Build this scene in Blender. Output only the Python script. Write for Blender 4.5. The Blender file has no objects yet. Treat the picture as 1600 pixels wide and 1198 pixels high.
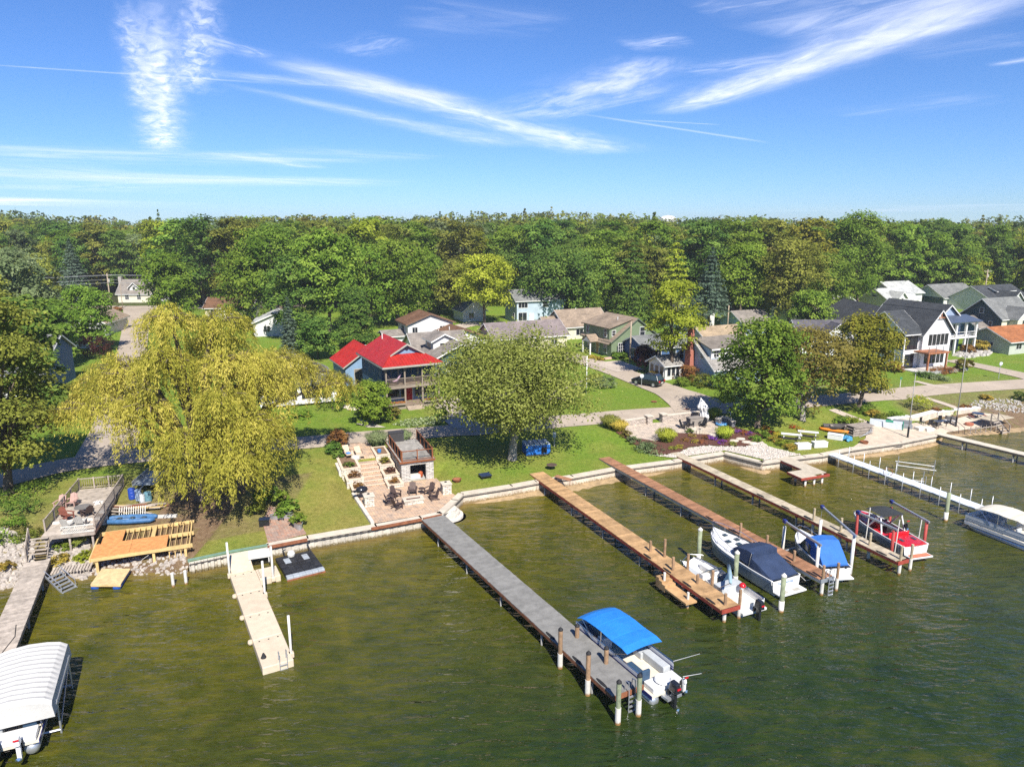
import bpy, math, random
import numpy as np
from mathutils import Vector, Matrix
random.seed(7)
PI = math.pi
SC = bpy.context.scene
C = bpy.context.collection

# ---------------------------------------------------------------- camera
F, HZ, H = 1100.0, 352.0, 25.0          # focal length in photo pixels, horizon row, camera height
PIT = math.atan((599 - HZ) / F)
cam_d = bpy.data.cameras.new("camera")
cam_d.sensor_width = 36.0
cam_d.lens = F * 36.0 / 1600.0
cam_d.clip_start, cam_d.clip_end = 0.5, 60000.0
cam = bpy.data.objects.new("camera", cam_d)
C.objects.link(cam)
cam.location = (0, 0, H)
cam.rotation_euler = (PI / 2 - PIT, 0, 0)
SC.camera = cam

# ---------------------------------------------------------------- light and exposure
SUN_EL, SUN_AZ = math.radians(46), math.radians(17.5)   # behind the camera, to its right
to_sun = Vector((math.sin(SUN_AZ) * math.cos(SUN_EL), -math.cos(SUN_AZ) * math.cos(SUN_EL), math.sin(SUN_EL)))
sun_d = bpy.data.lights.new("sun", 'SUN')
sun_d.energy, sun_d.angle, sun_d.color = 5.0, math.radians(0.5), (1.0, 0.95, 0.87)
sun = bpy.data.objects.new("sun", sun_d)
C.objects.link(sun)
sun.rotation_euler = to_sun.to_track_quat('Z', 'Y').to_euler()
sun.location = to_sun * 300
SC.view_settings.view_transform = 'Standard'
SC.view_settings.look = 'None'
SC.view_settings.gamma = 1.0
SC.view_settings.exposure = 0.85
SC.view_settings.use_curve_mapping = False
SC.cycles.max_bounces = 9
SC.cycles.diffuse_bounces = 5
SC.cycles.glossy_bounces = 3
SC.cycles.transmission_bounces = 3
SC.cycles.transparent_max_bounces = 12
SC.cycles.caustics_reflective = False
SC.cycles.caustics_refractive = False
SC.cycles.use_denoising = False

# ---------------------------------------------------------------- pixel helpers (a pixel gives a direction, the ground gives the distance)
def ray(x, y):
    u = (x - 800) / F; v = (599 - y) / F
    return (u, math.cos(PIT) + v * math.sin(PIT), -math.sin(PIT) + v * math.cos(PIT))
def at(x, y, z=0.0):
    d = ray(x, y); t = (z - H) / d[2]
    return (d[0] * t, d[1] * t)
def atY(x, y, Y):
    d = ray(x, y); t = Y / d[1]
    return (d[0] * t, H + d[2] * t)

# shoreline: (photo x, photo y, height of that edge, beach?)
_sh = [(-330, 1010, 0, 1), (-150, 965, 0, 1), (-40, 935, 0, 1), (0, 918, 0, 1), (30, 912, 0, 1), (128, 900, 0, 1), (200, 896, 0, 1), (262, 895, 0, 1), (293, 893, 0, 1),
       (295, 877, 1, 0), (356, 864, 1, 0), (419, 853, 1, 0), (481, 841, 1, 0), (588, 823, 1, 0), (658, 810, 1, 0), (690, 803, 1, 0),
       (713, 782, 1, 0), (723, 772, 1, 0), (800, 760, 1, 0), (838, 753, 1, 0), (895, 745, 1, 0), (960, 733, 1, 0), (1053, 721, 1, 0), (1131, 708, 1, 0),
       (1191, 723, 1, 0), (1258, 714, 1, 0), (1285, 711, 1, 0), (1330, 702, 1, 0), (1408, 691, 1, 0), (1463, 680, 1, 0), (1475, 680, 0.1, 1), (1526, 673, 0.1, 1), (1600, 668, 0.1, 1), (1900, 640, 0.1, 1)]
SHX, SHY, SHB = [], [], []
for px, py, z, b in _sh:
    a = at(px, py, z)
    SHX.append(a[0]); SHY.append(a[1]); SHB.append(b)
SHX = np.array(SHX); SHY = np.array(SHY); SHB = np.array(SHB, float)
for i in range(1, len(SHX)):
    if SHX[i] <= SHX[i - 1] + 0.05: SHX[i] = SHX[i - 1] + 0.05
def ys(x): return np.interp(x, SHX, SHY)
def beach(x): return np.interp(x, SHX, SHB)
_T = np.array([-5, 0, 6, 12, 17, 40, 80, 300, 420, 900, 3000], float)
_Z = np.array([1.0, 1.0, 1.3, 1.95, 2.25, 2.6, 3.0, 5.2, 8.5, 11.0, 11.0])
# level terraces let into the bank: (origin, turn, u0, u1, v0, v1, height, width of the bank round it)
PO, PTH = (-11.2, 54.0), math.radians(21)          # frame of the paved terrace by the grey dock
FLATS = [(PO, PTH, -1.2, 7.5, -1.5, 9.0, 0.96, 1.3), (PO, PTH, -1.2, 7.1, 8.0, 13.0, 0.96, 0.35), (PO, PTH, 4.1, 7.1, 8.0, 15.0, 0.96, 0.35)]
def frame(x, y, o, th):
    dx, dy = x - o[0], y - o[1]
    return dx * math.cos(th) + dy * math.sin(th), -dx * math.sin(th) + dy * math.cos(th)
def world(u, v, o=PO, th=PTH):
    return (o[0] + u * math.cos(th) - v * math.sin(th), o[1] + u * math.sin(th) + v * math.cos(th))
def ground(x, y):
    x = np.asarray(x, float); y = np.asarray(y, float)
    t = y - ys(x)
    z = np.interp(t, _T, _Z)
    z = z + np.clip((t - 170) / 120, 0, 1) * (1.9 * np.sin(x / 61.0 + 1.2) + 1.4 * np.sin(x / 23.0 + t / 50.0))
    b = beach(x)
    zb = np.interp(t, [-5, 0, 6, 11], [-0.35, -0.02, 1.05, 1.8])
    k = np.clip(b, 0, 1)
    z = np.where(t < 11, z * (1 - k) + np.minimum(z, zb) * k, z)
    for o_, th, u0, u1, v0, v1, zz, fw in FLATS:
        u, v = frame(x, y, o_, th)
        d = np.maximum(np.maximum(u0 - u, u - u1), np.maximum(v0 - v, v - v1))
        k = np.clip(d / fw, 0, 1)
        z = np.where(d < fw, zz + (z - zz) * k, z)
    return z
def gz(x, y): return float(ground(x, y))
def G(px, py):
    """photo pixel -> point on the ground"""
    d = ray(px, py)
    z = 1.5
    for _ in range(40):
        t = (z - H) / d[2]
        zn = gz(d[0] * t, d[1] * t)
        z = z * 0.5 + zn * 0.5
    t = (z - H) / d[2]
    return (d[0] * t, d[1] * t, gz(d[0] * t, d[1] * t))

# ---------------------------------------------------------------- node materials
def nm(name):
    m = bpy.data.materials.new(name); m.use_nodes = True
    nt = m.node_tree; nt.nodes.clear()
    out = nt.nodes.new('ShaderNodeOutputMaterial')
    return m, nt, out
def node(nt, typ, **kw):
    n = nt.nodes.new(typ)
    for k, v in kw.items():
        if k in ('op',): n.operation = v
        elif hasattr(n, k) and not k.startswith('i_'): setattr(n, k, v)
    return n
def link(nt, a, b): nt.links.new(a, b)
def setin(n, i, v): n.inputs[i].default_value = v
def math_(nt, op, a, b=None, clamp=False):
    n = nt.nodes.new('ShaderNodeMath'); n.operation = op; n.use_clamp = clamp
    for i, v in enumerate((a, b)):
        if v is None: continue
        if isinstance(v, (int, float)): n.inputs[i].default_value = v
        else: nt.links.new(v, n.inputs[i])
    return n.outputs[0]
def ramp(nt, fac, stops, interp='LINEAR'):
    n = nt.nodes.new('ShaderNodeValToRGB'); n.color_ramp.interpolation = interp
    e = n.color_ramp.elements
    while len(e) < len(stops): e.new(0.5)
    for i, (p, c) in enumerate(stops):
        e[i].position = p; e[i].color = (*c, 1)
    nt.links.new(fac, n.inputs[0])
    return n.outputs[0]
def noise(nt, vec, scale, detail=3, rough=0.55, dist=0.0):
    n = nt.nodes.new('ShaderNodeTexNoise')
    n.inputs['Scale'].default_value = scale; n.inputs['Detail'].default_value = detail
    n.inputs['Roughness'].default_value = rough; n.inputs['Distortion'].default_value = dist
    if vec is not None: nt.links.new(vec, n.inputs['Vector'])
    return n.outputs['Fac']
def mixc(nt, fac, a, b, typ='MIX'):
    n = nt.nodes.new('ShaderNodeMix'); n.data_type = 'RGBA'; n.blend_type = typ
    for i, v in ((0, fac), (6, a), (7, b)):
        if isinstance(v, (int, float)): n.inputs[i].default_value = v
        elif isinstance(v, tuple): n.inputs[i].default_value = (*v, 1) if len(v) == 3 else v
        else: nt.links.new(v, n.inputs[i])
    return n.outputs[2]
MATS = {}
def mat(name, col, rough=0.7, var=0.18, scale=1.5, bump=0.0, bscale=None, metal=0.0, rnd=0.0, spec=0.3, col2=None, stretch=None, coat=0.0, stain=None):
    """painted / wooden / stone surface: base colour broken up by two noises, optional fine relief, optional object-to-object variation"""
    if name in MATS: return MATS[name]
    m, nt, out = nm(name)
    bs = nt.nodes.new('ShaderNodeBsdfPrincipled')
    geo = nt.nodes.new('ShaderNodeNewGeometry')
    vec = geo.outputs['Position']
    if stretch:
        tc = nt.nodes.new('ShaderNodeTexCoord'); mp = nt.nodes.new('ShaderNodeMapping')
        nt.links.new(tc.outputs['Object'], mp.inputs[0]); mp.inputs['Scale'].default_value = stretch; vec = mp.outputs[0]
    n1 = noise(nt, vec, scale, 4, 0.6)
    n2 = noise(nt, vec, scale * 7.3, 3, 0.6)
    f = math_(nt, 'ADD', math_(nt, 'MULTIPLY', n1, 0.65), math_(nt, 'MULTIPLY', n2, 0.35))
    c2 = col2 or tuple(max(0, c * (1 - var * 1.6)) for c in col)
    c1 = tuple(min(1, c * (1 + var * 0.8)) for c in col)
    cc = ramp(nt, f, [(0.32, c2), (0.68, c1)])
    if stain:      # waterline stain: (colour, height it reaches)
        sz = nt.nodes.new('ShaderNodeSeparateXYZ'); nt.links.new(geo.outputs['Position'], sz.inputs[0])
        hgt = math_(nt, 'ADD', sz.outputs[2], math_(nt, 'MULTIPLY', math_(nt, 'SUBTRACT', n2, .5), stain[1] * 1.4))
        k = math_(nt, 'SUBTRACT', 1.0, math_(nt, 'DIVIDE', hgt, stain[1]), True)
        cc = mixc(nt, math_(nt, 'MULTIPLY', k, 1.6, True), cc, stain[0])
    if rnd:
        oi = nt.nodes.new('ShaderNodeObjectInfo')
        k = math_(nt, 'ADD', math_(nt, 'MULTIPLY', oi.outputs['Random'], 2 * rnd), 1 - rnd)
        hv = nt.nodes.new('ShaderNodeHueSaturation'); nt.links.new(cc, hv.inputs['Color']); nt.links.new(k, hv.inputs['Value'])
        cc = hv.outputs[0]
    nt.links.new(cc, bs.inputs['Base Color'])
    bs.inputs['Roughness'].default_value = rough
    bs.inputs['Metallic'].default_value = metal
    bs.inputs['Specular IOR Level'].default_value = spec
    if coat: bs.inputs['Coat Weight'].default_value = coat; bs.inputs['Coat Roughness'].default_value = 0.1
    if bump:
        b = nt.nodes.new('ShaderNodeBump'); b.inputs['Strength'].default_value = 1.0; b.inputs['Distance'].default_value = bump
        nt.links.new(noise(nt, vec, bscale or scale * 6, 3, 0.6), b.inputs['Height']); nt.links.new(b.outputs[0], bs.inputs['Normal'])
    nt.links.new(bs.outputs[0], out.inputs[0])
    MATS[name] = m
    return m
def stripes(name, col, gap, period, axis='Z', frac=0.12, rough=0.6, depth=0.012, var=0.12, rnd=0.0):
    """lap siding / boards / shingle courses: thin joint lines with relief along one object axis"""
    if name in MATS: return MATS[name]
    m, nt, out = nm(name)
    bs = nt.nodes.new('ShaderNodeBsdfPrincipled'); bs.inputs['Roughness'].default_value = rough; bs.inputs['Specular IOR Level'].default_value = 0.3
    tc = nt.nodes.new('ShaderNodeTexCoord'); sp = nt.nodes.new('ShaderNodeSeparateXYZ'); nt.links.new(tc.outputs['Object'], sp.inputs[0])
    a = sp.outputs[axis]
    fr = math_(nt, 'FRACT', math_(nt, 'DIVIDE', a, period))
    lin = math_(nt, 'LESS_THAN', fr, frac)
    geo = nt.nodes.new('ShaderNodeNewGeometry')
    n1 = noise(nt, geo.outputs['Position'], 1.1, 4); n2 = noise(nt, geo.outputs['Position'], 12, 2)
    f = math_(nt, 'ADD', math_(nt, 'MULTIPLY', n1, .6), math_(nt, 'MULTIPLY', n2, .4))
    cc = ramp(nt, f, [(.3, tuple(c * (1 - var * 1.5) for c in col)), (.7, tuple(min(1, c * (1 + var)) for c in col))])
    cc = mixc(nt, math_(nt, 'MULTIPLY', lin, .75), cc, gap)
    nt.links.new(cc, bs.inputs['Base Color'])
    b = nt.nodes.new('ShaderNodeBump'); b.inputs['Distance'].default_value = depth
    nt.links.new(fr, b.inputs['Height']); nt.links.new(b.outputs[0], bs.inputs['Normal'])
    nt.links.new(bs.outputs[0], out.inputs[0])
    MATS[name] = m
    return m

# ---------------------------------------------------------------- mesh helpers
def tag(o, label=None, cat=None, group=None, kind=None):
    if label: o['label'] = label
    if cat: o['category'] = cat
    if group: o['group'] = group
    if kind: o['kind'] = kind
    return o
def empty(name, loc, rz=0.0, label=None, cat=None, group=None):
    o = bpy.data.objects.new(name, None); C.objects.link(o)
    o.empty_display_size = 0.3
    o.location = loc; o.rotation_euler = (0, 0, rz)
    return tag(o, label, cat, group)
class MB:
    def __init__(s): s.v = []; s.f = []
    def add(s, vs, fs):
        n = len(s.v); s.v += [tuple(p) for p in vs]; s.f += [tuple(n + i for i in f) for f in fs]; return s
    def box(s, c, d, rz=0.0, rx=0.0, ry=0.0, taper=1.0):
        hx, hy, hz = d[0] / 2, d[1] / 2, d[2] / 2
        pts = [Vector((x * (taper if z > 0 else 1), y * (taper if z > 0 else 1), z)) for z in (-hz, hz) for x, y in ((-hx, -hy), (hx, -hy), (hx, hy), (-hx, hy))]
        if rz or rx or ry:
            R = Matrix.Rotation(rz, 3, 'Z') @ Matrix.Rotation(ry, 3, 'Y') @ Matrix.Rotation(rx, 3, 'X')
            pts = [R @ p for p in pts]
        return s.add([(p.x + c[0], p.y + c[1], p.z + c[2]) for p in pts],
                     [(0, 3, 2, 1), (4, 5, 6, 7), (0, 1, 5, 4), (1, 2, 6, 5), (2, 3, 7, 6), (3, 0, 4, 7)])
    def b2(s, x0, x1, y0, y1, z0, z1): return s.box(((x0 + x1) / 2, (y0 + y1) / 2, (z0 + z1) / 2), (abs(x1 - x0), abs(y1 - y0), abs(z1 - z0)))
    def prism(s, pts, z0, z1):
        """vertical extrusion of a counter-clockwise outline"""
        n = len(pts)
        zt = z1 if isinstance(z1, (list, tuple)) else [z1] * n
        return s.add([(p[0], p[1], z0) for p in pts] + [(p[0], p[1], zt[i]) for i, p in enumerate(pts)],
                     [tuple(range(n - 1, -1, -1)), tuple(range(n, 2 * n))] + [(i, (i + 1) % n, n + (i + 1) % n, n + i) for i in range(n)])
    def hull(s, front, back):
        """solid between two matching outlines"""
        n = len(front)
        return s.add(list(front) + list(back), [tuple(range(n)), tuple(range(2 * n - 1, n - 1, -1))] + [(i, n + i, n + (i + 1) % n, (i + 1) % n) for i in range(n)])
    def tube(s, pts, r, n=8, cap=True):
        pts = [Vector(p) for p in pts]
        rs = r if isinstance(r, (list, tuple)) else [r] * len(pts)
        vs, fs = [], []
        up = Vector((0, 0, 1))
        for i, p in enumerate(pts):
            d = (pts[min(i + 1, len(pts) - 1)] - pts[max(i - 1, 0)]).normalized()
            a = d.cross(up)
            if a.length < 0.05: a = d.cross(Vector((1, 0, 0)))
            a.normalize(); b = a.cross(d).normalized()
            for k in range(n):
                t = 2 * PI * k / n
                q = p + (a * math.cos(t) + b * math.sin(t)) * rs[i]
                vs.append((q.x, q.y, q.z))
        for i in range(len(pts) - 1):
            for k in range(n):
                fs.append((i * n + k, i * n + (k + 1) % n, (i + 1) * n + (k + 1) % n, (i + 1) * n + k))
        if cap:
            fs.append(tuple(range(n - 1, -1, -1))); fs.append(tuple((len(pts) - 1) * n + k for k in range(n)))
        return s.add(vs, [f[::-1] for f in fs])
    def lathe(s, prof, c=(0, 0, 0), n=14, sx=1, sy=1):
        vs, fs = [], []
        for r, z in prof:
            for k in range(n):
                t = 2 * PI * k / n
                vs.append((c[0] + r * sx * math.cos(t), c[1] + r * sy * math.sin(t), c[2] + z))
        for i in range(len(prof) - 1):
            for k in range(n):
                fs.append((i * n + k, i * n + (k + 1) % n, (i + 1) * n + (k + 1) % n, (i + 1) * n + k))
        fs.append(tuple(range(n - 1, -1, -1))); fs.append(tuple((len(prof) - 1) * n + k for k in range(n)))
        return s.add(vs, fs)
    def loft(s, secs, closed=False, cap=True):
        """skin a list of equal-length sections"""
        n = len(secs[0]); vs = [p for q in secs for p in q]; fs = []
        for i in range(len(secs) - 1):
            for k in range(n if closed else n - 1):
                fs.append((i * n + k, i * n + (k + 1) % n, (i + 1) * n + (k + 1) % n, (i + 1) * n + k))
        if cap:
            fs.append(tuple(range(n - 1, -1, -1))); fs.append(tuple((len(secs) - 1) * n + k for k in range(n)))
        return s.add(vs, fs)
    def mesh(s, name, m=None, smooth=False):
        me = bpy.data.meshes.new(name); me.from_pydata([tuple(float(c) for c in q) for q in s.v], [], [tuple(int(i) for i in q) for q in s.f])
        if m: me.materials.append(m)
        if smooth: me.polygons.foreach_set('use_smooth', [True] * len(me.polygons))
        me.update(); return me
    def build(s, name, m, parent=None, smooth=False, bevel=0.0, loc=None, rz=0.0, fix=True):
        me = s.mesh(name, m, smooth)
        o = bpy.data.objects.new(name, me); C.objects.link(o)
        if parent is not None: o.parent = parent
        if loc is not None: o.location = loc
        if rz: o.rotation_euler = (0, 0, rz)
        if bevel:
            b = o.modifiers.new('bevel', 'BEVEL'); b.width = bevel; b.segments = 2; b.limit_method = 'ANGLE'
        return o
def inst(me, name, parent=None, loc=(0, 0, 0), rz=0.0, scale=None):
    o = bpy.data.objects.new(name, me); C.objects.link(o)
    if parent is not None: o.parent = parent
    o.location = loc; o.rotation_euler = (0, 0, rz)
    if scale is not None: o.scale = scale if isinstance(scale, (tuple, list)) else (scale,) * 3
    return o
def copy_tree(o, parent=None, loc=None, rz=None, label=None):
    c = o.copy(); C.objects.link(c); c.parent = parent
    if loc is not None: c.location = loc
    if rz is not None: c.rotation_euler = (0, 0, rz)
    if label: c['label'] = label
    for ch in o.children: copy_tree(ch, c)
    return c
def ang(a, b): return math.atan2(b[1] - a[1], b[0] - a[0])
# ================================================================ SKY
w = bpy.data.worlds.new("World"); SC.world = w; w.use_nodes = True
nt = w.node_tree; nt.nodes.clear()
out = nt.nodes.new('ShaderNodeOutputWorld'); bg = nt.nodes.new('ShaderNodeBackground')
sky = nt.nodes.new('ShaderNodeTexSky'); sky.sky_type = 'NISHITA'; sky.sun_disc = False
sky.sun_elevation = SUN_EL; sky.sun_rotation = PI - SUN_AZ
sky.altitude = 200; sky.air_density = 1.0; sky.dust_density = 0.0; sky.ozone_density = 1.2
hs = nt.nodes.new('ShaderNodeMix'); hs.data_type = 'RGBA'; hs.blend_type = 'MULTIPLY'; hs.inputs[0].default_value = 1.0
nt.links.new(sky.outputs[0], hs.inputs[6]); hs.inputs[7].default_value = (.44, .71, 1.20, 1)
nt.links.new(hs.outputs[2], bg.inputs[0]); bg.inputs[1].default_value = 0.066
nt.links.new(bg.outputs[0], out.inputs[0])

# ================================================================ CIRRUS AND CONTRAILS: thin sheets of ice cloud high overhead, lit by the sun
ALT = 400.0
def cpt(px, py):
    d = ray(px, py); return Vector((d[0] / d[2], d[1] / d[2]))
def cloud_mat():
    m, nt, out = nm('cirrus')
    geo = nt.nodes.new('ShaderNodeNewGeometry'); mp = nt.nodes.new('ShaderNodeMapping'); nt.links.new(geo.outputs['Position'], mp.inputs[0])
    mp.inputs['Scale'].default_value = (1 / ALT, 1 / ALT, 0)
    oc = nt.nodes.new('ShaderNodeObjectInfo'); sc = nt.nodes.new('ShaderNodeSeparateColor'); nt.links.new(oc.outputs['Color'], sc.inputs[0])
    dens, fuzz, thr = sc.outputs[0], sc.outputs[1], sc.outputs[2]
    def at_(n):
        a = nt.nodes.new('ShaderNodeAttribute'); a.attribute_name = n; return a.outputs['Fac']
    s, q, sca = at_('along'), at_('across'), at_('sc')
    cv = nt.nodes.new('ShaderNodeCombineXYZ'); nt.links.new(math_(nt, 'MULTIPLY', at_('pu'), .38), cv.inputs[0]); nt.links.new(at_('pv'), cv.inputs[1])
    vs = nt.nodes.new('ShaderNodeVectorMath'); vs.operation = 'SCALE'; nt.links.new(cv.outputs[0], vs.inputs[0]); nt.links.new(sca, vs.inputs['Scale'])
    P = vs.outputs[0]
    wob = noise(nt, P, .8, 5, .66, .4); wis = noise(nt, P, 1.5, 7, .62, .9)
    q = math_(nt, 'ADD', q, math_(nt, 'MULTIPLY', math_(nt, 'MULTIPLY', math_(nt, 'SUBTRACT', wob, .5), 3.0), fuzz))
    g = math_(nt, 'EXPONENT', math_(nt, 'MULTIPLY', math_(nt, 'MULTIPLY', q, q), -.8))
    e = math_(nt, 'MULTIPLY', math_(nt, 'MULTIPLY', s, 5.0, True), math_(nt, 'MULTIPLY', math_(nt, 'SUBTRACT', 1.0, s), 5.0, True))
    k = math_(nt, 'MULTIPLY', math_(nt, 'SUBTRACT', wis, thr), 2.7, True)
    k = math_(nt, 'ADD', math_(nt, 'MULTIPLY', k, fuzz), math_(nt, 'SUBTRACT', 1.0, fuzz), True)
    al = math_(nt, 'MULTIPLY', math_(nt, 'MULTIPLY', g, e), math_(nt, 'MULTIPLY', k, dens), True)
    edge = math_(nt, 'MULTIPLY', math_(nt, 'SUBTRACT', 1.0, math_(nt, 'ABSOLUTE', at_('across'))), .0)
    rim = math_(nt, 'MULTIPLY', math_(nt, 'SUBTRACT', 3.0, math_(nt, 'ABSOLUTE', at_('across'))), 1.2, True)
    al = math_(nt, 'MULTIPLY', al, rim)
    tb = nt.nodes.new('ShaderNodeBsdfTransparent'); tl = nt.nodes.new('ShaderNodeBsdfTranslucent'); tl.inputs[0].default_value = (.60, .62, .66, 1)
    mx = nt.nodes.new('ShaderNodeMixShader'); nt.links.new(al, mx.inputs[0]); nt.links.new(tb.outputs[0], mx.inputs[1]); nt.links.new(tl.outputs[0], mx.inputs[2])
    nt.links.new(mx.outputs[0], out.inputs[0]); return m
CIRRUS = cloud_mat()
def streak(i, p0, p1, w0, w1, dens, fuzz=.6, thr=.42):
    a = cpt(*p0); b = cpt(*p1); d = (b - a); L = d.length; d /= L; n = Vector((-d.y, d.x)); z = ALT + i * .35
    me = bpy.data.meshes.new('cloud'); vs, fs, al, ac, pu, pv = [], [], [], [], [], []
    N = 8
    for j in range(N + 1):
        t = j / N; c = a + d * L * t; wd = w0 + (w1 - w0) * t
        for q in (-3, 0, 3):
            p = (c + n * wd * q) * ALT; vs.append((p.x, p.y, z + H)); al.append(t); ac.append(q); pu.append(L * t + i * 3.7); pv.append(q * wd + i * 5.3)
    for j in range(N):
        for k in (0, 1): fs.append((j * 3 + k, j * 3 + k + 1, j * 3 + k + 4, j * 3 + k + 3))
    me.from_pydata(vs, [], fs)
    sc_ = min(9.0, .75 / ((w0 + w1) * .5))
    for nme, da in (('along', al), ('across', ac), ('pu', pu), ('pv', pv), ('sc', [sc_] * len(al))):
        me.attributes.new(nme, 'FLOAT', 'POINT').data.foreach_set('value', np.array(da, np.float32))
    me.materials.append(CIRRUS)
    o = bpy.data.objects.new('cloud', me); C.objects.link(o); o.color = (dens, fuzz, thr, 1); tag(o, kind='structure')
SK = [((256, 240), (240, -40), .19, .06, 1.0, .78, .36), ((228, 175), (194, -10), .08, .04, .85, .85, .40), ((298, 150), (322, -40), .12, .05, .9, .85, .40), ((290, 50), (420, 92), .07, .07, .6, .85, .42),
      ((390, 80), (965, 242), .13, .42, .85, .7, .36), ((430, 95), (700, 160), .12, .16, .6, .7, .38), ((-60, 100), (430, 132), .018, .026, .28, .4, .3), ((300, 112), (760, 160), .12, .10, .42, .7, .38), ((330, 128), (820, 232), .04, .34, .42, .6, .38),
      ((795, 188), (1025, 112), .30, .30, .65, .9, .40), ((930, 150), (1030, 88), .22, .16, .8, .85, .38), ((840, 190), (1050, 140), .14, .14, .4, .85, .42), ((975, 78), (1080, 62), .10, .10, .5, .85, .40),
      ((1030, 182), (1640, -30), .16, .24, .95, .65, .36), ((1150, 150), (1640, -30), .12, .16, .5, .8, .38), ((1190, 62), (1660, -60), .25, .34, .62, .88, .40), ((1050, 120), (1250, 90), .14, .14, .45, .9, .42), ((1080, 22), (1280, -16), .12, .12, .45, .85, .42),
      ((985, 190), (1130, 198), .03, .02, .3, .3, .3), ((900, 180), (1205, 226), .03, .04, .32, .3, .3), ((1540, 108), (1680, 86), .05, .07, .5, .6, .4), ((1300, 185), (1560, 150), .25, .3, .22, .85, .40), ((1400, 95), (1640, 60), .2, .2, .18, .9, .42),
      ((-120, 238), (600, 256), 1.1, .5, .55, .9, .40), ((-80, 272), (640, 290), 1.9, 1.0, .75, .85, .38), ((320, 238), (500, 266), .45, .18, .6, .8, .38), ((60, 300), (360, 276), 2.6, 2.0, .45, .9, .40), ((-100, 250), (220, 285), 1.3, 1.6, .4, .9, .40),
      ((-140, 320), (80, 310), 6.0, 4.0, 1.0, .7, .34), ((400, 235), (680, 252), .5, .5, .28, .85, .40), ((1380, 332), (1700, 318), 7.0, 5.0, .3, .85, .40), ((620, 30), (880, 52), .25, .25, .2, .92, .42), ((530, 92), (630, 66), .12, .12, .35, .9, .42)]
for i_, s_ in enumerate(SK): streak(i_, *s_)
# ================================================================ GROUND
def grid_mesh(name, X, Y, Z, m, attrs, smooth=True):
    nx, ny = X.shape
    v = np.stack([X, Y, Z], -1).reshape(-1, 3)
    i = np.arange(nx - 1)[:, None] * ny + np.arange(ny - 1)[None, :]
    f = np.stack([i, i + ny, i + ny + 1, i + 1], -1).reshape(-1, 4)
    me = bpy.data.meshes.new(name)
    me.vertices.add(len(v)); me.vertices.foreach_set('co', v.ravel())
    me.loops.add(f.size); me.loops.foreach_set('vertex_index', f.ravel())
    me.polygons.add(len(f)); me.polygons.foreach_set('loop_start', np.arange(0, f.size, 4)); me.polygons.foreach_set('loop_total', np.full(len(f), 4))
    me.update(calc_edges=True); me.validate()
    if smooth: me.polygons.foreach_set('use_smooth', np.ones(len(f), bool))
    for k, a in attrs.items():
        at_ = me.attributes.new(k, 'FLOAT', 'POINT'); at_.data.foreach_set('value', a.ravel().astype(np.float32))
    me.materials.append(m)
    o = bpy.data.objects.new(name, me); C.objects.link(o)
    return o
def attr(nt, name):
    n = nt.nodes.new('ShaderNodeAttribute'); n.attribute_name = name; return n.outputs['Fac']
def cols():
    return np.concatenate([np.linspace(-900, -90, 30)[:-1], np.linspace(-90, -32, 60)[:-1], np.arange(-32, 66, 0.4), np.linspace(66, 130, 60)[1:], np.linspace(130, 900, 30)[1:]])
def grass_mat():
    m, nt, out = nm('grass'); bs = nt.nodes.new('ShaderNodeBsdfPrincipled')
    geo = nt.nodes.new('ShaderNodeNewGeometry'); P = geo.outputs['Position']
    a = noise(nt, P, 0.22, 5, 0.6); b = noise(nt, P, 2.6, 4, 0.65); c = noise(nt, P, 14.0, 3, 0.7)
    f = math_(nt, 'ADD', math_(nt, 'MULTIPLY', b, 0.5), math_(nt, 'MULTIPLY', c, 0.5))
    green = ramp(nt, f, [(.28, (.058, .100, .011)), (.5, (.140, .225, .020)), (.72, (.26, .33, .05))])
    dry = ramp(nt, f, [(.28, (.12, .115, .022)), (.5, (.26, .235, .05)), (.72, (.40, .33, .10))])
    dk = math_(nt, 'ADD', attr(nt, 'dry'), math_(nt, 'MULTIPLY', math_(nt, 'SUBTRACT', a, .5), 2.0), True)
    col = mixc(nt, dk, green, dry)
    dirt = ramp(nt, f, [(.3, (.10, .062, .035)), (.5, (.20, .13, .075)), (.72, (.33, .25, .16))])
    bk = math_(nt, 'ADD', attr(nt, 'dirt'), math_(nt, 'MULTIPLY', math_(nt, 'SUBTRACT', noise(nt, P, .9, 5, .7), .5), math_(nt, 'MULTIPLY', attr(nt, 'dirt'), 2.2)), True)
    col = mixc(nt, bk, col, dirt)
    wood = ramp(nt, f, [(.3, (.025, .032, .010)), (.7, (.075, .075, .03))])
    col = mixc(nt, attr(nt, 'wood'), col, wood)
    nt.links.new(col, bs.inputs['Base Color']); bs.inputs['Roughness'].default_value = .9; bs.inputs['Specular IOR Level'].default_value = .15
    bp = nt.nodes.new('ShaderNodeBump'); bp.inputs['Distance'].default_value = .09
    nt.links.new(math_(nt, 'ADD', c, math_(nt, 'MULTIPLY', noise(nt, P, 45, 2), .6)), bp.inputs['Height']); nt.links.new(bp.outputs[0], bs.inputs['Normal'])
    nt.links.new(bs.outputs[0], out.inputs[0]); return m
cx_ = cols()
tr = np.concatenate([np.arange(0, 26, 0.4), np.arange(26, 90, 2.0), np.linspace(90, 320, 40), np.linspace(340, 2600, 40)])
X, T = np.meshgrid(cx_, tr, indexing='ij'); Y = ys(X) + T; Z = ground(X, Y)
bb = beach(X)
dry = np.clip(np.interp(X, [-60, -24, -12, -5, 3, 8, 20, 34, 42, 50, 90], [.6, .7, .85, .55, .32, .22, .16, .4, .5, .08, .05]) * np.interp(T, [0, 15, 20, 25], [1, 1, .5, .12]), 0, 1)
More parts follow.
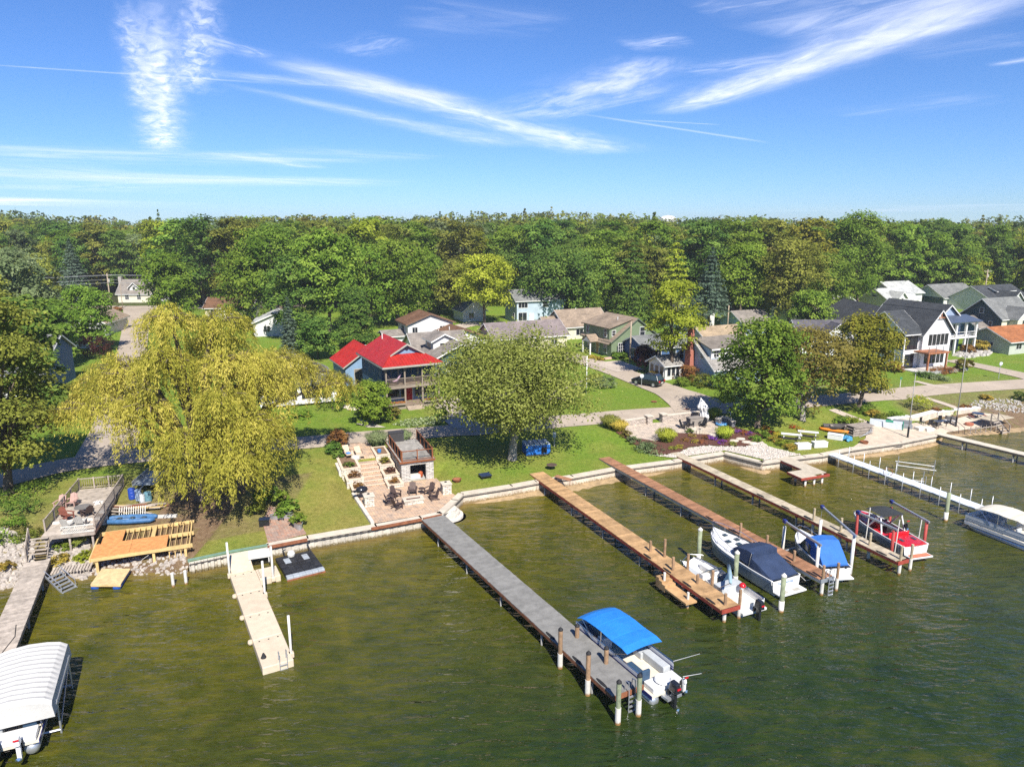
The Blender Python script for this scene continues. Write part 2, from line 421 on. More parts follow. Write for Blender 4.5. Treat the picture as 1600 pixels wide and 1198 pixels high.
dirt = np.clip(bb * np.interp(T, [0, 5, 9, 16, 20], [1.0, .95, .55, .25, 0]) * np.interp(X, [-60, -34, -30, 20], [.55, .75, 1, 1]) + 0.5 * ((X > -30) & (X < -19) & (T > 3) & (T < 14)), 0, 1)
wood = np.clip((T - 135) / 25, 0, 1)
ground_o = tag(grid_mesh('ground', X, Y, Z, grass_mat(), {'dry': dry, 'dirt': dirt, 'wood': wood}), kind='structure')

# ================================================================ LAKE
def water_mat():
    m, nt, out = nm('lake_water'); bs = nt.nodes.new('ShaderNodeBsdfPrincipled')
    geo = nt.nodes.new('ShaderNodeNewGeometry'); P = geo.outputs['Position']
    mp = nt.nodes.new('ShaderNodeMapping'); nt.links.new(P, mp.inputs[0]); mp.inputs['Rotation'].default_value = (0, 0, math.radians(-22)); mp.inputs['Scale'].default_value = (.38, 1.0, 1.0)
    W = mp.outputs[0]
    d = attr(nt, 'depth')
    weed = noise(nt, P, .33, 6, .68, .5); weed2 = noise(nt, W, 1.4, 5, .7)
    wk = math_(nt, 'ADD', math_(nt, 'MULTIPLY', weed, .6), math_(nt, 'MULTIPLY', weed2, .4))
    deep = ramp(nt, wk, [(.36, (.008, .020, .005)), (.52, (.020, .034, .006)), (.68, (.048, .054, .008))])
    shal = ramp(nt, wk, [(.34, (.028, .036, .003)), (.5, (.080, .074, .006)), (.66, (.150, .118, .012))])
    sand = ramp(nt, wk, [(.3, (.11, .075, .018)), (.7, (.22, .15, .05))])
    k1 = math_(nt, 'ADD', math_(nt, 'SUBTRACT', math_(nt, 'DIVIDE', d, 30.0), .12), math_(nt, 'MULTIPLY', math_(nt, 'SUBTRACT', weed, .5), .9), True)
    col = mixc(nt, k1, shal, deep)
    k0 = math_(nt, 'SUBTRACT', 1.0, math_(nt, 'ADD', math_(nt, 'DIVIDE', d, 1.6), math_(nt, 'MULTIPLY', math_(nt, 'SUBTRACT', weed2, .5), .8)), True)
    col = mixc(nt, math_(nt, 'MULTIPLY', k0, .8), col, sand)
    tuft = math_(nt, 'MULTIPLY', math_(nt, 'SUBTRACT', noise(nt, P, 4.5, 5, .72, .6), .56), 7.0, True)
    patchy = math_(nt, 'MULTIPLY', math_(nt, 'SUBTRACT', noise(nt, P, .16, 3), .45), 6.0, True)
    col = mixc(nt, math_(nt, 'MULTIPLY', math_(nt, 'MULTIPLY', tuft, patchy), .32), col, (.13, .10, .022))
    nt.links.new(col, bs.inputs['Base Color'])
    bs.inputs['Roughness'].default_value = .03; bs.inputs['IOR'].default_value = 1.333; bs.inputs['Specular IOR Level'].default_value = .5
    w1 = noise(nt, W, 1.35, 2, .45, .5); w2 = noise(nt, W, 3.8, 2, .5, .4); w3 = noise(nt, P, .12, 3)
    amp = math_(nt, 'ADD', math_(nt, 'MULTIPLY', w3, 1.1), .25)
    h = math_(nt, 'MULTIPLY', math_(nt, 'ADD', w1, math_(nt, 'MULTIPLY', w2, .38)), amp)
    bp = nt.nodes.new('ShaderNodeBump'); bp.inputs['Distance'].default_value = .30; bp.inputs['Strength'].default_value = 1.0
    nt.links.new(h, bp.inputs['Height']); nt.links.new(bp.outputs[0], bs.inputs['Normal'])
    nt.links.new(bs.outputs[0], out.inputs[0]); return m
sr = np.concatenate([[-2.0], np.arange(0, 30, 0.75), np.linspace(30, 120, 14), [300, 900]])
X, S = np.meshgrid(cx_[::2], sr, indexing='ij'); Yw = ys(X) - S
tag(grid_mesh('water', X[::-1], Yw[::-1], np.zeros_like(X), water_mat(), {'depth': np.maximum(S, 0)[::-1]}), kind='structure')

# ================================================================ ROADS AND DRIVES
def asphalt(name, base, crack):
    m, nt, out = nm(name); bs = nt.nodes.new('ShaderNodeBsdfPrincipled'); bs.inputs['Roughness'].default_value = .9; bs.inputs['Specular IOR Level'].default_value = .2
    geo = nt.nodes.new('ShaderNodeNewGeometry'); P = geo.outputs['Position']
    a = noise(nt, P, .35, 5, .65); b = noise(nt, P, 9, 4, .7)
    f = math_(nt, 'ADD', math_(nt, 'MULTIPLY', a, .6), math_(nt, 'MULTIPLY', b, .4))
    col = ramp(nt, f, [(.3, tuple(c * .72 for c in base)), (.55, base), (.75, tuple(c * 1.25 for c in base))])
    vo = nt.nodes.new('ShaderNodeTexVoronoi'); vo.feature = 'DISTANCE_TO_EDGE'; vo.inputs['Scale'].default_value = .28
    mp = nt.nodes.new('ShaderNodeVectorMath'); mp.operation = 'ADD'; nt.links.new(P, mp.inputs[0])
    nz = nt.nodes.new('ShaderNodeTexNoise'); nz.inputs['Scale'].default_value = .8; nt.links.new(P, nz.inputs['Vector']); nt.links.new(nz.outputs['Color'], mp.inputs[1])
    nt.links.new(mp.outputs[0], vo.inputs['Vector'])
    ck = math_(nt, 'LESS_THAN', vo.outputs['Distance'], .005)
    col = mixc(nt, math_(nt, 'MULTIPLY', ck, math_(nt, 'GREATER_THAN', a, .47)), col, crack)
    nt.links.new(col, bs.inputs['Base Color']); nt.links.new(bs.outputs[0], out.inputs[0]); MATS[name] = m; return m
ROAD = asphalt('lane_asphalt', (.38, .315, .245), (.16, .135, .12))
CONC = asphalt('drive_concrete', (.44, .37, .30), (.25, .21, .18))
def smooth_path(pts, n=8):
    P = [Vector(p[:2]) for p in pts]; o = []
    for i in range(len(P) - 1):
        a, b, c, d = P[max(i - 1, 0)], P[i], P[i + 1], P[min(i + 2, len(P) - 1)]
        for k in range(n):
            t = k / n
            o.append(0.5 * ((2 * b) + (-a + c) * t + (2 * a - 5 * b + 4 * c - d) * t * t + (-a + 3 * b - 3 * c + d) * t ** 3))
    o.append(P[-1]); return o
def strip(name, pts, width, m, lift=0.05, n=8, kind='structure'):
    path = smooth_path(pts, n); mb = MB(); K = 7
    wd = width if isinstance(width, (list, tuple)) else [width] * 2
    for i, p in enumerate(path):
        t = (path[min(i + 1, len(path) - 1)] - path[max(i - 1, 0)]).normalized(); nn = Vector((-t.y, t.x))
        ww = np.interp(i / (len(path) - 1), np.linspace(0, 1, len(wd)), wd)
        for k in range(K):
            q = p + nn * ww * (k / (K - 1) - .5)
            mb.v.append((q.x, q.y, gz(q.x, q.y) + lift))
    for i in range(len(path) - 1):
        for k in range(K - 1):
            a = i * K + k; mb.f.append((a, a + K, a + K + 1, a + 1)[::-1])
    o = mb.build(name, m, smooth=True)
    return tag(o, kind=kind)
def patch(name, poly, m, lift=0.05, kind='structure', z=None, res=0.8):
    """paved or planted area: outline on the ground, filled and draped"""
    import bmesh
    bm = bmesh.new(); vs = [bm.verts.new((p[0], p[1], 0)) for p in poly]; f = bm.faces.new(vs)
    bmesh.ops.triangulate(bm, faces=[f])
    for _ in range(5):
        es = [e for e in bm.edges if e.calc_length() > res]
        if not es: break
        bmesh.ops.subdivide_edges(bm, edges=es, cuts=1)
        bmesh.ops.triangulate(bm, faces=bm.faces[:])
    for v in bm.verts: v.co.z = (gz(v.co.x, v.co.y) if z is None else z) + lift
    bm.normal_update()
    if sum(f.normal.z for f in bm.faces) < 0: bmesh.ops.reverse_faces(bm, faces=bm.faces[:])
    me = bpy.data.meshes.new(name); bm.to_mesh(me); bm.free(); me.materials.append(m)
    me.polygons.foreach_set('use_smooth', [True] * len(me.polygons))
    o = bpy.data.objects.new(name, me); C.objects.link(o)
    return tag(o, kind=kind)
LANE = [(-260, 800), (-100, 772), (0, 751), (120, 724), (300, 705), (470, 692), (560, 684), (680, 675), (790, 666), (890, 657), (1000, 648), (1100, 641), (1200, 633), (1350, 620), (1450, 610), (1600, 600), (1800, 588), (2100, 572)]
LANEP = [G(*p) for p in LANE]
strip('road', LANEP, 4.2, ROAD, .06)
strip('side_road', [G(*p) for p in ((165, 712), (190, 640), (203, 570), (211, 520), (216, 482))], [5.5, 4.8, 4.6, 5, 7], ROAD, .085)
strip('cross_road', [G(*p) for p in ((-60, 492), (120, 482), (216, 481), (330, 480), (480, 478))], 7, ROAD, .12)
strip('side_road', [G(*p) for p in ((1105, 640), (1062, 618), (1010, 598), (955, 577), (900, 560), (820, 540))], [9.0, 5.4, 5.0, 5.0, 5.0], ROAD, .085)
strip('driveway', [G(*p) for p in ((1640, 598), (1580, 583), (1530, 572), (1485, 563))], [4.5, 4, 3.6, 3.4], ROAD, .085)
strip('driveway', [G(*p) for p in ((985, 580), (945, 566))], [5, 6], CONC, .12)
strip('driveway', [G(*p) for p in ((690, 520), (745, 506), (800, 520))], [4, 4.5, 4], CONC, .085)
strip('driveway', [G(*p) for p in ((735, 668), (705, 645), (697, 620))], [4, 3.4, 3.2], CONC, .085)
strip('driveway', [G(*p) for p in ((190, 632), (120, 640), (60, 646))], [3.2, 3.0], CONC, .085)
# ================================================================ TREES
rng = np.random.default_rng(11)
def leaf_mat(name, cols, trans=.42, objvar=.16):
    if name in MATS: return MATS[name]
    m, nt, out = nm(name)
    cc = ramp(nt, attr(nt, 'lc'), [(i / (len(cols) - 1), c) for i, c in enumerate(cols)])
    oi = nt.nodes.new('ShaderNodeObjectInfo'); hv = nt.nodes.new('ShaderNodeHueSaturation'); nt.links.new(cc, hv.inputs['Color'])
    nt.links.new(math_(nt, 'ADD', math_(nt, 'MULTIPLY', oi.outputs['Random'], 2 * objvar), 1 - objvar), hv.inputs['Value'])
    r2 = math_(nt, 'FRACT', math_(nt, 'MULTIPLY', oi.outputs['Random'], 17.3))
    nt.links.new(math_(nt, 'ADD', math_(nt, 'MULTIPLY', r2, .022 if objvar else 0.0), .489 if objvar else .5), hv.inputs['Hue'])
    df = nt.nodes.new('ShaderNodeBsdfDiffuse'); tl = nt.nodes.new('ShaderNodeBsdfTranslucent'); mx = nt.nodes.new('ShaderNodeMixShader'); mx.inputs[0].default_value = trans
    nt.links.new(hv.outputs[0], df.inputs[0]); nt.links.new(hv.outputs[0], tl.inputs[0])
    nt.links.new(df.outputs[0], mx.inputs[1]); nt.links.new(tl.outputs[0], mx.inputs[2]); nt.links.new(mx.outputs[0], out.inputs[0])
    MATS[name] = m; return m
LEAF = {
    'green':  [(0.060, 0.110, 0.016), (0.151, 0.249, 0.032), (0.302, 0.406, 0.064)],
    'dark':   [(0.046, 0.094, 0.023), (0.110, 0.192, 0.034), (0.234, 0.324, 0.062)],
    'bright': [(.062, .108, .014), (.145, .225, .026), (.275, .350, .058)],
    'olive':  [(0.087, 0.102, 0.021), (0.203, 0.226, 0.037), (0.360, 0.371, 0.081)],
    'yellow': [(0.135, 0.128, 0.015), (0.315, 0.285, 0.027), (0.570, 0.480, 0.068)],
    'gold':   [(.130, .125, .018), (.370, .290, .045), (.620, .450, .105)],
    'rust':   [(0.105, 0.053, 0.022), (0.240, 0.112, 0.038), (0.375, 0.225, 0.068)],
    'sage':   [(0.075, 0.105, 0.045), (0.165, 0.217, 0.090), (0.315, 0.367, 0.180)],
    'spruce': [(0.033, 0.063, 0.039), (0.090, 0.135, 0.087), (0.180, 0.240, 0.173)],
    'plum':   [(0.038, 0.015, 0.015), (0.083, 0.030, 0.027), (0.150, 0.068, 0.045)],
    'turn':   [(.085, .095, .014), (.205, .205, .028), (.380, .320, .055)],
    'brown':  [(0.094, 0.079, 0.020), (0.198, 0.176, 0.037), (0.330, 0.297, 0.083)],
    'lime':   [(0.112, 0.143, 0.015), (0.285, 0.338, 0.030), (0.510, 0.540, 0.075)],
    'silver': [(.085, .110, .020), (.205, .245, .048), (.370, .400, .115)],
}
def LM(k): return leaf_mat('foliage_' + k, LEAF[k])
BARK = mat('bark', (.13, .10, .075), .95, .35, 3, .03, 14)
BARKL = mat('bark_pale', (.30, .27, .23), .95, .3, 3, .03, 14)
def leaves(name, P, N, size, m, lc, aspect=.62, D=None, tr=None):
    """one mesh of leaf-sized faces: centres P, normals N, lengths size, tone lc"""
    n = len(P)
    N = N / (np.linalg.norm(N, axis=1, keepdims=True) + 1e-9)
    if D is None: D = rng.normal(size=(n, 3))
    A = D - N * np.sum(D * N, 1, keepdims=True); A /= (np.linalg.norm(A, axis=1, keepdims=True) + 1e-9)
    B = np.cross(N, A)
    s = np.asarray(size).reshape(-1, 1) * np.ones((n, 1)) * .5
    v = np.empty((n, 4, 3)); v[:, 0] = P - A * s; v[:, 1] = P + B * s * aspect; v[:, 2] = P + A * s; v[:, 3] = P - B * s * aspect
    me = bpy.data.meshes.new(name)
    me.vertices.add(n * 4); me.vertices.foreach_set('co', v.ravel())
    me.loops.add(n * 4); me.loops.foreach_set('vertex_index', np.arange(n * 4))
    me.polygons.add(n); me.polygons.foreach_set('loop_start', np.arange(0, n * 4, 4)); me.polygons.foreach_set('loop_total', np.full(n, 4))
    me.update(calc_edges=True)
    me.attributes.new('lc', 'FLOAT', 'FACE').data.foreach_set('value', np.clip(lc, 0, 1).astype(np.float32))
    me.materials.append(m); return me
def sph(n):
    d = rng.normal(size=(n, 3)); return d / np.linalg.norm(d, axis=1, keepdims=True)
def crown_pts(h, R, cb, n, nl=13, prof='round', flat=.85, clump=.5, lob=.40, extra=()):
    """points and normals on the lobes of a broadleaf crown standing at the origin; also the lobe list"""
    Ls = []
    for i in range(nl):
        u = (i + .5) / nl
        z = cb + (h - cb) * (u ** .9)
        k = (z - cb) / (h - cb)
        if prof == 'round': r = math.sqrt(max(0, 1 - (2 * k - .85) ** 2 / 1.45)) if k < .97 else .1
        elif prof == 'oval': r = math.sqrt(max(0.02, 1 - (2 * k - .8) ** 2 / 1.5)) * .95
        elif prof == 'spread': r = (1 - .62 * k ** 1.5) * (.75 + .35 * min(1, k * 4))
        elif prof == 'fan': r = .35 + .65 * min(1, k * 2.4) if k < .5 else 1 - .5 * ((k - .5) / .5) ** 1.7
        elif prof == 'cone': r = (1 - k) * .95 + .12
        elif prof == 'vase': r = .45 + .55 * min(1, k * 1.7) if k < .8 else .75
        else: r = 1
        a = i * 2.39996 + rng.uniform(-.4, .4)
        lr = R * lob * rng.uniform(.8, 1.2)
        rr = max(0, R * r - lr * .85) * (rng.uniform(.75, 1.05) if i < nl - 1 else .2)
        Ls.append((rr * math.cos(a), rr * math.sin(a), min(z, h - lr * .8), lr))
        if prof in ('round', 'spread', 'oval', 'fan') and rr > lr:
            a2 = a + PI * rng.uniform(.75, 1.25); q = rr * rng.uniform(.4, .95)
            Ls.append((q * math.cos(a2), q * math.sin(a2), min(z + rng.uniform(-.08, .08) * h, h - lr * .9), lr * rng.uniform(.75, 1.05)))
    Ls += list(extra); L = np.array(Ls)
    # clump centres on the lobes, then leaves round the clumps
    nc = max(40, int(n / 22)); li = rng.choice(len(L), nc * 2, p=L[:, 3] ** 2 / np.sum(L[:, 3] ** 2))
    d = sph(nc * 2); d[:, 2] = np.where(d[:, 2] < -.35, -d[:, 2], d[:, 2])
    c = L[li, :3] + d * (L[li, 3] * rng.uniform(.72, 1.12, nc * 2))[:, None] * np.array([1, 1, flat])
    ins = np.zeros(len(c))
    for l in L:
        ins += (np.linalg.norm((c - l[:3]) / np.array([1, 1, flat]), axis=1) < l[3] * .72)
    keep = (ins < 1) | (rng.random(len(c)) < .22)
    c, d = c[keep][:nc], d[keep][:nc]
    ci = rng.integers(0, len(c), n)
    sg = R * .085 * clump * 2
    P = c[ci] + rng.normal(size=(n, 3)) * np.array([sg, sg, sg * .62])
    N = d[ci] * .8 + sph(n) * .55 + np.array([.08, -.22, .5])
    tone = rng.random(len(c))[ci] * .7 + rng.random(n) * .3
    return P, N, tone, Ls
def trunk_mb(h, cb, r, Ls, lean=0, limbs=10, rr=.42):
    mb = MB(); top = cb + (h - cb) * .55
    bx, by = rng.uniform(-.06, .06, 2) * h
    pts = [(0, 0, -.3), (0, 0, 0.05), (bx * .2, by * .2, cb * .5), (bx * .5, by * .5, cb), (bx, by, top)]
    mb.tube(pts, [r * 1.55, r * 1.25, r, r * .85, r * .25], 9)
    idx = rng.permutation(len(Ls))[:limbs]
    for i in idx:
        l = Ls[i]; z0 = min(max(cb * .75, l[2] - h * .28), top * .92); k = (z0) / max(cb, .1)
        s = (bx * min(1, k * .5), by * min(1, k * .5), z0)
        mid = (l[0] * .5, l[1] * .5, (z0 + l[2]) * .5 + .04 * h)
        mb.tube([s, mid, (l[0], l[1], l[2] + l[3] * .3)], [r * rr, r * rr * .6, r * .08], 5)
        for j in range(3):
            e = sph(1)[0] * l[3] * .85; mb.tube([mid if j == 0 else (l[0] * .8, l[1] * .8, l[2] * .95 + mid[2] * .05), (l[0] + e[0], l[1] + e[1], l[2] + abs(e[2]) * .6)], [r * .2, r * .05], 4)
    return mb
def conifer_pts(h, R, cb, n, tiers=22, droop=.35, power=.85):
    per = max(6, n // (tiers * 9)); P, D, N = [], [], []
    for k in range(tiers):
        t = k / (tiers - 1); z = cb + (h - cb) * t; r = R * (1 - t) ** power + .12
        nb = max(4, int(11 * (1 - t) + 4)); off = rng.uniform(0, 6.3)
        for j in range(nb):
            a = off + 2 * PI * j / nb + rng.uniform(-.2, .2); rb = r * rng.uniform(.72, 1.12)
            s = rng.random(per) ** .7
            x = np.cos(a) * rb * s; y = np.sin(a) * rb * s; zz = z - droop * rb * s ** 1.4 + rng.normal(size=per) * .10 * (h / tiers) + .12 * rb * (s > .8)
            w = rng.normal(size=per) * .17 * rb * (1.15 - s * .5)
            P.append(np.stack([x - np.sin(a) * w, y + np.cos(a) * w, zz], 1))
            D.append(np.tile([np.cos(a), np.sin(a), -droop * .8], (per, 1)) + rng.normal(size=(per, 3)) * .45)
            N.append(np.tile([np.cos(a) * .45, np.sin(a) * .45, .9], (per, 1)) + rng.normal(size=(per, 3)) * .4)
    return np.concatenate(P), np.concatenate(N), np.concatenate(D)
def inside_crown(base, label, height, R, kind='green', cb=None, n=9000, leaf=.42, prof='round', nl=13, name='leafy_tree', cat='tree', group=None, bark=None, tr=None, rz=0, flat=.85, clump=.5, lob=.40, limbs=10, rr=.42, extra=()):
    cb = height * .28 if cb is None else cb
    root = empty(name, base, rz, label, cat, group)
    P, N, tone, Ls = crown_pts(height, R, cb, n, nl, prof, flat, clump, lob, extra)
    trunk_mb(height, cb, tr or max(.12, height * .017), Ls, limbs=limbs, rr=rr).build('trunk', bark or BARK, root, smooth=True)
    o = inst(leaves('crown', P, N, rng.uniform(.7, 1.3, len(P)) * leaf, LM(kind), tone), 'crown', root)
    return root
def conifer(base, label, height, R, kind='spruce', cb=.6, n=6000, leaf=.5, name='spruce_tree', group=None, droop=.35, tiers=22, power=.85):
    root = empty(name, base, 0, label, 'tree', group)
    P, N, D = conifer_pts(height, R, cb, n, tiers, droop, power)
    MB().tube([(0, 0, -.3), (0, 0, height * .5), (0, 0, height * .97)], [height * .018, height * .011, .02], 8).build('trunk', BARK, root, smooth=True)
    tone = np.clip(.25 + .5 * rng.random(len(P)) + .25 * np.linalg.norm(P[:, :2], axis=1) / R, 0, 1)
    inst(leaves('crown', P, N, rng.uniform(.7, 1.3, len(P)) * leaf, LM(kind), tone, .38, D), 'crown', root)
    return root
def T(bx, by, ty, wpx, label, kind='green', **kw):
    """a tree from its foot pixel, the row of its top and its width in pixels"""
    b = G(bx, by); hgt = atY(bx, ty, b[1])[1] - b[2]; sl = b[1] / math.cos(PIT)
    R = wpx * .5 * sl / F
    con = kw.pop('con', False)
    return (conifer if con else inside_crown)(b, label, hgt, R, kind, **kw)

# --- the big trees that stand out one by one
T(800, 718, 538, 250, 'big silvery green maple standing alone on the lakeside lawn', 'silver', n=52000, leaf=.25, prof='fan', nl=32, cb=3.4, bark=BARKL, tr=.42, lob=.24, clump=.6, limbs=34, extra=[(-3.7, 0, 12.0, 1.3), (-3.9, .4, 10.6, 1.7), (1.8, 0, 13.0, 1.2), (1.6, .3, 11.6, 1.7), (5.2, 0, 11.2, 1.2), (5.0, .3, 10.0, 1.7), (-.9, 0, 11.6, 1.2), (-6.6, 0, 8.6, 1.4), (7.2, 0, 8.0, 1.4), (-7.3, 0, 5.6, 1.3), (7.5, 0, 5.2, 1.3), (-5.6, 0, 10.2, 1.1)], name='maple_tree')
T(1183, 668, 500, 146, 'rounded dark green tree beside the flower bed and picnic tables', 'green', n=15000, leaf=.36, nl=18, cb=2.0, prof='oval', tr=.30, name='shade_tree')
T(1254, 657, 516, 150, 'thin brownish tree with bare grey branches near the white picnic tables', 'brown', n=9500, leaf=.34, nl=17, cb=2.4, prof='vase', bark=BARKL, tr=.30, limbs=18, rr=.55, name='shade_tree')
T(1341, 641, 494, 118, 'orange tinged yellow green tree beside the parked dark car', 'turn', n=15000, leaf=.34, nl=16, cb=2.4, prof='oval', tr=.25, name='shade_tree')
T(14, 772, 460, 196, 'large green tree overhanging the lane beside the weathered deck', 'olive', n=20000, leaf=.32, nl=20, cb=2.6, prof='round', tr=.35, lob=.34, clump=.6, flat=.55, limbs=16, name='maple_tree')
T(1050, 592, 436, 98, 'open yellow green tree in front of the red brick chimney', 'lime', n=8500, leaf=.36, nl=16, cb=4.2, prof='oval', tr=.26, flat=.5, lob=.34, name='locust_tree')
T(583, 662, 598, 66, 'bushy bright green small tree at the corner of the red roofed house', 'bright', n=9000, leaf=.26, nl=12, cb=.7, tr=.12, name='small_tree')
T(143, 550, 450, 92, 'dark green drooping tree beside the straight side road', 'green', n=9000, leaf=.45, nl=12, cb=1.8, prof='oval', name='shade_tree')
T(268, 508, 398, 86, 'bright green rounded maple beyond the willow by the side road', 'bright', n=11000, leaf=.55, nl=14, cb=3, name='maple_tree')
T(332, 475, 398, 52, 'russet red tree at the edge of the woods', 'rust', n=6000, leaf=.6, nl=11, cb=3, name='maple_tree')
T(557, 545, 452, 66, 'dense dark green egg shaped tree behind the red roofed garage', 'dark', n=12000, leaf=.42, nl=16, cb=.8, prof='cone', lob=.5, name='linden_tree')
T(497, 562, 498, 64, 'low dark green tree between the blue spruce and the red roofed garage', 'dark', n=7000, leaf=.42, nl=10, cb=1.2, name='small_tree')
T(757, 508, 394, 100, 'yellowish open maple in front of the pale blue house', 'lime', n=10000, leaf=.5, nl=15, cb=4.5, flat=.55, lob=.34, name='maple_tree')
T(695, 482, 436, 40, 'small dark purple leaved tree in a back yard', 'plum', n=4500, leaf=.5, nl=9, cb=1.5, name='plum_tree')
T(1007, 580, 540, 40, 'small purple leaved tree in front of the light blue cottage', 'plum', n=3500, leaf=.28, nl=9, cb=1.2, name='plum_tree')
T(1160, 512, 382, 96, 'tall fresh green oval tree behind the grey roofed cottages', 'bright', n=12000, leaf=.55, nl=15, cb=3.5, prof='oval', name='maple_tree')
T(1232, 520, 376, 104, 'yellow green spreading tree beside the dark roofed white house', 'olive', n=11000, leaf=.5, nl=15, cb=4, name='maple_tree')
T(1262, 540, 455, 70, 'mid green tree close to the dark shingled wing of the white house', 'green', n=8000, leaf=.45, nl=12, cb=2.5, name='shade_tree')
T(1328, 490, 332, 104, 'tallest poplar with an uneven top rising above the woods', 'green', n=13000, leaf=.6, nl=17, cb=5, prof='oval', lob=.32, name='poplar_tree')
T(1515, 470, 404, 62, 'yellow green rounded tree beside the tall utility pole', 'lime', n=8000, leaf=.5, nl=12, cb=2, name='maple_tree')
T(425, 512, 358, 122, 'tall leafy tree with pale leaning trunk behind the willow', 'bright', n=12000, leaf=.55, nl=16, cb=6, bark=BARKL, prof='oval', name='poplar_tree')
T(515, 528, 362, 116, 'broad tall green tree behind the dark egg shaped tree', 'green', n=13000, leaf=.55, nl=17, cb=6, name='oak_tree')
T(622, 508, 372, 118, 'broad bright green maple behind the brown roofed white house', 'bright', n=13000, leaf=.55, nl=17, cb=3.5, flat=.6, name='maple_tree')
T(880, 500, 392, 130, 'dark green wide tree shading the pale blue two storey house', 'dark', n=12000, leaf=.6, nl=16, cb=3.5, name='oak_tree')
T(655, 468, 388, 90, 'pale sage green tree rising from the woods', 'sage', n=8000, leaf=.6, nl=12, cb=4, name='silver_maple_tree')
T(365, 440, 350, 90, 'grey green rounded crown at the top of the woods', 'sage', n=8000, leaf=.65, nl=12, cb=5, name='silver_maple_tree')
T(1190, 455, 348, 84, 'bright golden green crown near the skyline', 'lime', n=8000, leaf=.6, nl=12, cb=5, name='maple_tree')
for a in ((58, 668, 466, 104, 'dark leafy tree in front of the blue house porch', 'dark', 3), (28, 545, 392, 120, 'pale grey green silver maple behind the blue house', 'sage', 5), (86, 575, 470, 80, 'mid green tree beside the white porch railing', 'green', 2), (-20, 590, 430, 120, 'broad olive tree at the end of the blue house', 'olive', 3), (62, 505, 400, 80, 'olive tree behind the tan roofed white house', 'olive', 3),
          (385, 515, 392, 96, 'dense green tree between the willow and the leaning poplar', 'green', 2), (468, 532, 402, 92, 'dark green tree shading the white bungalow', 'dark', 2), (572, 512, 384, 104, 'green tree between the dark egg shaped tree and the bright maple', 'green', 2), (668, 490, 398, 84, 'bright green tree behind the small purple leaved tree', 'bright', 2), (812, 478, 392, 110, 'dark green tree behind the pale blue two storey house', 'dark', 2),
          (930, 492, 388, 110, 'dense green tree behind the cream tan roofed house', 'green', 2), (1288, 500, 398, 96, 'leafy green tree at the back of the dark shingled wing', 'green', 2), (1385, 462, 384, 100, 'dark green tree behind the white garage block', 'dark', 2), (1440, 456, 378, 104, 'green tree behind the pale grey garage roofs', 'green', 2), (1575, 452, 372, 110, 'olive green tree behind the broad charcoal roof', 'olive', 2), (712, 495, 410, 70, 'olive tree beside the concrete drive behind the brown roofs', 'olive', 2)):
    T(*a[:5], a[5], n=8500, leaf=.55, nl=14, cb=a[6], name='leafy_tree')
# conifers
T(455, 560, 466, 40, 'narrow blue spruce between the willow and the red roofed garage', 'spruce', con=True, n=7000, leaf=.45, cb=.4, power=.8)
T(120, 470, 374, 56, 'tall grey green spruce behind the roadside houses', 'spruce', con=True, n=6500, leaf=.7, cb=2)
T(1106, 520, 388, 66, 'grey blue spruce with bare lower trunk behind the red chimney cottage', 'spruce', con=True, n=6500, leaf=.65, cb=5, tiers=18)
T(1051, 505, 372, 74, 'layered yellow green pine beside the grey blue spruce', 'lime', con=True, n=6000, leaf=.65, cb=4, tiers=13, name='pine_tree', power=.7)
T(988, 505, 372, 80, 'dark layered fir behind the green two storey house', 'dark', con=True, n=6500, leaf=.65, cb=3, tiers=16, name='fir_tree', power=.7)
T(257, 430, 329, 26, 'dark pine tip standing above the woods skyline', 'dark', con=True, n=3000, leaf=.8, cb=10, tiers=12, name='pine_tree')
T(1203, 530, 480, 20, 'small young spruce beside the light blue cottage', 'spruce', con=True, n=2500, leaf=.4, cb=.3, tiers=12)

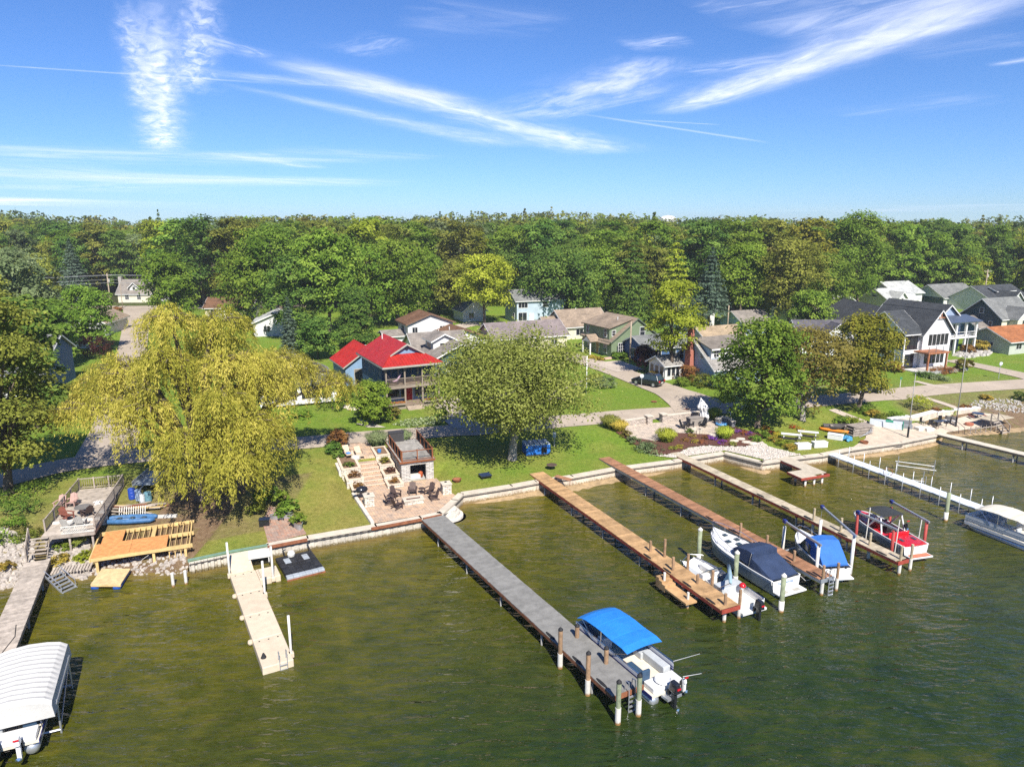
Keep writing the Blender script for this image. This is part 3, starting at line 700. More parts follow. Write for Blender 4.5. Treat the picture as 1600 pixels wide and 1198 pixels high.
# --- the weeping willow
def willow(bx, by, ty, label):
    b = G(bx, by); hgt = atY(bx, ty, b[1])[1] - b[2]
    root = empty('willow_tree', b, 0, label, 'tree')
    mb = MB(); mb.tube([(0, 0, -.3), (0, 0, .1), (.1, .2, 2), (.3, .1, 4.2)], [.85, .7, .55, .5], 10)
    # limb tips: direction, reach and height of the dome of each main limb
    heads = [(-6.8, 1.5, 10.6), (-9.4, 3.5, 9.0), (-11.0, 2.0, 7.6), (-8.0, 3.2, 11.2), (-10.6, 5.0, 9.6), (-4.5, 4, 11.5), (-1.5, 0, hgt - 1.2), (2.2, 2, hgt - 1.6), (5.2, 1, 12.0), (5.8, 2.5, 10.2), (5.4, 8.5, 10.6), (3.8, -3.2, 9.8), (-2.6, -3.4, 9.2), (5.2, -2.4, 7.6), (0, 5, 13), (5, 6.5, 11), (-6.4, -1.5, 8.6), (1.0, -4.6, 6.6), (7.0, 9.5, 9.2), (9.2, 11, 7.9), (4.6, -4.4, 5.2), (5.8, .2, 6.6), (-1.0, -2.0, 12.6), (3.2, -.8, 12.2)]
    P, D, N, TN = [], [], [], []
    for hx, hy, hz in heads:
        z0 = min(4.2, hz * .55)
        mid = (hx * .45, hy * .45, z0 + (hz - z0) * .75)
        mb.tube([(.2 + hx * .04, .1, z0 * .95), mid, (hx * .8, hy * .8, hz * .99), (hx, hy, hz)], [.3, .2, .11, .05], 6)
        lr = 2.1 if hx > -7 else 2.0
        ns = 100 if hx > -6 else 95
        thin = hx < -6; hv = rng.uniform(0, .3)
        sub = sph(9); sub[:, 2] = np.abs(sub[:, 2])
        for q in sub:
            e = (hx + q[0] * lr, hy + q[1] * lr, hz + q[2] * lr * .6)
            mb.tube([(hx * .8, hy * .8, hz * .98), ((hx * .8 + e[0]) * .5, (hy * .8 + e[1]) * .5, (hz + e[2]) * .5 + .25), e], [.08, .05, .02], 4)
        for _ in range(ns):
            q = sph(1)[0]; k = rng.random() ** .45
            s = np.array([hx + q[0] * lr * k * 1.15, hy + q[1] * lr * k * 1.15, hz + abs(q[2]) * lr * .75 * math.sqrt(max(0, 1.1 - k * k))])
            o2 = np.array([q[0], q[1], 0]); o2 /= (np.linalg.norm(o2) + .01)
            Ln = min(max(1.0, s[2] - rng.uniform(.5, 2.2)), rng.uniform(1.2, 4.8)) if rng.random() < .75 else rng.uniform(.6, 1.6)
            if hy > 8 or hx < -6: Ln = min(Ln, rng.uniform(1.0, 2.6))
            nl_ = int(Ln * (24 if not thin else 17)) + 12; t = np.sort(rng.random(nl_))
            bow = (1 - np.exp(-3.2 * t)) * rng.uniform(.35, 1.0)
            p = s + o2 * bow[:, None] + np.outer(t ** 1.25, [0, 0, -Ln]) + rng.normal(size=(nl_, 3)) * np.array([.13, .13, .08])
            P.append(p); d = np.tile([o2[0] * .35, o2[1] * .35, -1.0], (nl_, 1)) + rng.normal(size=(nl_, 3)) * .3; D.append(d)
            N.append(np.tile([o2[0] * .55 + hx * .03 + .1, o2[1] * .55 + hy * .03 - .15, .55], (nl_, 1)) + rng.normal(size=(nl_, 3)) * .45)
            TN.append(np.full(nl_, hv + rng.random() * .5) + rng.random(nl_) * .25)
    mb.build('trunk', BARK, root, smooth=True)
    P = np.concatenate(P); ok = P[:, 2] > .35
    P, D, N, TN = P[ok], np.concatenate(D)[ok], np.concatenate(N)[ok], np.concatenate(TN)[ok]
    inst(leaves('crown', P, N, rng.uniform(.15, .36, len(P)), leaf_mat('foliage_willow', [(.140, .150, .020), (.390, .365, .055), (.660, .560, .130)], objvar=0), TN, .27, D), 'crown', root)
    return root
willow(318, 782, 478, 'huge golden weeping willow hanging over the lakeshore bank')

# --- the woods: shared crowns, one object per tree
def woods():
    protos = []
    for k, (prof, nl, n, flat, lob) in enumerate((('round', 12, 6000, .85, .42), ('oval', 13, 6000, .85, .38), ('round', 14, 6200, .7, .36), ('vase', 13, 5600, .8, .4), ('oval', 11, 5600, .9, .45))):
        P, N, tone, Ls = crown_pts(20, 5.6, 3.4, n, nl, prof, flat, .55, lob)
        tm = trunk_mb(20, 4.5, .28, Ls, limbs=6)
        protos.append((P, N, tone, tm.mesh('trunk', BARK, True)))
    PC, NC, DC = conifer_pts(21, 3.6, 4, 3200, 18, .35, .75)
    kinds = ['green'] * 9 + ['dark'] * 7 + ['bright'] * 3 + ['olive'] * 7 + ['turn'] + ['sage', 'sage', 'lime', 'brown'] * 1 + ['rust'] * 0
    words = {'green': 'green', 'dark': 'dark green', 'bright': 'bright green', 'olive': 'olive green', 'turn': 'yellowing', 'sage': 'grey green', 'brown': 'brownish', 'lime': 'yellow green', 'rust': 'russet'}
    cache = {}
    def crown(pi, kd):
        if (pi, kd) not in cache:
            P, N, tone, tm = protos[pi]
            cache[pi, kd] = leaves('crown', P, N, rng.uniform(.7, 1.3, len(P)) * .6, LM(kd), tone)
        return cache[pi, kd]
    spots = []
    y = 168.0
    while y < 262:
        step = 9.2 + (y - 168) * .03
        hw = .79 * y + 8
        x = -hw + rng.uniform(0, step)
        while x < hw:
            X_, Y_ = x + rng.uniform(-2.4, 2.4), y + rng.uniform(-2.6, 2.6)
            # keep the streets, yards and far houses clear
            px_ = 800 + F * X_ / (Y_ * math.cos(PIT) + (H - 4) * math.sin(PIT))
            near = np.interp(px_, [0, 110, 240, 330, 600, 690, 780, 850, 1000, 1250, 1290, 1330, 1380, 1420, 1600], [185, 205, 212, 176, 176, 200, 205, 178, 172, 176, 180, 190, 196, 200, 196])
            if Y_ > near: spots.append((X_, Y_))
            x += step * rng.uniform(.9, 1.1)
        y += step * .92
    spots.sort(key=lambda s: s[1])
    spots = spots[:300]
    marks = [(120, 'the roadside houses'), (260, 'the cream cape cottage'), (420, 'the willow'), (560, 'the red roofed garage'), (700, 'the brown roofed white house'), (850, 'the pale blue two storey house'), (1000, 'the green saltbox house'), (1130, 'the red chimney cottage'), (1290, 'the grey roofed cottages'), (1420, 'the large white house'), (1530, 'the slate roofed outbuilding'), (9999, 'the dark teal house')]
    for X_, Y_ in spots:
        px_ = 800 + F * X_ / (Y_ * math.cos(PIT) + (H - 4) * math.sin(PIT)); near = next(n_ for x_, n_ in marks if px_ < x_); row = 'at the front of the woods behind ' if Y_ < 200 else ('in the woods behind ' if Y_ < 225 else 'deep in the woods behind ')
        kd = kinds[rng.integers(len(kinds))]; pi = int(rng.integers(5)); s = rng.uniform(.8, 1.18)
        r = empty('woodland_tree', (X_, Y_, gz(X_, Y_)), rng.uniform(0, 6.28), words[kd] + ' tree ' + row + near, 'tree', words[kd] + ' trees ' + row + near)
        r.scale = (s * rng.uniform(1.02, 1.3), s * rng.uniform(1.02, 1.3), s)
        inst(protos[pi][3], 'trunk', r); inst(crown(pi, kd), 'crown', r)
    ymax = spots[-1][1]
    # beyond them the wood reads as one mass
    PP, NN, TT, CC = [], [], [], []
    y = ymax - 1.0
    while y < 470:
        step = 10.5; hw = .80 * y + 10; x = -hw + rng.uniform(0, step)
        while x < hw:
            X_, Y_ = x + rng.uniform(-3, 3), y + rng.uniform(-3, 3)
            P, N, tone, _ = protos[int(rng.integers(5))]
            con = rng.random() < .025
            src = (PC, NC, rng.random(len(PC))) if con else (P, N, tone)
            nleaf = 330 if y < 330 else 230
            i = rng.integers(0, len(src[0]), nleaf)
            keep = src[0][i][:, 2] > 9
            i = i[keep]
            a = rng.uniform(0, 6.28); ca, sa = math.cos(a), math.sin(a); s = rng.uniform(.74, 1.2) * (1.05 if con else 1)
            R_ = np.array([[ca, sa, 0], [-sa, ca, 0], [0, 0, 1]])
            PP.append(src[0][i] @ R_ * s * np.array([1.12, 1.12, 1]) + np.array([X_, Y_, gz(X_, Y_)])); NN.append(src[1][i] @ R_)
            tv = rng.choice([.14, .24, .34, .44, .55, .70, .86], p=[.22, .24, .18, .14, .11, .07, .04])
            TT.append(np.clip(tv + (src[2][i] - .5) * .16, 0, 1))
            x += step * rng.uniform(.85, 1.15)
        y += step * .9
    P = np.concatenate(PP)
    m = leaf_mat('foliage_far', [(.045, .078, .014), (.115, .165, .025), (.17, .22, .03), (.19, .205, .038), (.25, .24, .045), (.24, .22, .06), (.25, .29, .15)], objvar=0)
    me = leaves('far_wood', P, np.concatenate(NN), rng.uniform(1.1, 2.0, len(P)), m, np.concatenate(TT), .75)
    tag(inst(me, 'far_wood'), 'distant mass of mixed woodland trees along the skyline', kind='stuff')
woods()
# ================================================================ HOUSES
def siding(name, col): return stripes('siding_' + name, col, tuple(c * .55 for c in col), .16, 'Z', .12)
def shingle(name, col):
    k = 'shingle_' + name
    if k in MATS: return MATS[k]
    m, nt, out = nm(k); bs = nt.nodes.new('ShaderNodeBsdfPrincipled'); bs.inputs['Roughness'].default_value = .92; bs.inputs['Specular IOR Level'].default_value = .15
    tc = nt.nodes.new('ShaderNodeTexCoord'); O = tc.outputs['Object']
    br = nt.nodes.new('ShaderNodeTexBrick'); br.inputs['Scale'].default_value = 1.0; br.inputs['Brick Width'].default_value = .42; br.inputs['Row Height'].default_value = .17; br.inputs['Mortar Size'].default_value = .012
    sp = nt.nodes.new('ShaderNodeSeparateXYZ'); nt.links.new(O, sp.inputs[0]); cb_ = nt.nodes.new('ShaderNodeCombineXYZ')
    nt.links.new(math_(nt, 'ADD', sp.outputs[0], sp.outputs[1]), cb_.inputs[0]); nt.links.new(math_(nt, 'MULTIPLY', sp.outputs[2], 1.7), cb_.inputs[1]); nt.links.new(cb_.outputs[0], br.inputs['Vector'])
    br.inputs['Color1'].default_value = (*[c * 1.18 for c in col], 1); br.inputs['Color2'].default_value = (*[c * .8 for c in col], 1); br.inputs['Mortar'].default_value = (*[c * .55 for c in col], 1)
    n1 = noise(nt, O, .5, 4); cc = mixc(nt, 1.0, br.outputs['Color'], ramp(nt, n1, [(.3, (.75, .75, .75)), (.7, (1.15, 1.13, 1.1))]), 'MULTIPLY')
    nt.links.new(cc, bs.inputs['Base Color']); nt.links.new(bs.outputs[0], out.inputs[0]); MATS[k] = m; return m
WHITE = mat('white_paint', (.66, .65, .63), .55, .06, 2)
TRIMG = mat('grey_trim', (.33, .31, .27), .7, .1, 2)
GLASS = mat('window_glass', (.018, .022, .028), .06, .2, .6, spec=.6)
DARK = mat('dark_opening', (.012, .012, .014), .8, .1)
BRICK = stripes('brick', (.36, .10, .06), (.42, .33, .28), .085, 'Z', .16, .85)
FOUND = mat('foundation', (.40, .38, .35), .9, .15, 2)
WOODG = mat('weathered_wood', (.33, .28, .235), .85, .3, 2.5, .004, 30, rnd=.10)
def win(root, blk, face, u, z, w, h, bars=(1, 1), fm=None, name='window'):
    """window on one face of a block (x0,x1,y0,y1): centre u along the face from its left end seen from outside, sill height z"""
    x0, x1, y0, y1 = blk
    rz, px, py = {'F': (0, x0 + u, y0), 'R': (PI / 2, x1, y0 + u), 'B': (PI, x1 - u, y1), 'L': (-PI / 2, x0, y1 - u)}[face]
    t = .07 if w > .5 else .05; mb = MB()
    mb.b2(-w / 2 - t, w / 2 + t, -.05, .02, z - t * 1.4, z); mb.b2(-w / 2 - t, w / 2 + t, -.05, .02, z + h, z + h + t)
    mb.b2(-w / 2 - t, -w / 2, -.05, .02, z, z + h); mb.b2(w / 2, w / 2 + t, -.05, .02, z, z + h)
    for i in range(1, bars[0]): mb.b2(-w / 2 + w * i / bars[0] - .025, -w / 2 + w * i / bars[0] + .025, -.042, .02, z, z + h)
    for i in range(1, bars[1]): mb.b2(-w / 2, w / 2, -.038, .02, z + h * i / bars[1] - .022, z + h * i / bars[1] + .022)
    f = mb.build(name, fm or WHITE, root, loc=(px, py, 0), rz=rz)
    MB().b2(-w / 2, w / 2, -.015, .02, z, z + h).build('pane', GLASS, f)
    return f
def door(root, blk, face, u, z, w, h, m, panels=0):
    x0, x1, y0, y1 = blk
    rz, px, py = {'F': (0, x0 + u, y0), 'R': (PI / 2, x1, y0 + u), 'L': (-PI / 2, x0, y1 - u)}[face]
    o = MB().b2(-w / 2, w / 2, -.04, .02, z, z + h).build('door', m, root, loc=(px, py, 0), rz=rz)
    fr = MB().b2(-w / 2 - .1, -w / 2, -.06, .02, z, z + h + .1).b2(w / 2, w / 2 + .1, -.06, .02, z, z + h + .1).b2(-w / 2, w / 2, -.06, .02, z + h, z + h + .1)
    fr.build('door_frame', WHITE if panels == 0 else TRIMG, o)
    if panels:
        for i in range(panels):
            MB().b2(-w / 2 + .05, w / 2 - .05, -.065, -.04, z + h * i / panels + .03, z + h * (i + 1) / panels - .03).build('door_panel', m, o)
    else: MB().tube([(w * .36, -.04, z + 1), (w * .36, -.10, z + 1)], .035, 6).build('handle', mat('brass', (.5, .4, .2), .3, .1, metal=1), o)
    return o
def slab(mb, a, b, c, d, th=.16):
    """roof plane as a solid sheet: four corners, counter-clockwise seen from above"""
    A, B, Cc, D = [Vector(p) for p in (a, b, c, d)]
    n = (B - A).cross(D - A).normalized() * th
    mb.hull([D, Cc, B, A], [p - n for p in (D, Cc, B, A)])
def gable(root, x0, x1, y0, y1, ze, rise, axis, wall, roof, trim=None, over=.45, z0=-.4, roofname='roof', ridge=.5):
    """walls up to eave and gable, two roof planes, rake and eave boards"""
    trim = trim or WHITE; mb = MB()
    if axis == 'y':
        xm = x0 + (x1 - x0) * ridge; zr = ze + rise
        pts = [(x0, z0), (x1, z0), (x1, ze), (xm, zr - .02), (x0, ze)]
        mb.hull([(p[0], y0, p[1]) for p in pts], [(p[0], y1, p[1]) for p in pts])
        w_ = mb.build('wall', wall, root)
        sl, sr = rise / (xm - x0), rise / (x1 - xm); r = MB(); a, b = y0 - over, y1 + over
        xa, za = x0 - over, ze - over * sl; xb, zb = x1 + over, ze - over * sr; lf = .14
        slab(r, (xa, a, za + lf), (xm + .03, a, zr + lf), (xm + .03, b, zr + lf), (xa, b, za + lf))
        slab(r, (xm - .03, a, zr + lf - .004), (xb, a, zb + lf), (xb, b, zb + lf), (xm - .03, b, zr + lf - .004))
        ro = r.build(roofname, roof, root)
        t = MB()
        for yy in (a - .045, b + .005):
            for (p, q) in (((xa, za), (xm, zr)), ((xb, zb), (xm, zr))):
                t.hull([(p[0], yy, p[1] + lf - .03), (q[0], yy, q[1] + lf - .03), (q[0], yy, q[1] + lf - .24), (p[0], yy, p[1] + lf - .24)], [(p[0], yy + .04, p[1] + lf - .03), (q[0], yy + .04, q[1] + lf - .03), (q[0], yy + .04, q[1] + lf - .24), (p[0], yy + .04, p[1] + lf - .24)])
        t.b2(xa - .05, xa - .005, a, b, za - .08, za + .08); t.b2(xb + .005, xb + .05, a, b, zb - .08, zb + .08)
        t.build('fascia', trim, ro)
    else:
        ym = y0 + (y1 - y0) * ridge; zr = ze + rise
        pts = [(y0, z0), (y0, ze), (ym, zr - .02), (y1, ze), (y1, z0)]
        mb.hull([(x0, p[0], p[1]) for p in pts], [(x1, p[0], p[1]) for p in pts])
        w_ = mb.build('wall', wall, root)
        sf, sb = rise / (ym - y0), rise / (y1 - ym); r = MB(); a, b = x0 - over, x1 + over; lf = .14
        ya, za = y0 - over, ze - over * sf; yb, zb = y1 + over, ze - over * sb
        slab(r, (a, ya, za + lf), (b, ya, za + lf), (b, ym + .03, zr + lf), (a, ym + .03, zr + lf))
        slab(r, (a, ym - .03, zr + lf - .004), (b, ym - .03, zr + lf - .004), (b, yb, zb + lf), (a, yb, zb + lf))
        ro = r.build(roofname, roof, root)
        t = MB()
        for xx in (a - .045, b + .005):
            for (p, q) in (((ya, za), (ym, zr)), ((yb, zb), (ym, zr))):
                t.hull([(xx, p[0], p[1] + lf - .03), (xx, q[0], q[1] + lf - .03), (xx, q[0], q[1] + lf - .24), (xx, p[0], p[1] + lf - .24)][::-1], [(xx + .04, p[0], p[1] + lf - .03), (xx + .04, q[0], q[1] + lf - .03), (xx + .04, q[0], q[1] + lf - .24), (xx + .04, p[0], p[1] + lf - .24)][::-1])
        t.b2(a, b, ya - .05, ya - .005, za - .08, za + .08); t.b2(a, b, yb + .005, yb + .05, zb - .08, zb + .08)
        t.build('fascia', trim, ro)
    return ro
def HR(px, py, ze, rz, label, cat='house', name='house', group=None):
    """house root from the pixel of its front left eave corner and its eave height"""
    z = 2.8
    for _ in range(6):
        a = at(px, py, z + ze); z = gz(*a)
    return empty(name, (a[0], a[1], z), math.radians(rz), label, cat, group)
def vent(root, x, y, z, h=.5): MB().tube([(x, y, z - .25), (x, y, z + h)], .07, 8).build('vent_pipe', WHITE, root)

# ---- the red roofed house
RED = mat('red_metal_roof', (.36, .018, .012), .5, .2, 1.4, spec=.5)
BLUE1 = siding('deep_blue', (.022, .082, .15)); BLUE2 = siding('pale_blue', (.20, .31, .45))
r = HR(598, 575, 5.6, 27.5, 'two storey blue house with red metal roof and double front porch')
e = 5.6; W, D = 8.0, 11.9
wl = MB().b2(.6, 7.4, 2.5, 11.4, -.4, 2.85).build('wall', BLUE2, r)
MB().b2(.58, 7.42, 2.48, 11.42, 2.85, e - .02).build('wall', BLUE1, r)
rf = MB()
hz = e + 1.05; zr = e + 2.25
def quad_slab(mb, pts, th=.12):
    V = [Vector(p) for p in pts]; n = (V[1] - V[0]).cross(V[-1] - V[0]).normalized() * th
    mb.hull(V[::-1], [v - n for v in V[::-1]])
quad_slab(rf, [(0, 0, e), (1.9, 2.6, hz), (1.9, 2.3, hz), (4, 2.3, zr), (4, D, zr), (0, D, e)][::-1])
quad_slab(rf, [(W, 0, e), (W, D, e), (4, D, zr), (4, 2.3, zr), (6.1, 2.3, hz), (6.1, 2.6, hz)][::-1])
quad_slab(rf, [(0, 0, e), (W, 0, e), (6.1, 2.62, hz), (1.9, 2.62, hz)])
ro = rf.build('roof', RED, r)
rb = MB()
for i in range(1, 29):
    y = .1 + i * .405
    for sx, xe in ((1, 0), (-1, W)):
        x_end = 4 if y > 2.35 else xe + sx * 1.9 * (y / 2.6)
        ze_ = e + (abs(x_end - xe)) * .5625
        s = .5625
        rb.hull([(xe, y - .02, e + .0), (x_end, y - .02, ze_), (x_end, y + .02, ze_), (xe, y + .02, e)], [(xe, y - .02, e + .045), (x_end, y - .02, ze_ + .045), (x_end, y + .02, ze_ + .045), (xe, y + .02, e + .045)])
for i in range(1, 20):
    x = i * .4; yt = min(2.6, 2.6 * min(x, W - x) / 1.9)
    rb.hull([(x - .02, 0, e), (x + .02, 0, e), (x + .02, yt, e + yt * .404), (x - .02, yt, e + yt * .404)], [(x - .02, 0, e + .045), (x + .02, 0, e + .045), (x + .02, yt, e + yt * .404 + .045), (x - .02, yt, e + yt * .404 + .045)])
tag(rb.build('roof_seam', RED, ro), kind='stuff')
MB().hull([(1.9, 2.7, hz - .05), (6.1, 2.7, hz - .05), (4, 2.7, zr - .15)], [(1.9, 2.8, hz - .05), (6.1, 2.8, hz - .05), (4, 2.8, zr - .15)]).build('gable', BLUE2, ro)
g2 = MB()
for a, b in (((1.7, hz - .02), (4, zr + .12)), ((6.3, hz - .02), (4, zr + .12))):
    g2.hull([(a[0], 2.24, a[1]), (b[0], 2.24, b[1]), (b[0], 2.24, b[1] - .24), (a[0], 2.24, a[1] - .2)], [(a[0], 2.30, a[1]), (b[0], 2.30, b[1]), (b[0], 2.30, b[1] - .24), (a[0], 2.30, a[1] - .2)])
g2.b2(-.03, W + .03, -.06, -.005, e - .2, e + .03).b2(-.06, -.005, -.03, D, e - .2, e + .03).b2(W + .005, W + .06, -.03, D, e - .2, e + .03)
g2.build('fascia', TRIMG, ro)
MB().lathe([(.22, 0), (.25, .04), (.2, .1)], (4, 2.66, zr - .62), 10).build('gable_lamp', DARK, ro)
vent(ro, 3.2, 10.2, zr - .2, .6)
bk = (.6, 7.4, 2.5, 11.4)
for u in (1.2, 3.6, 5.6): win(r, bk, 'L', u, 3.9, .55, .9, (1, 2), TRIMG)
win(r, bk, 'L', 8.0, 3.5, .8, 1.6, (1, 2), TRIMG)
for u, w in ((1.4, .8), (3.9, .6), (5.4, 1.2), (7.4, .7)): win(r, bk, 'L', u, 1.0, w, 1.2, (2 if w > 1 else 1, 1), TRIMG)
for u, w in ((1.2, 1.9), (2.7, .5), (6.0, 2.0)): win(r, bk, 'F', u, 1.25 if w > 1 else 1.1, w, 1.45, (1, 1), TRIMG); 
win(r, bk, 'F', 4.6, 1.1, .55, 1.5, (1, 1), TRIMG)
door(r, bk, 'F', 3.45, .62, .95, 2.05, mat('red_door', (.42, .015, .015), .5, .08))
for u, w in ((1.2, 1.7), (2.6, .7), (3.9, 1.5), (6.0, 2.2)): win(r, bk, 'F', u, 3.6 if w < 1.6 else 3.75, w, 1.5, (2 if w > 1.4 else 1, 1), TRIMG)
PW = mat('porch_wood', (.22, .165, .12), .8, .25, 2, .004, 30)
PT = mat('porch_trim', (.25, .205, .16), .75, .15, 2)
p1 = MB().b2(.4, 7.6, .5, 2.47, .45, .6).build('porch_floor', PW, r)
MB().b2(.45, 7.55, .55, .60, -.3, .45).build('porch_skirt', PT, p1)
p2 = MB().b2(.4, 7.6, .5, 2.47, 2.86, 3.02).build('balcony_floor', PW, r)
MB().b2(.35, 7.65, .42, .5, 2.7, 3.06).b2(.35, .40, .5, 2.4, 2.7, 3.06).b2(7.6, 7.65, .5, 2.4, 2.7, 3.06).build('balcony_edge', PT, p2)
MB().b2(.3, 7.7, .42, .6, e - .36, e - .14).build('porch_beam', PT, r)
for x in (.55, 2.95, 5.25, 7.45):
    MB().box((x, .62, 1.65), (.2, .2, 2.1)).build('porch_post', PT, r); MB().box((x, .62, 4.12), (.17, .17, 2.2)).build('porch_post', PT, r)
for (a, b) in ((.65, 2.85), (3.05, 5.15), (5.35, 7.35)):
    rl = MB().b2(a, b, .58, .66, 3.92, 3.98).b2(a, b, .60, .64, 3.12, 3.17).build('balcony_rail', PT, p2)
    bm_ = MB()
    n_ = int((b - a) / .13)
    for i in range(1, n_): bm_.b2(a + (b - a) * i / n_ - .018, a + (b - a) * i / n_ + .018, .602, .638, 3.17, 3.92)
    tag(bm_.build('baluster', PW, rl), kind='stuff')
for (a, b) in ((.65, 2.85), (5.35, 7.35)):
    rl = MB().b2(a, b, .58, .66, 1.45, 1.5).b2(a, b, .60, .64, .72, .77).build('porch_rail', PT, p1)
    fb = MB().b2(a, b, .25, .52, .62, .88).build('flower_box', PT, p1)
    nf = 260; P = np.stack([rng.uniform(a, b, nf), rng.uniform(.22, .5, nf), rng.uniform(.86, 1.1, nf)], 1)
    inst(leaves('flowers', P, sph(nf) + [0, -.4, .6], rng.uniform(.08, .16, nf), leaf_mat('orange_flowers', [(.05, .09, .02), (.45, .12, .02), (.6, .25, .05)]), rng.random(nf), .8), 'flowers', fb)
for i in range(4): MB().b2(3.0, 5.1, .5 - .3 * (4 - i) + .0, .5 - .3 * (3 - i), -.3, .5 - .13 * (4 - i)).build('step', mat('step_wood', (.36, .29, .22), .8, .2, 3), r)
hb = MB()
hp = [(.75 + 1.95 * t, .95, 4.55 - 1.1 * math.sin(PI * t)) for t in np.linspace(0, 1, 9)]
hm = MB().loft([[(p[0], p[1] - .35 * math.sin(PI * (i / 8)) - .02, p[2] + .12), (p[0], p[1], p[2]), (p[0], p[1] + .35 * math.sin(PI * (i / 8)) + .02, p[2] + .12)] for i, p in enumerate(hp)], cap=False)
tag(hm.build('hammock', mat('hammock_cloth', (.55, .28, .30), .8, .35, 5, col2=(.25, .32, .5)), smooth=True, loc=r.location, rz=math.radians(27.5)), 'striped cloth hammock slung across the upper porch of the red roofed house', 'hammock')
# ---- its garage
r = HR(536, 573, 3.0, 27.5, 'light blue garage with red metal roof and brown roll up door', 'garage', 'garage')
ro = gable(r, .4, 7.2, .4, 7.6, 3.0, 2.3, 'y', BLUE2, RED, TRIMG, .4)
rb = MB()
for i in range(20):
    y = .15 + i * .41
    for xe, s in ((0, 1), (7.6, -1)): rb.hull([(xe, y - .02, 2.87), (3.8, y - .02, 5.43), (3.8, y + .02, 5.43), (xe, y + .02, 2.87)], [(xe, y - .02, 2.92), (3.8, y - .02, 5.48), (3.8, y + .02, 5.48), (xe, y + .02, 2.92)])
tag(rb.build('roof_seam', RED, ro), kind='stuff')
door(r, (.4, 7.2, .4, 7.6), 'F', 2.9, 0, 3.2, 2.35, mat('brown_garage_door', (.16, .135, .105), .6, .1), 5)
win(r, (.4, 7.2, .4, 7.6), 'F', 3.4, 3.7, .7, .7, (2, 1))
# ---- white house with brown roofs
BROWN = shingle('brown', (.155, .085, .05)); TAN = shingle('tan', (.27, .21, .155)); GREY = shingle('grey', (.23, .205, .18)); CHAR = shingle('charcoal', (.055, .06, .066)); SLATE = shingle('slate', (.17, .175, .17)); PALE = shingle('pale_grey', (.42, .43, .42))
WS = siding('white', (.62, .61, .585)); CREAM = siding('cream', (.68, .63, .48)); SAGE = siding('sage_green', (.165, .215, .125)); LB = siding('light_blue', (.36, .48, .60)); PB = siding('powder_blue', (.40, .48, .55)); TEAL = siding('dark_teal', (.055, .085, .095)); SG = siding('stone_green', (.44, .47, .40)); BW = siding('bright_white', (.68, .68, .68)); NAVY = siding('navy', (.06, .12, .26))
r = HR(634, 507, 4.8, 24, 'white two storey house with low brown gable roof and brown roofed wing')
bk = (.5, 9.0, .5, 7.2)
gable(r, *bk, 4.8, 1.6, 'y', WS, BROWN, mat('brown_trim', (.17, .10, .065), .7, .1))
win(r, bk, 'F', 1.3, 3.1, .95, 1.0, (2, 1)); win(r, bk, 'F', 6.5, 3.1, .95, 1.0, (2, 1)); win(r, bk, 'L', 3.5, 3.0, 1.6, 1.1, (2, 1)); win(r, bk, 'L', 3.5, .6, 1.8, 1.6, (2, 1)); win(r, bk, 'F', 1.2, .8, 1.0, 1.1, (2, 1)); door(r, bk, 'F', 2.8, 0, .95, 2.05, WHITE)
b2_ = (4.0, 13.0, -6.4, .45)
ro = gable(r, *b2_, 2.7, 1.6, 'y', WS, BROWN, mat('brown_trim', (0, 0, 0)), roofname='wing_roof'); win(r, b2_, 'L', 1.5, .9, 1.2, 1.0, (2, 1)); win(r, b2_, 'L', 4.2, .9, 1.2, 1.0, (2, 1)); vent(ro, 7, -3.4, 4.1, .4); vent(ro, 5.6, -1.5, 3.5, .3)
gable(r, -3.2, .4, 2.0, 6.6, 2.6, .7, 'x', WS, GREY, roofname='lean_to_roof')
# ---- grey roofed pair behind the red house
r = HR(646, 546, 2.7, 24, 'low cream house with grey brown shingle roof behind the red roofed house')
bk = (.4, 9.5, .4, 7.0); gable(r, *bk, 2.7, 2.0, 'x', CREAM, GREY); win(r, bk, 'F', 2.0, .8, 1.1, 1.2, (2, 1)); win(r, bk, 'F', 5.0, .8, 1.1, 1.2, (2, 1)); win(r, bk, 'L', 3.3, 1.0, 1.0, 1.1, (2, 1))
r = HR(676, 562, 2.8, 24, 'dark green cottage with grey roof and white dormer beside the red roofed house')
bk = (.4, 9.0, .4, 8.0); gable(r, *bk, 2.8, 2.0, 'y', siding('bottle', (.05, .09, .085)), GREY); win(r, bk, 'L', 3, .8, 1.2, 1.2, (2, 1)); win(r, bk, 'F', 2.5, .8, 1.2, 1.2, (2, 1))
dm = (1.6, 5.2, 4.6, 8.6); gable(r, *dm, 4.9, .9, 'y', WS, GREY, roofname='dormer_roof'); win(r, dm, 'L', 1.8, 3.3, 2.2, 1.1, (3, 1)); win(r, dm, 'F', 1.8, 3.4, 1.4, 1.0, (2, 1))
# ---- pale blue two storey house
r = HR(806, 470, 5.2, 20, 'pale blue two storey house with grey roof shaded by trees')
bk = (.4, 12, .4, 8.4); gable(r, *bk, 5.2, 2.0, 'x', PB, SLATE); win(r, bk, 'F', 1.5, 3.5, 2.2, 1.2, (3, 1)); win(r, bk, 'F', 1.4, .6, 2.0, 1.8, (2, 1)); win(r, bk, 'F', 7, 3.5, 1.2, 1.2, (1, 2)); win(r, bk, 'L', 3, 3.3, 1.0, 1.3, (1, 2)); win(r, bk, 'L', 6, .8, 1.0, 1.3, (1, 2)); door(r, bk, 'F', 3.6, 0, .95, 2.05, WHITE)
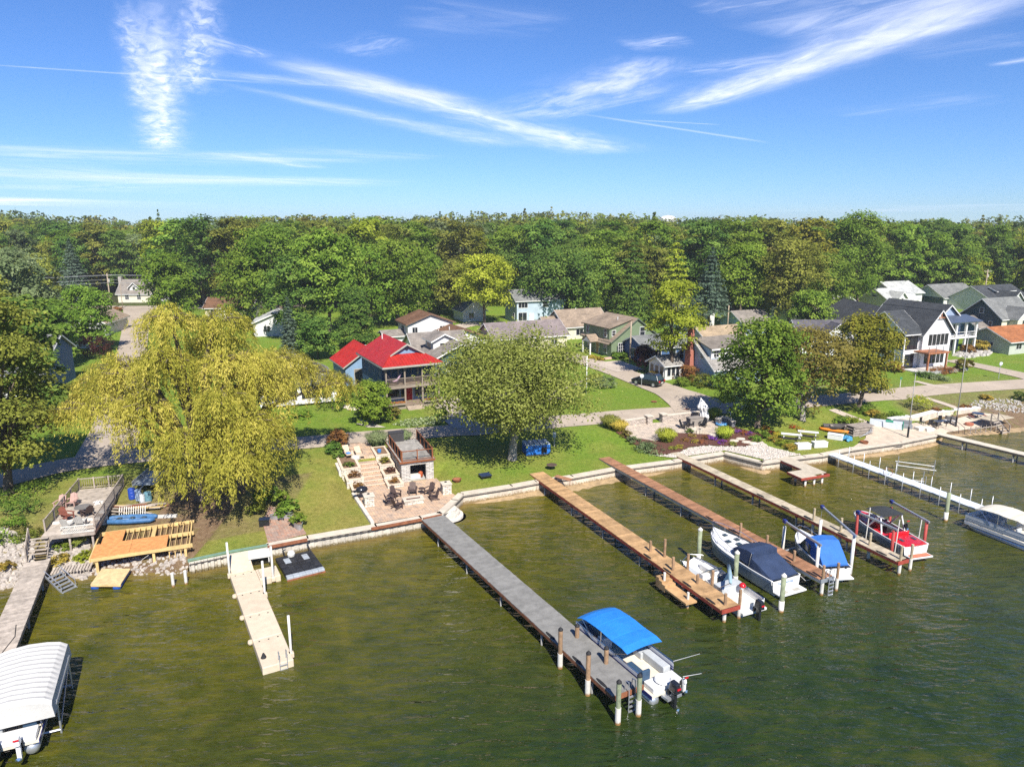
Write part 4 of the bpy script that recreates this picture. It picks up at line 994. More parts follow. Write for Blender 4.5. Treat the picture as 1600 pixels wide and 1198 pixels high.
# ---- cream house with tan roof, its mauve roofed neighbour
r = HR(862, 512, 2.7, 26, 'cream single storey house with tan hip and gable roof')
bk = (3.4, 13.5, .4, 8.4); gable(r, *bk, 2.7, 2.7, 'x', CREAM, TAN); b3 = (.2, 3.38, 1.6, 7.2); gable(r, *b3, 2.5, 1.7, 'x', CREAM, TAN, roofname='wing_roof'); win(r, bk, 'F', 6.9, .8, .9, 1.3, (1, 2)); win(r, bk, 'F', 3.2, .8, 1.6, 1.2, (2, 1)); vent(r, 8, 4.4, 5.2, .5)
tag(MB().b2(0, 3.0, -.05, .05, 0, 1.9).build('garden_fence', mat('red_cedar', (.20, .065, .04), .8, .2), loc=(r.location.x + 9.2, r.location.y + 2.0, r.location.z), rz=math.radians(26)), 'dark red wooden fence panel beside the cream house', 'fence')
r = HR(770, 530, 2.6, 24, 'long low house with mauve brown roof behind the silvery maple')
bk = (.4, 15, .4, 8); gable(r, *bk, 2.6, 2.2, 'x', CREAM, shingle('mauve', (.21, .175, .17))); 
for u in (2, 5, 8.5, 12): win(r, bk, 'F', u, .8, 1.2, 1.2, (2, 1))
# ---- green saltbox
r = HR(955.5, 534, 2.75, 26, 'sage green saltbox house with white framed windows and small gabled entry porch')
bk = (0, 10.5, 0, 9.5)
ro = gable(r, *bk, 2.75, 3.7, 'y', SAGE, TAN, mat('green_trim', (.09, .12, .08), .7, .1), .3)
dmr = (.12, 5.2, .9, 9.3)
MB().hull([(.12, .9, 2.6), (5.2, .9, 2.6), (5.2, .9, 6.3), (.12, .9, 5.0)], [(.12, 9.3, 2.6), (5.2, 9.3, 2.6), (5.2, 9.3, 6.3), (.12, 9.3, 5.0)]).build('dormer_wall', SAGE, r)
mb = MB(); slab(mb, (-.3, .55, 5.02), (5.25, .55, 6.62), (5.25, 9.6, 6.62), (-.3, 9.6, 5.02)); mb.build('dormer_roof', TAN, r)
for u in (1.4, 7.2): win(r, dmr, 'L', u, 3.35, .8, 1.35, (1, 2))
win(r, dmr, 'F', .9, 3.6, .7, .9, (1, 2)); win(r, bk, 'F', 2.1, .75, 1.3, 1.6, (3, 3)); win(r, bk, 'F', 6.4, 3.4, 1.0, 1.5, (1, 2)); win(r, bk, 'L', 2.4, .6, 1.0, 1.6, (1, 2)); win(r, bk, 'L', 7.6, .6, 1.0, 1.6, (2, 2)); door(r, bk, 'L', 5.2, .1, .9, 2.05, mat('tan_door', (.35, .22, .10), .6, .1))
pr = MB(); slab(pr, (-2.1, 5.0 - 1.5, 2.25), (-2.1, 5.0, 3.35), (.1, 5.0, 3.35), (.1, 3.5, 2.25)); slab(pr, (-2.1, 5.0, 3.346), (-2.1, 6.5, 2.25), (.1, 6.5, 2.25), (.1, 5.0, 3.346))
po = pr.build('porch_roof', TAN, r); MB().hull([(-1.98, 3.8, 2.3), (-1.98, 5, 3.15), (-1.98, 6.2, 2.3)], [(-1.9, 3.8, 2.3), (-1.9, 5, 3.15), (-1.9, 6.2, 2.3)]).build('porch_gable', WHITE, po)
for y in (3.8, 6.2): MB().box((-1.9, y, 1.1), (.22, .22, 2.4)).build('porch_post', WHITE, po)
slab_ = MB(); slab(slab_, (-.75, .0, 2.35), (.15, .0, 2.85), (.15, 3.5, 2.85), (-.75, 3.5, 2.35), .1); slab_.build('pent_roof', TAN, r); vent(ro, 3.2, 3, 6.0, .55)
MB().b2(-3.0, 0, -1.2, -.9, -.2, .35).build('garden_edging', mat('pink_stone', (.5, .34, .27), .9, .2), r)
# ---- light blue cottage with red chimney
r = HR(1116, 577, 2.6, 25, 'light blue cottage with tall red brick chimney and wide shed dormer')
bk = (.3, 9.5, .3, 9.7); ro = gable(r, *bk, 2.6, 3.6, 'x', LB, shingle('dove', (.28, .265, .245)), WHITE, .35)
MB().hull([(.7, 1.6, 3.2), (9.1, 1.6, 3.2), (9.1, 1.6, 5.25), (.7, 1.6, 5.25)], [(.7, 5.2, 3.2), (9.1, 5.2, 3.2), (9.1, 5.2, 6.1), (.7, 5.2, 6.1)]).build('dormer_wall', LB, r)
mb = MB(); slab(mb, (.3, 1.1, 5.28), (9.5, 1.1, 5.28), (9.5, 5.2, 6.42), (.3, 5.2, 6.42)); dr = mb.build('dormer_roof', shingle('ash', (.20, .175, .15)), r)
MB().b2(.28, 9.52, 1.02, 1.09, 5.08, 5.28).b2(.66, .72, 1.52, 1.7, 3.5, 5.2).build('fascia', WHITE, dr)
MB().b2(.72, 9.0, 1.56, 1.6, 3.85, 5.15).build('dormer_front', WHITE, dr)
for u in (.85, 2.0, 3.15, 5.5, 7.0): win(r, (.7, 9.1, 1.56, 5.2), 'F', u, 4.0, .85, 1.0, (2, 2))
win(r, bk, 'L', 6.6, 3.7, .6, .65, (2, 2)); win(r, bk, 'F', 3, .7, 1.4, 1.4, (2, 2)); win(r, bk, 'F', 6, .7, 1.4, 1.4, (2, 2)); win(r, bk, 'L', 2.0, 2.9, .9, 1.4, (1, 2))
ch = MB().b2(-.55, .28, 4.7, 5.9, -.3, 4.6).b2(-.45, .2, 4.9, 5.7, 4.6, 8.0).build('chimney', BRICK, r); MB().b2(-.52, .27, 4.83, 5.77, 7.82, 8.06).build('chimney_cap', FOUND, ch); MB().lathe([(.13, 0), (.11, .35)], (-.12, 5.3, 8.06), 8).build('flue', mat('clay', (.35, .15, .08), .9), ch)
b4 = (-3.6, -.6, 6.5, 10.5); gable(r, *b4, 2.4, 1.0, 'x', WS, shingle('dove', (0, 0, 0)), roofname='sunroom_roof')
for u in (.7, 1.5, 2.3): win(r, b4, 'F', u, .6, .6, 1.4)
for u in (.8, 2.0, 3.2): win(r, b4, 'L', u, .6, .8, 1.4)
# ---- cottages behind it
r = HR(1106, 534, 2.5, 24, 'small house with tan hipped roof behind the red chimney cottage'); bk = (.4, 9, .4, 7); gable(r, *bk, 2.5, 2.0, 'x', CREAM, shingle('straw', (.34, .26, .17))); win(r, bk, 'F', 3, .8, 1.2, 1.1, (2, 1))
r = HR(1162, 506, 2.6, 24, 'powder blue cottage with grey roof under tall trees'); bk = (.4, 8, .4, 7.5); gable(r, *bk, 2.6, 2.1, 'x', LB, GREY); win(r, bk, 'F', 3.2, .9, 1.5, 1.1, (3, 1)); win(r, bk, 'L', 3.5, .9, 1.2, 1.2, (2, 1)); gable(r, 7.98, 11, 1.2, 6.4, 2.4, 1.3, 'x', WS, GREY, roofname='wing_roof')
r = HR(1072, 492, 3.4, 24, 'white house with tall windows half hidden behind the conifers'); bk = (.4, 8, .4, 8); gable(r, *bk, 4.2, 2.2, 'y', WS, SLATE)
for u in (1.5, 2.8, 4.1): win(r, bk, 'F', u, 1.5, .7, 2.0)
r = HR(1008, 545, 2.5, 24, 'low blue house with grey hip roof beside the green saltbox'); bk = (.4, 9.5, .4, 7.5); gable(r, *bk, 2.5, 1.5, 'x', NAVY, SLATE); win(r, bk, 'F', 2.5, .7, 1.2, 1.3, (2, 1)); win(r, bk, 'F', 5.5, .7, 1.2, 1.3, (2, 1)); win(r, bk, 'L', 3.5, .7, 1.2, 1.3, (2, 1))
# ---- the big white house
r = HR(1417, 521, 5.8, 22, 'large white modern house with charcoal roof and screened upper porch')
A = (3.4, 9.8, -.3, 10.0); B = (0, 3.38, .2, 8.4)
MB().b2(.02, 3.36, .22, 8.38, -.4, 2.75).b2(3.0, 3.36, .22, 8.38, 2.75, 5.75).build('wall', BW, r)
for y_ in (.22, 8.0): MB().b2(.02, .2, y_, y_ + .2, 2.75, 5.75).build('porch_post', WHITE, r)
MB().b2(.02, 3.36, .2, 8.38, 2.75, 3.0).build('porch_floor', WHITE, r)
for (bx, f, L_) in ((B, 'L', 7.6), (B, 'F', 2.9)):
    n_ = 4 if f == 'L' else 3
    for i in range(n_):
        uu = (.3 + L_ * (i + .5) / n_)
        win(r, (.06, 3.3, .26, 8.3), f, uu, 3.1, L_ / n_ - .14, 2.5, (1, 1), DARK, 'screen')
gable(r, 0, 3.6, .2, 8.4, 5.8, 3.0, 'x', BW, CHAR, WHITE, .4, z0=5.75)
rA = gable(r, *A, 5.8, 3.4, 'y', BW, CHAR, WHITE, .5)
for i in range(5):
    win(r, A, 'F', 1.7 + i * .92, 3.7, .62, 1.6, (1, 1), mat('black_frame', (.02, .02, .02), .5))
    win(r, A, 'F', 1.2 + i * .92, .7, .62, 1.6, (1, 1), mat('black_frame', (0, 0, 0)))
for u in (4.6, 5.6): win(r, (0.02, 3.36, .22, 8.38), 'L', u + .6, .7, .8, 1.7, (1, 1))
for u in (.9, 1.9): win(r, (0.02, 3.36, .22, 8.38), 'F', u, .15, .85, 2.1, (1, 1), mat('black_frame', (0, 0, 0)))
MB().lathe([(.42, 0), (.42, .05)], (0, 0, 0), 14).build('round_window', DARK, r, loc=(-.03, 4.3, 7.0)).rotation_euler = (0, -PI / 2, 0)
MB().hull([(5.6, -.66, 8.0), (7.6, -.66, 8.0), (7.55, -.66, 8.15), (5.65, -.66, 8.15)], [(5.6, -.6, 8.0), (7.6, -.6, 8.0), (7.55, -.6, 8.15), (5.65, -.6, 8.15)]).b2(6.52, 6.68, -.66, -.6, 8.15, 8.9).build('gable_truss', mat('cedar', (.33, .13, .06), .7, .2), rA)
CED = mat('cedar', (0, 0, 0))
bal = MB().b2(1.6, 6.4, -3.0, -.32, 2.75, 2.98).build('balcony', CED, r)
for x in (1.9, 6.0): MB().box((x, -2.8, 1.35), (.24, .24, 2.8)).build('balcony_post', CED, bal)
rl = MB().b2(1.6, 6.4, -2.98, -2.94, 3.9, 3.94).b2(1.6, 6.4, -2.98, -2.94, 3.3, 3.32).b2(1.6, 6.4, -2.98, -2.94, 3.6, 3.62)
for x in (1.62, 3.2, 4.8, 6.38): rl.b2(x - .03, x + .03, -2.99, -2.93, 2.98, 3.94)
rl.build('balcony_rail', mat('rail_grey', (.22, .22, .22), .5, metal=.5), bal)
MB().b2(-.5, 8.5, -4.2, -.3, -.4, .12).build('terrace', mat('terrace_stone', (.5, .47, .43), .85, .15), r)
MB().b2(-.8, 9.0, -4.55, -4.22, -.6, .35).build('terrace_wall', mat('grey_block', (.30, .30, .29), .9, .2), r)
r = empty('house', (64.5, 122.5, gz(64.5, 122.5)), 0, 'long charcoal roofed house with small front gable behind the orange tinged tree', 'house')
gable(r, 0, 12, 1, 27, 3.4, 3.8, 'y', BW, CHAR)
gable(r, -13, -.05, 2.0, 9, 3.2, 2.3, 'x', BW, shingle('purple_grey', (.10, .095, .11)), roofname='wing_roof')
gable(r, -9.5, -5.5, -.6, 2.3, 3.9, 1.7, 'y', BW, shingle('purple_grey', (0, 0, 0)), roofname='bay_roof'); win(r, (-9.5, -5.5, -.6, 2.3), 'L', 1.5, 1.5, 1.2, 1.6); win(r, (-9.5, -5.5, -.6, 2.3), 'F', 2, 1.2, 1.4, 1.6, (2, 1))
for y in (4.5, 5.1): vent(r, 8.0, y, 6.2, .7)
# ---- white neighbour with columned porch
r = HR(1478, 504, 5.8, 22, 'white house with blue grey gable and two storey columned porch')
A = (.4, 7.6, 2.6, 15); rA = gable(r, *A, 5.6, 2.8, 'y', siding('dusk_blue', (.30, .37, .48)), CHAR)
po = MB().b2(.2, 8.2, -.2, 2.58, 2.75, 3.0).b2(.0, 8.4, -.4, 2.58, 5.5, 5.75).build('porch', WHITE, r)
mb = MB(); slab(mb, (-.3, -.7, 5.78), (8.7, -.7, 5.78), (8.7, 2.7, 6.6), (-.3, 2.7, 6.6)); mb.build('porch_roof', mat('blue_metal_roof', (.07, .09, .13), .4, .1), r)
for x in (.4, 2.9, 5.4, 8.0):
    for z in (1.3, 4.25): MB().box((x, 0, z), (.34, .34, 2.6 if z < 2 else 2.5)).build('column', WHITE, po)
for u in (1.2, 3.4, 5.8):
    for z in (.5, 3.5): win(r, A, 'F', u, z, 1.3, 1.7, (2, 1))
MB().b2(.3, 8.1, -.12, -.06, 3.85, 3.92).b2(.3, 8.1, -.11, -.07, 3.4, 3.44).build('porch_rail', WHITE, po)
# ---- dark teal house
r = HR(1566, 497, 4.4, 22, 'dark teal house with white trimmed gable and cream front')
bk = (0, 10, 0, 8.6); gable(r, *bk, 4.4, 3.4, 'x', TEAL, SLATE); MB().b2(.02, 10, -.04, .0, -.3, 4.35).build('front_cladding', CREAM, r)
for u in (2.6, 6.4): win(r, bk, 'L', u, 2.3, .7, 1.2, (1, 2))
win(r, bk, 'L', 4.3, 5.0, .8, 1.0, (1, 2)); gable(r, 2.0, 6.0, -1.8, 1.5, 4.6, 1.8, 'y', CREAM, SLATE, roofname='front_gable_roof'); win(r, (2, 6, -1.8, 1.5), 'F', 2, 2.8, 1.2, 1.2, (2, 1))
r = HR(1530, 512, 2.4, 22, 'low grey roofed shed between the white houses and the stone green cottage'); bk = (.3, 9, .3, 7); gable(r, *bk, 2.4, 1.8, 'x', NAVY, GREY); win(r, bk, 'F', 2, .7, 1.0, 1.0)
r = HR(1580, 534, 2.45, 22, 'stone green cottage with rusty orange shingle roof')
bk = (.4, 11, .4, 8.8); gable(r, *bk, 2.45, 1.9, 'x', SG, shingle('rusty', (.33, .13, .055)), WHITE, .5); win(r, bk, 'L', 5.0, 1.2, .9, .6, (2, 1)); win(r, bk, 'F', 2.5, .9, 1.4, 1.2, (2, 1)); door(r, bk, 'F', 5, 0, .95, 2, mat('blue_door', (.2, .3, .42), .5))
# ---- white garages and houses further back
r = HR(1390, 470, 3.0, 22, 'white garage block with pale grey roof and small dormer'); bk = (.4, 11, .4, 9.5); gable(r, *bk, 3.0, 2.6, 'x', WS, PALE); win(r, bk, 'L', 4.5, 3.6, 1.4, .4); gable(r, 2.5, 5.0, -.6, 3, 3.9, 1.2, 'y', WS, PALE, roofname='dormer_roof'); win(r, (2.5, 5, -.6, 3), 'F', 1.25, 2.6, .7, .9)
gable(r, 8, 18, 5, 15, 4.2, 2.6, 'x', WS, PALE, roofname='rear_roof')
r = HR(1476, 465, 2.9, 24, 'long white outbuilding with slate grey roof and dark gable end'); bk = (.4, 14.5, .4, 10); gable(r, *bk, 2.9, 3.0, 'x', WS, SLATE); MB().b2(.34, .38, .6, 9.8, 0, 2.8).build('end_cladding', TEAL, r)
for u in (5, 6.2, 9.5): win(r, bk, 'F', u, .9, .7, 1.1, (1, 2))
r = HR(1466, 445, 4.0, 24, 'small far house with white gable above dark brown walls'); gable(r, .4, 7, .4, 8, 4.0, 2.0, 'y', WS, BROWN); MB().b2(.35, 7.05, .3, .39, -.2, 3.6).build('front_cladding', mat('dark_brown_siding', (.09, .045, .03), .8, .15), r); win(r, (.4, 7, .3, 8), 'F', 3.3, 1.2, 1.2, 1.1, (2, 1))
r = HR(1552, 470, 3.2, 24, 'white house with broad charcoal roof and long dormer window'); bk = (.4, 16, .4, 12); gable(r, *bk, 3.2, 3.2, 'x', WS, CHAR); dm = (5, 12, 2.6, 6.5); gable(r, *dm, 5.3, .8, 'x', LB, CHAR, roofname='dormer_roof')
for u in (1, 2.3, 3.6, 5, 6.2): win(r, dm, 'F', u, 4.5, .9, .6)
gable(r, 3.0, 8, -2.5, 3, 3.2, 2.2, 'y', WS, CHAR, roofname='front_gable_roof'); win(r, (3, 8, -2.5, 3), 'F', 2.5, 1, 1.4, 1.3, (2, 1))
r = HR(1311, 478, 3.2, 24, 'small white house tucked behind the dark shingled wing'); bk = (.4, 7, .4, 8); gable(r, *bk, 3.2, 2.0, 'y', WS, PALE); win(r, bk, 'F', 3, 1, 1.2, 1.2, (2, 1))
r = HR(1243, 488, 2.7, 24, 'pale green cottage seen through the trees beside a bare yard'); bk = (.4, 8, .4, 7); gable(r, *bk, 2.7, 1.8, 'x', SG, GREY); win(r, bk, 'F', 2, .9, 1.1, 1.2, (2, 1)); win(r, bk, 'F', 5, .9, 1.1, 1.2, (2, 1))
# ---- left hand side
r = HR(180, 458, 2.7, 2, 'cream cape cottage with grey brown roof, chimney and white dormer'); bk = (.4, 9.4, .4, 8); ro = gable(r, *bk, 2.7, 3.4, 'x', CREAM, GREY); gable(r, 3.6, 6.0, 1.0, 4.2, 4.4, 1.1, 'y', WS, GREY, roofname='dormer_roof'); win(r, (3.6, 6, 1, 4.2), 'F', 1.2, 3.5, .7, .9, (1, 2)); win(r, bk, 'F', 5.8, .9, 1.0, 1.3, (2, 2)); win(r, bk, 'F', 2.5, .9, 1.0, 1.3, (2, 2)); MB().b2(-.5, .3, 3.4, 4.4, -.3, 7.0).build('chimney', mat('grey_stone', (.36, .33, .3), .9, .3, 3), r)
gable(r, 9.45, 14.5, 1, 7, 2.5, 2.0, 'x', WS, GREY, roofname='wing_roof'); win(r, (9.4, 14.5, 1, 7), 'F', 2.3, .8, 1.0, 1.3, (2, 2))
r = HR(100, 523, 2.6, 8, 'small white shed with flat rust brown roof beside the side road', 'shed', 'shed'); MB().b2(.3, 4.6, .3, 5.5, -.3, 2.6).build('wall', WS, r); rf = MB().b2(0, 4.9, 0, 5.8, 2.6, 2.82).build('roof', mat('rust_felt', (.18, .075, .04), .9, .2), r); win(r, (.3, 4.6, .3, 5.5), 'F', 3.0, 1.2, .7, .9, (1, 2))
r = HR(86, 506, 2.8, 8, 'white house with tan grey gable roof behind the small shed'); bk = (.4, 9, .4, 12); gable(r, *bk, 2.8, 2.2, 'y', WS, TAN); win(r, bk, 'F', 2.5, .9, 1.1, 1.2, (2, 1))
r = HR(-150, 566, 5.2, 12, 'blue house with white columned front porch and white railing'); bk = (.4, 15.5, 2.6, 11); gable(r, *bk, 5.0, 2.2, 'x', NAVY, SLATE)
for u in (2, 5, 8, 11.5): win(r, bk, 'F', u, 3.1, 1.1, 1.4, (1, 2)); win(r, bk, 'F', u, .9, 1.3, 1.6, (1, 2))
po = MB().b2(.2, 15.7, -.2, 2.58, .35, .55).b2(.2, 15.7, -.2, -.1, -.4, .36).build('porch', WHITE, r)
for x in np.linspace(.4, 15.4, 6): MB().box((float(x), 0, 1.75), (.2, .2, 2.4)).build('column', WHITE, po)
mb = MB(); slab(mb, (-.2, -.6, 2.95), (16, -.6, 2.95), (16, 2.7, 3.7), (-.2, 2.7, 3.7)); mb.build('porch_roof', SLATE, r)
rl = MB().b2(.4, 15.4, -.05, .05, 1.4, 1.47).b2(.4, 15.4, -.03, .03, .7, .74).build('porch_rail', WHITE, po); bb_ = MB()
for i in range(100): bb_.b2(.45 + i * .15 - .02, .45 + i * .15 + .02, -.02, .02, .74, 1.4)
tag(bb_.build('baluster', WHITE, rl), kind='stuff')
r = HR(316, 481, 2.7, 6, 'low house with flat brown roof beyond the willow'); bk = (.4, 11, .4, 9); gable(r, *bk, 2.7, 1.9, 'x', CREAM, BROWN); win(r, bk, 'F', 2.2, .8, 1.8, 1.3, (2, 1)); win(r, bk, 'F', 7, .8, 1.4, 1.3, (2, 1))
r = HR(392, 505, 2.8, 14, 'white bungalow with pale grey roof beside the leaning poplar'); bk = (.4, 9, .4, 9); gable(r, *bk, 2.8, 1.8, 'y', WS, PALE); win(r, bk, 'F', 2.5, .9, 1.2, 1.2, (2, 1)); door(r, bk, 'F', 5.5, 0, .95, 2.05, WHITE)
r = HR(402, 606, 2.8, 22, 'grey bungalow with tapered white porch columns half hidden by the willow'); bk = (.4, 9.5, 2.4, 11); gable(r, *bk, 2.8, 2.3, 'y', siding('mid_grey', (.24, .25, .26)), SLATE); win(r, bk, 'F', 2.6, .8, 1.8, 1.4, (3, 1)); win(r, bk, 'L', 4, .9, 1.2, 1.2, (2, 1)); win(r, bk, 'F', 7.2, .8, 1.2, 1.4, (2, 1))
po = MB().b2(.2, 9.7, -.2, 2.38, .3, .5).b2(.2, 9.7, -.3, .1, 2.55, 2.85).build('porch', WHITE, r)
for x in (.6, 4.9, 9.2): MB().box((x, 0, 1.0), (.6, .6, 1.1)).box((x, 0, 2.05), (.44, .44, 1.0), taper=.7).build('column', WHITE, po)
mb = MB(); slab(mb, (-.2, -.6, 2.9), (10.1, -.6, 2.9), (10.1, 2.5, 3.5), (-.2, 2.5, 3.5)); mb.build('porch_roof', SLATE, r)
r = HR(722, 486, 2.6, 24, 'small white house with grey gable behind the yellowish maple'); bk = (.4, 6, .4, 7); gable(r, *bk, 2.6, 2.2, 'y', WS, SLATE); win(r, bk, 'F', 2, .8, 1.2, 1.2, (2, 1))
r = HR(672, 448, 3.2, 10, 'long pale green roofed building at the edge of the woods'); bk = (.4, 22, .4, 10); gable(r, *bk, 3.2, 2.0, 'x', WS, shingle('moss', (.22, .25, .22)))
for u in (3, 8, 13, 18): win(r, bk, 'F', u, .9, 1.3, 1.3, (2, 1))
r = HR(-30, 452, 3.2, 6, 'pale house with grey roof deep among the trees by the power lines'); bk = (.4, 12, .4, 9); gable(r, *bk, 3.2, 2.2, 'x', WS, SLATE); win(r, bk, 'F', 3, 1, 1.3, 1.2, (2, 1)); win(r, bk, 'F', 8, 1, 1.3, 1.2, (2, 1))
# ================================================================ SEAWALLS
VINYL = mat('vinyl_sheet', (.52, .475, .40), .6, .22, 1.2, rnd=.06, stain=((.13, .10, .045), .34))
CAPM = mat('wall_cap', (.54, .475, .385), .85, .16, 1.2, .004, 20)
CONCW = mat('wall_concrete', (.58, .50, .40), .88, .28, .8, .006, 12, rnd=.05, stain=((.20, .14, .065), .42))
RUST = mat('rust_steel', (.25, .095, .045), .8, .35, 3)
GREENC = mat('green_cap', (.16, .26, .20), .6, .2)
STONE = mat('cut_stone', (.60, .55, .48), .9, .25, 2.0, .02, 8, rnd=.08)
SHP = [(float(a), float(b)) for a, b in zip(SHX, SHY)]
def seawall(name, i0, i1, label, kind, top=1.05):
    root = empty(name, (SHP[i0][0], SHP[i0][1], 0), 0, label, 'seawall')
    o = Vector(SHP[i0]); cap = MB(); line = MB(); ctr = 0
    for i in range(i0, i1):
        a, b = Vector(SHP[i]), Vector(SHP[i + 1]); d = b - a; L = d.length; th = math.atan2(d.y, d.x); nn = Vector((d.y, -d.x)).normalized()
        m = (a + b) / 2 - o
        cap.box((m.x - nn.x * .18, m.y - nn.y * .18, top - .06), (L + .12, .62 if kind != 'vinyl' else .26, .16), th)
        line.box((m.x + nn.x * .135, m.y + nn.y * .135, top - .26), (L, .05, .07), th)
        w0 = .46 if kind == 'vinyl' else (.6 if kind == 'rib' else 2.3)
        n = max(1, round(L / w0)); w = L / n
        pm = MB()
        if kind in ('vinyl', 'rib'):
            dp = .13 if kind == 'vinyl' else .06
            pr = [(0, 0), (.12, 0), (.28, -dp), (.72, -dp), (.88, 0), (1, 0), (1, .2), (0, .2)]
            pm.prism([(p[0] * w - w / 2, p[1] + .02) for p in pr], -.6, top - .14)
        else:
            pm.b2(-w / 2 + .012, w / 2 - .012, -.06, .2, -.6, top - .145)
        me = pm.mesh('wall_panel', VINYL if kind != 'conc' else CONCW)
        for k in range(n):
            p = a + d * ((k + .5) / n) - o
            inst(me, 'wall_panel', root, (p.x, p.y, 0), th); ctr += 1
    cap.build('cap', GREENC if kind == 'vinyl' else CAPM, root); line.build('waler', mat('waler_dark', (.07, .06, .055), .7, .2), root)
    return root
iv = 9
seawall('seawall', iv, 11, 'corrugated white vinyl seawall with green cap beside the unfinished deck', 'vinyl')
seawall('seawall', 11, 15, 'ribbed white seawall below the lawn and brick terrace', 'rib')
seawall('seawall', 15, 22, 'pale concrete seawall running past the silvery maple lawn', 'conc')
seawall('seawall', 22, 29, 'stepped concrete seawall round the gravel bank and concrete terrace', 'conc')
# rusty walers and pilaster on the ribbed wall
def rust_bar(i, s0, s1, label):
    a, b = Vector(SHP[i]), Vector(SHP[i + 1]); d = (b - a); nn = Vector((d.y, -d.x)).normalized(); th = math.atan2(d.y, d.x); L = d.length * (s1 - s0); m = a + d * (s0 + s1) / 2
    tag(MB().box((0, 0, 0), (L, .14, .22)).build('steel_beam', RUST, loc=(m.x + nn.x * .21, m.y + nn.y * .21, 1.0), rz=th), label, 'beam')
rust_bar(11, -.02, .97, 'rust coloured steel beam capping the wall by the black float platform')
rust_bar(13, -.12, .99, 'long rust coloured steel beam capping the wall by the grey dock')
rust_bar(14, .05, .95, 'short rust coloured steel beam past the grey dock')
# sand at the foot of the walls
SAND = mat('wet_sand', (.36, .255, .14), .9, .3, 1.6)
def foot_sand(x0, x1, w, name='beach'):
    xs = np.linspace(x0, x1, 40); mb = MB()
    for x in xs:
        k = max(0.0, math.sin(PI * (x - x0) / (x1 - x0))) ** .5
        ww = .15 + w * k * (.75 + .5 * random.random())
        y = float(ys(x)); mb.v += [(x, y - .02, .16 * k + .01), (x, y - ww * .5, .10 * k), (x, y - ww, -.03)]
    for i in range(len(xs) - 1):
        for k in (0, 1): mb.f.append((i * 3 + k, i * 3 + k + 1, (i + 1) * 3 + k + 1, (i + 1) * 3 + k))
    tag(mb.build(name, SAND, smooth=True), kind='structure')
foot_sand(-3.6, 16, 1.2); foot_sand(24.2, 27, .7); foot_sand(36, 52, .7); foot_sand(53, 66, 1.6)
# curved stone steps at the terrace corner
r = empty('stone_steps', (*world(7.2, 1.6), 0), PTH, 'pale curved stone steps stacked at the water corner of the brick terrace', 'steps')
for k in range(4):
    rr = 2.6 - .45 * k; mb = MB()
    pts = [(rr * math.cos(t) * .62 - .6 + .0, rr * math.sin(t) * .62) for t in np.linspace(-1.75, .55, 9)] + [(-1.2, .6), (-1.2, -1.2)]
    mb.prism(pts, -.3 + .28 * k, .0 + .28 * k); mb.build('stone_course', STONE, r, bevel=.03)

# ================================================================ DOCKS
W_OR = mat('wood_orange', (.42, .26, .125), .75, .28, 2, .003, 30, rnd=.2)
W_BR = mat('wood_brown', (.30, .15, .08), .75, .25, 2, .003, 30, rnd=.24)
W_TAN = mat('wood_tan', (.44, .375, .27), .8, .25, 2, .003, 30, rnd=.17)
W_GREY = mat('wood_grey', (.205, .20, .185), .8, .2, 2, .003, 30, rnd=.07)
W_OLD = mat('wood_silvered', (.42, .36, .30), .85, .3, 2.5, .004, 30, rnd=.14)
W_NEW = mat('wood_new', (.62, .44, .19), .75, .18, 2, rnd=.10)
REDB = mat('red_edge', (.30, .055, .035), .7, .2, 2)
ALU = mat('aluminium', (.55, .57, .60), .35, .1, 2, metal=.7)
GALV = mat('galvanised_pipe', (.45, .46, .47), .45, .15, 3, metal=.5)
BLK = mat('black_rubber', (.018, .018, .02), .7, .1)
PILE = mat('pile_wood', (.30, .19, .11), .85, .3, 3, rnd=.1, stain=((.13, .10, .045), .34))
PILEG = mat('pile_green', (.24, .27, .17), .85, .3, 3, stain=((.13, .10, .045), .34))
PILEW = mat('pile_sleeve', (.58, .56, .51), .6, .14, 2, stain=((.24, .13, .045), .22))
PLW = mat('plywood', (.60, .27, .095), .75, .25, 3)
def to_local(root, p):
    th = root.rotation_euler[2]; dx, dy = p[0] - root.location.x, p[1] - root.location.y
    return (dx * math.cos(th) + dy * math.sin(th), -dx * math.sin(th) + dy * math.cos(th))
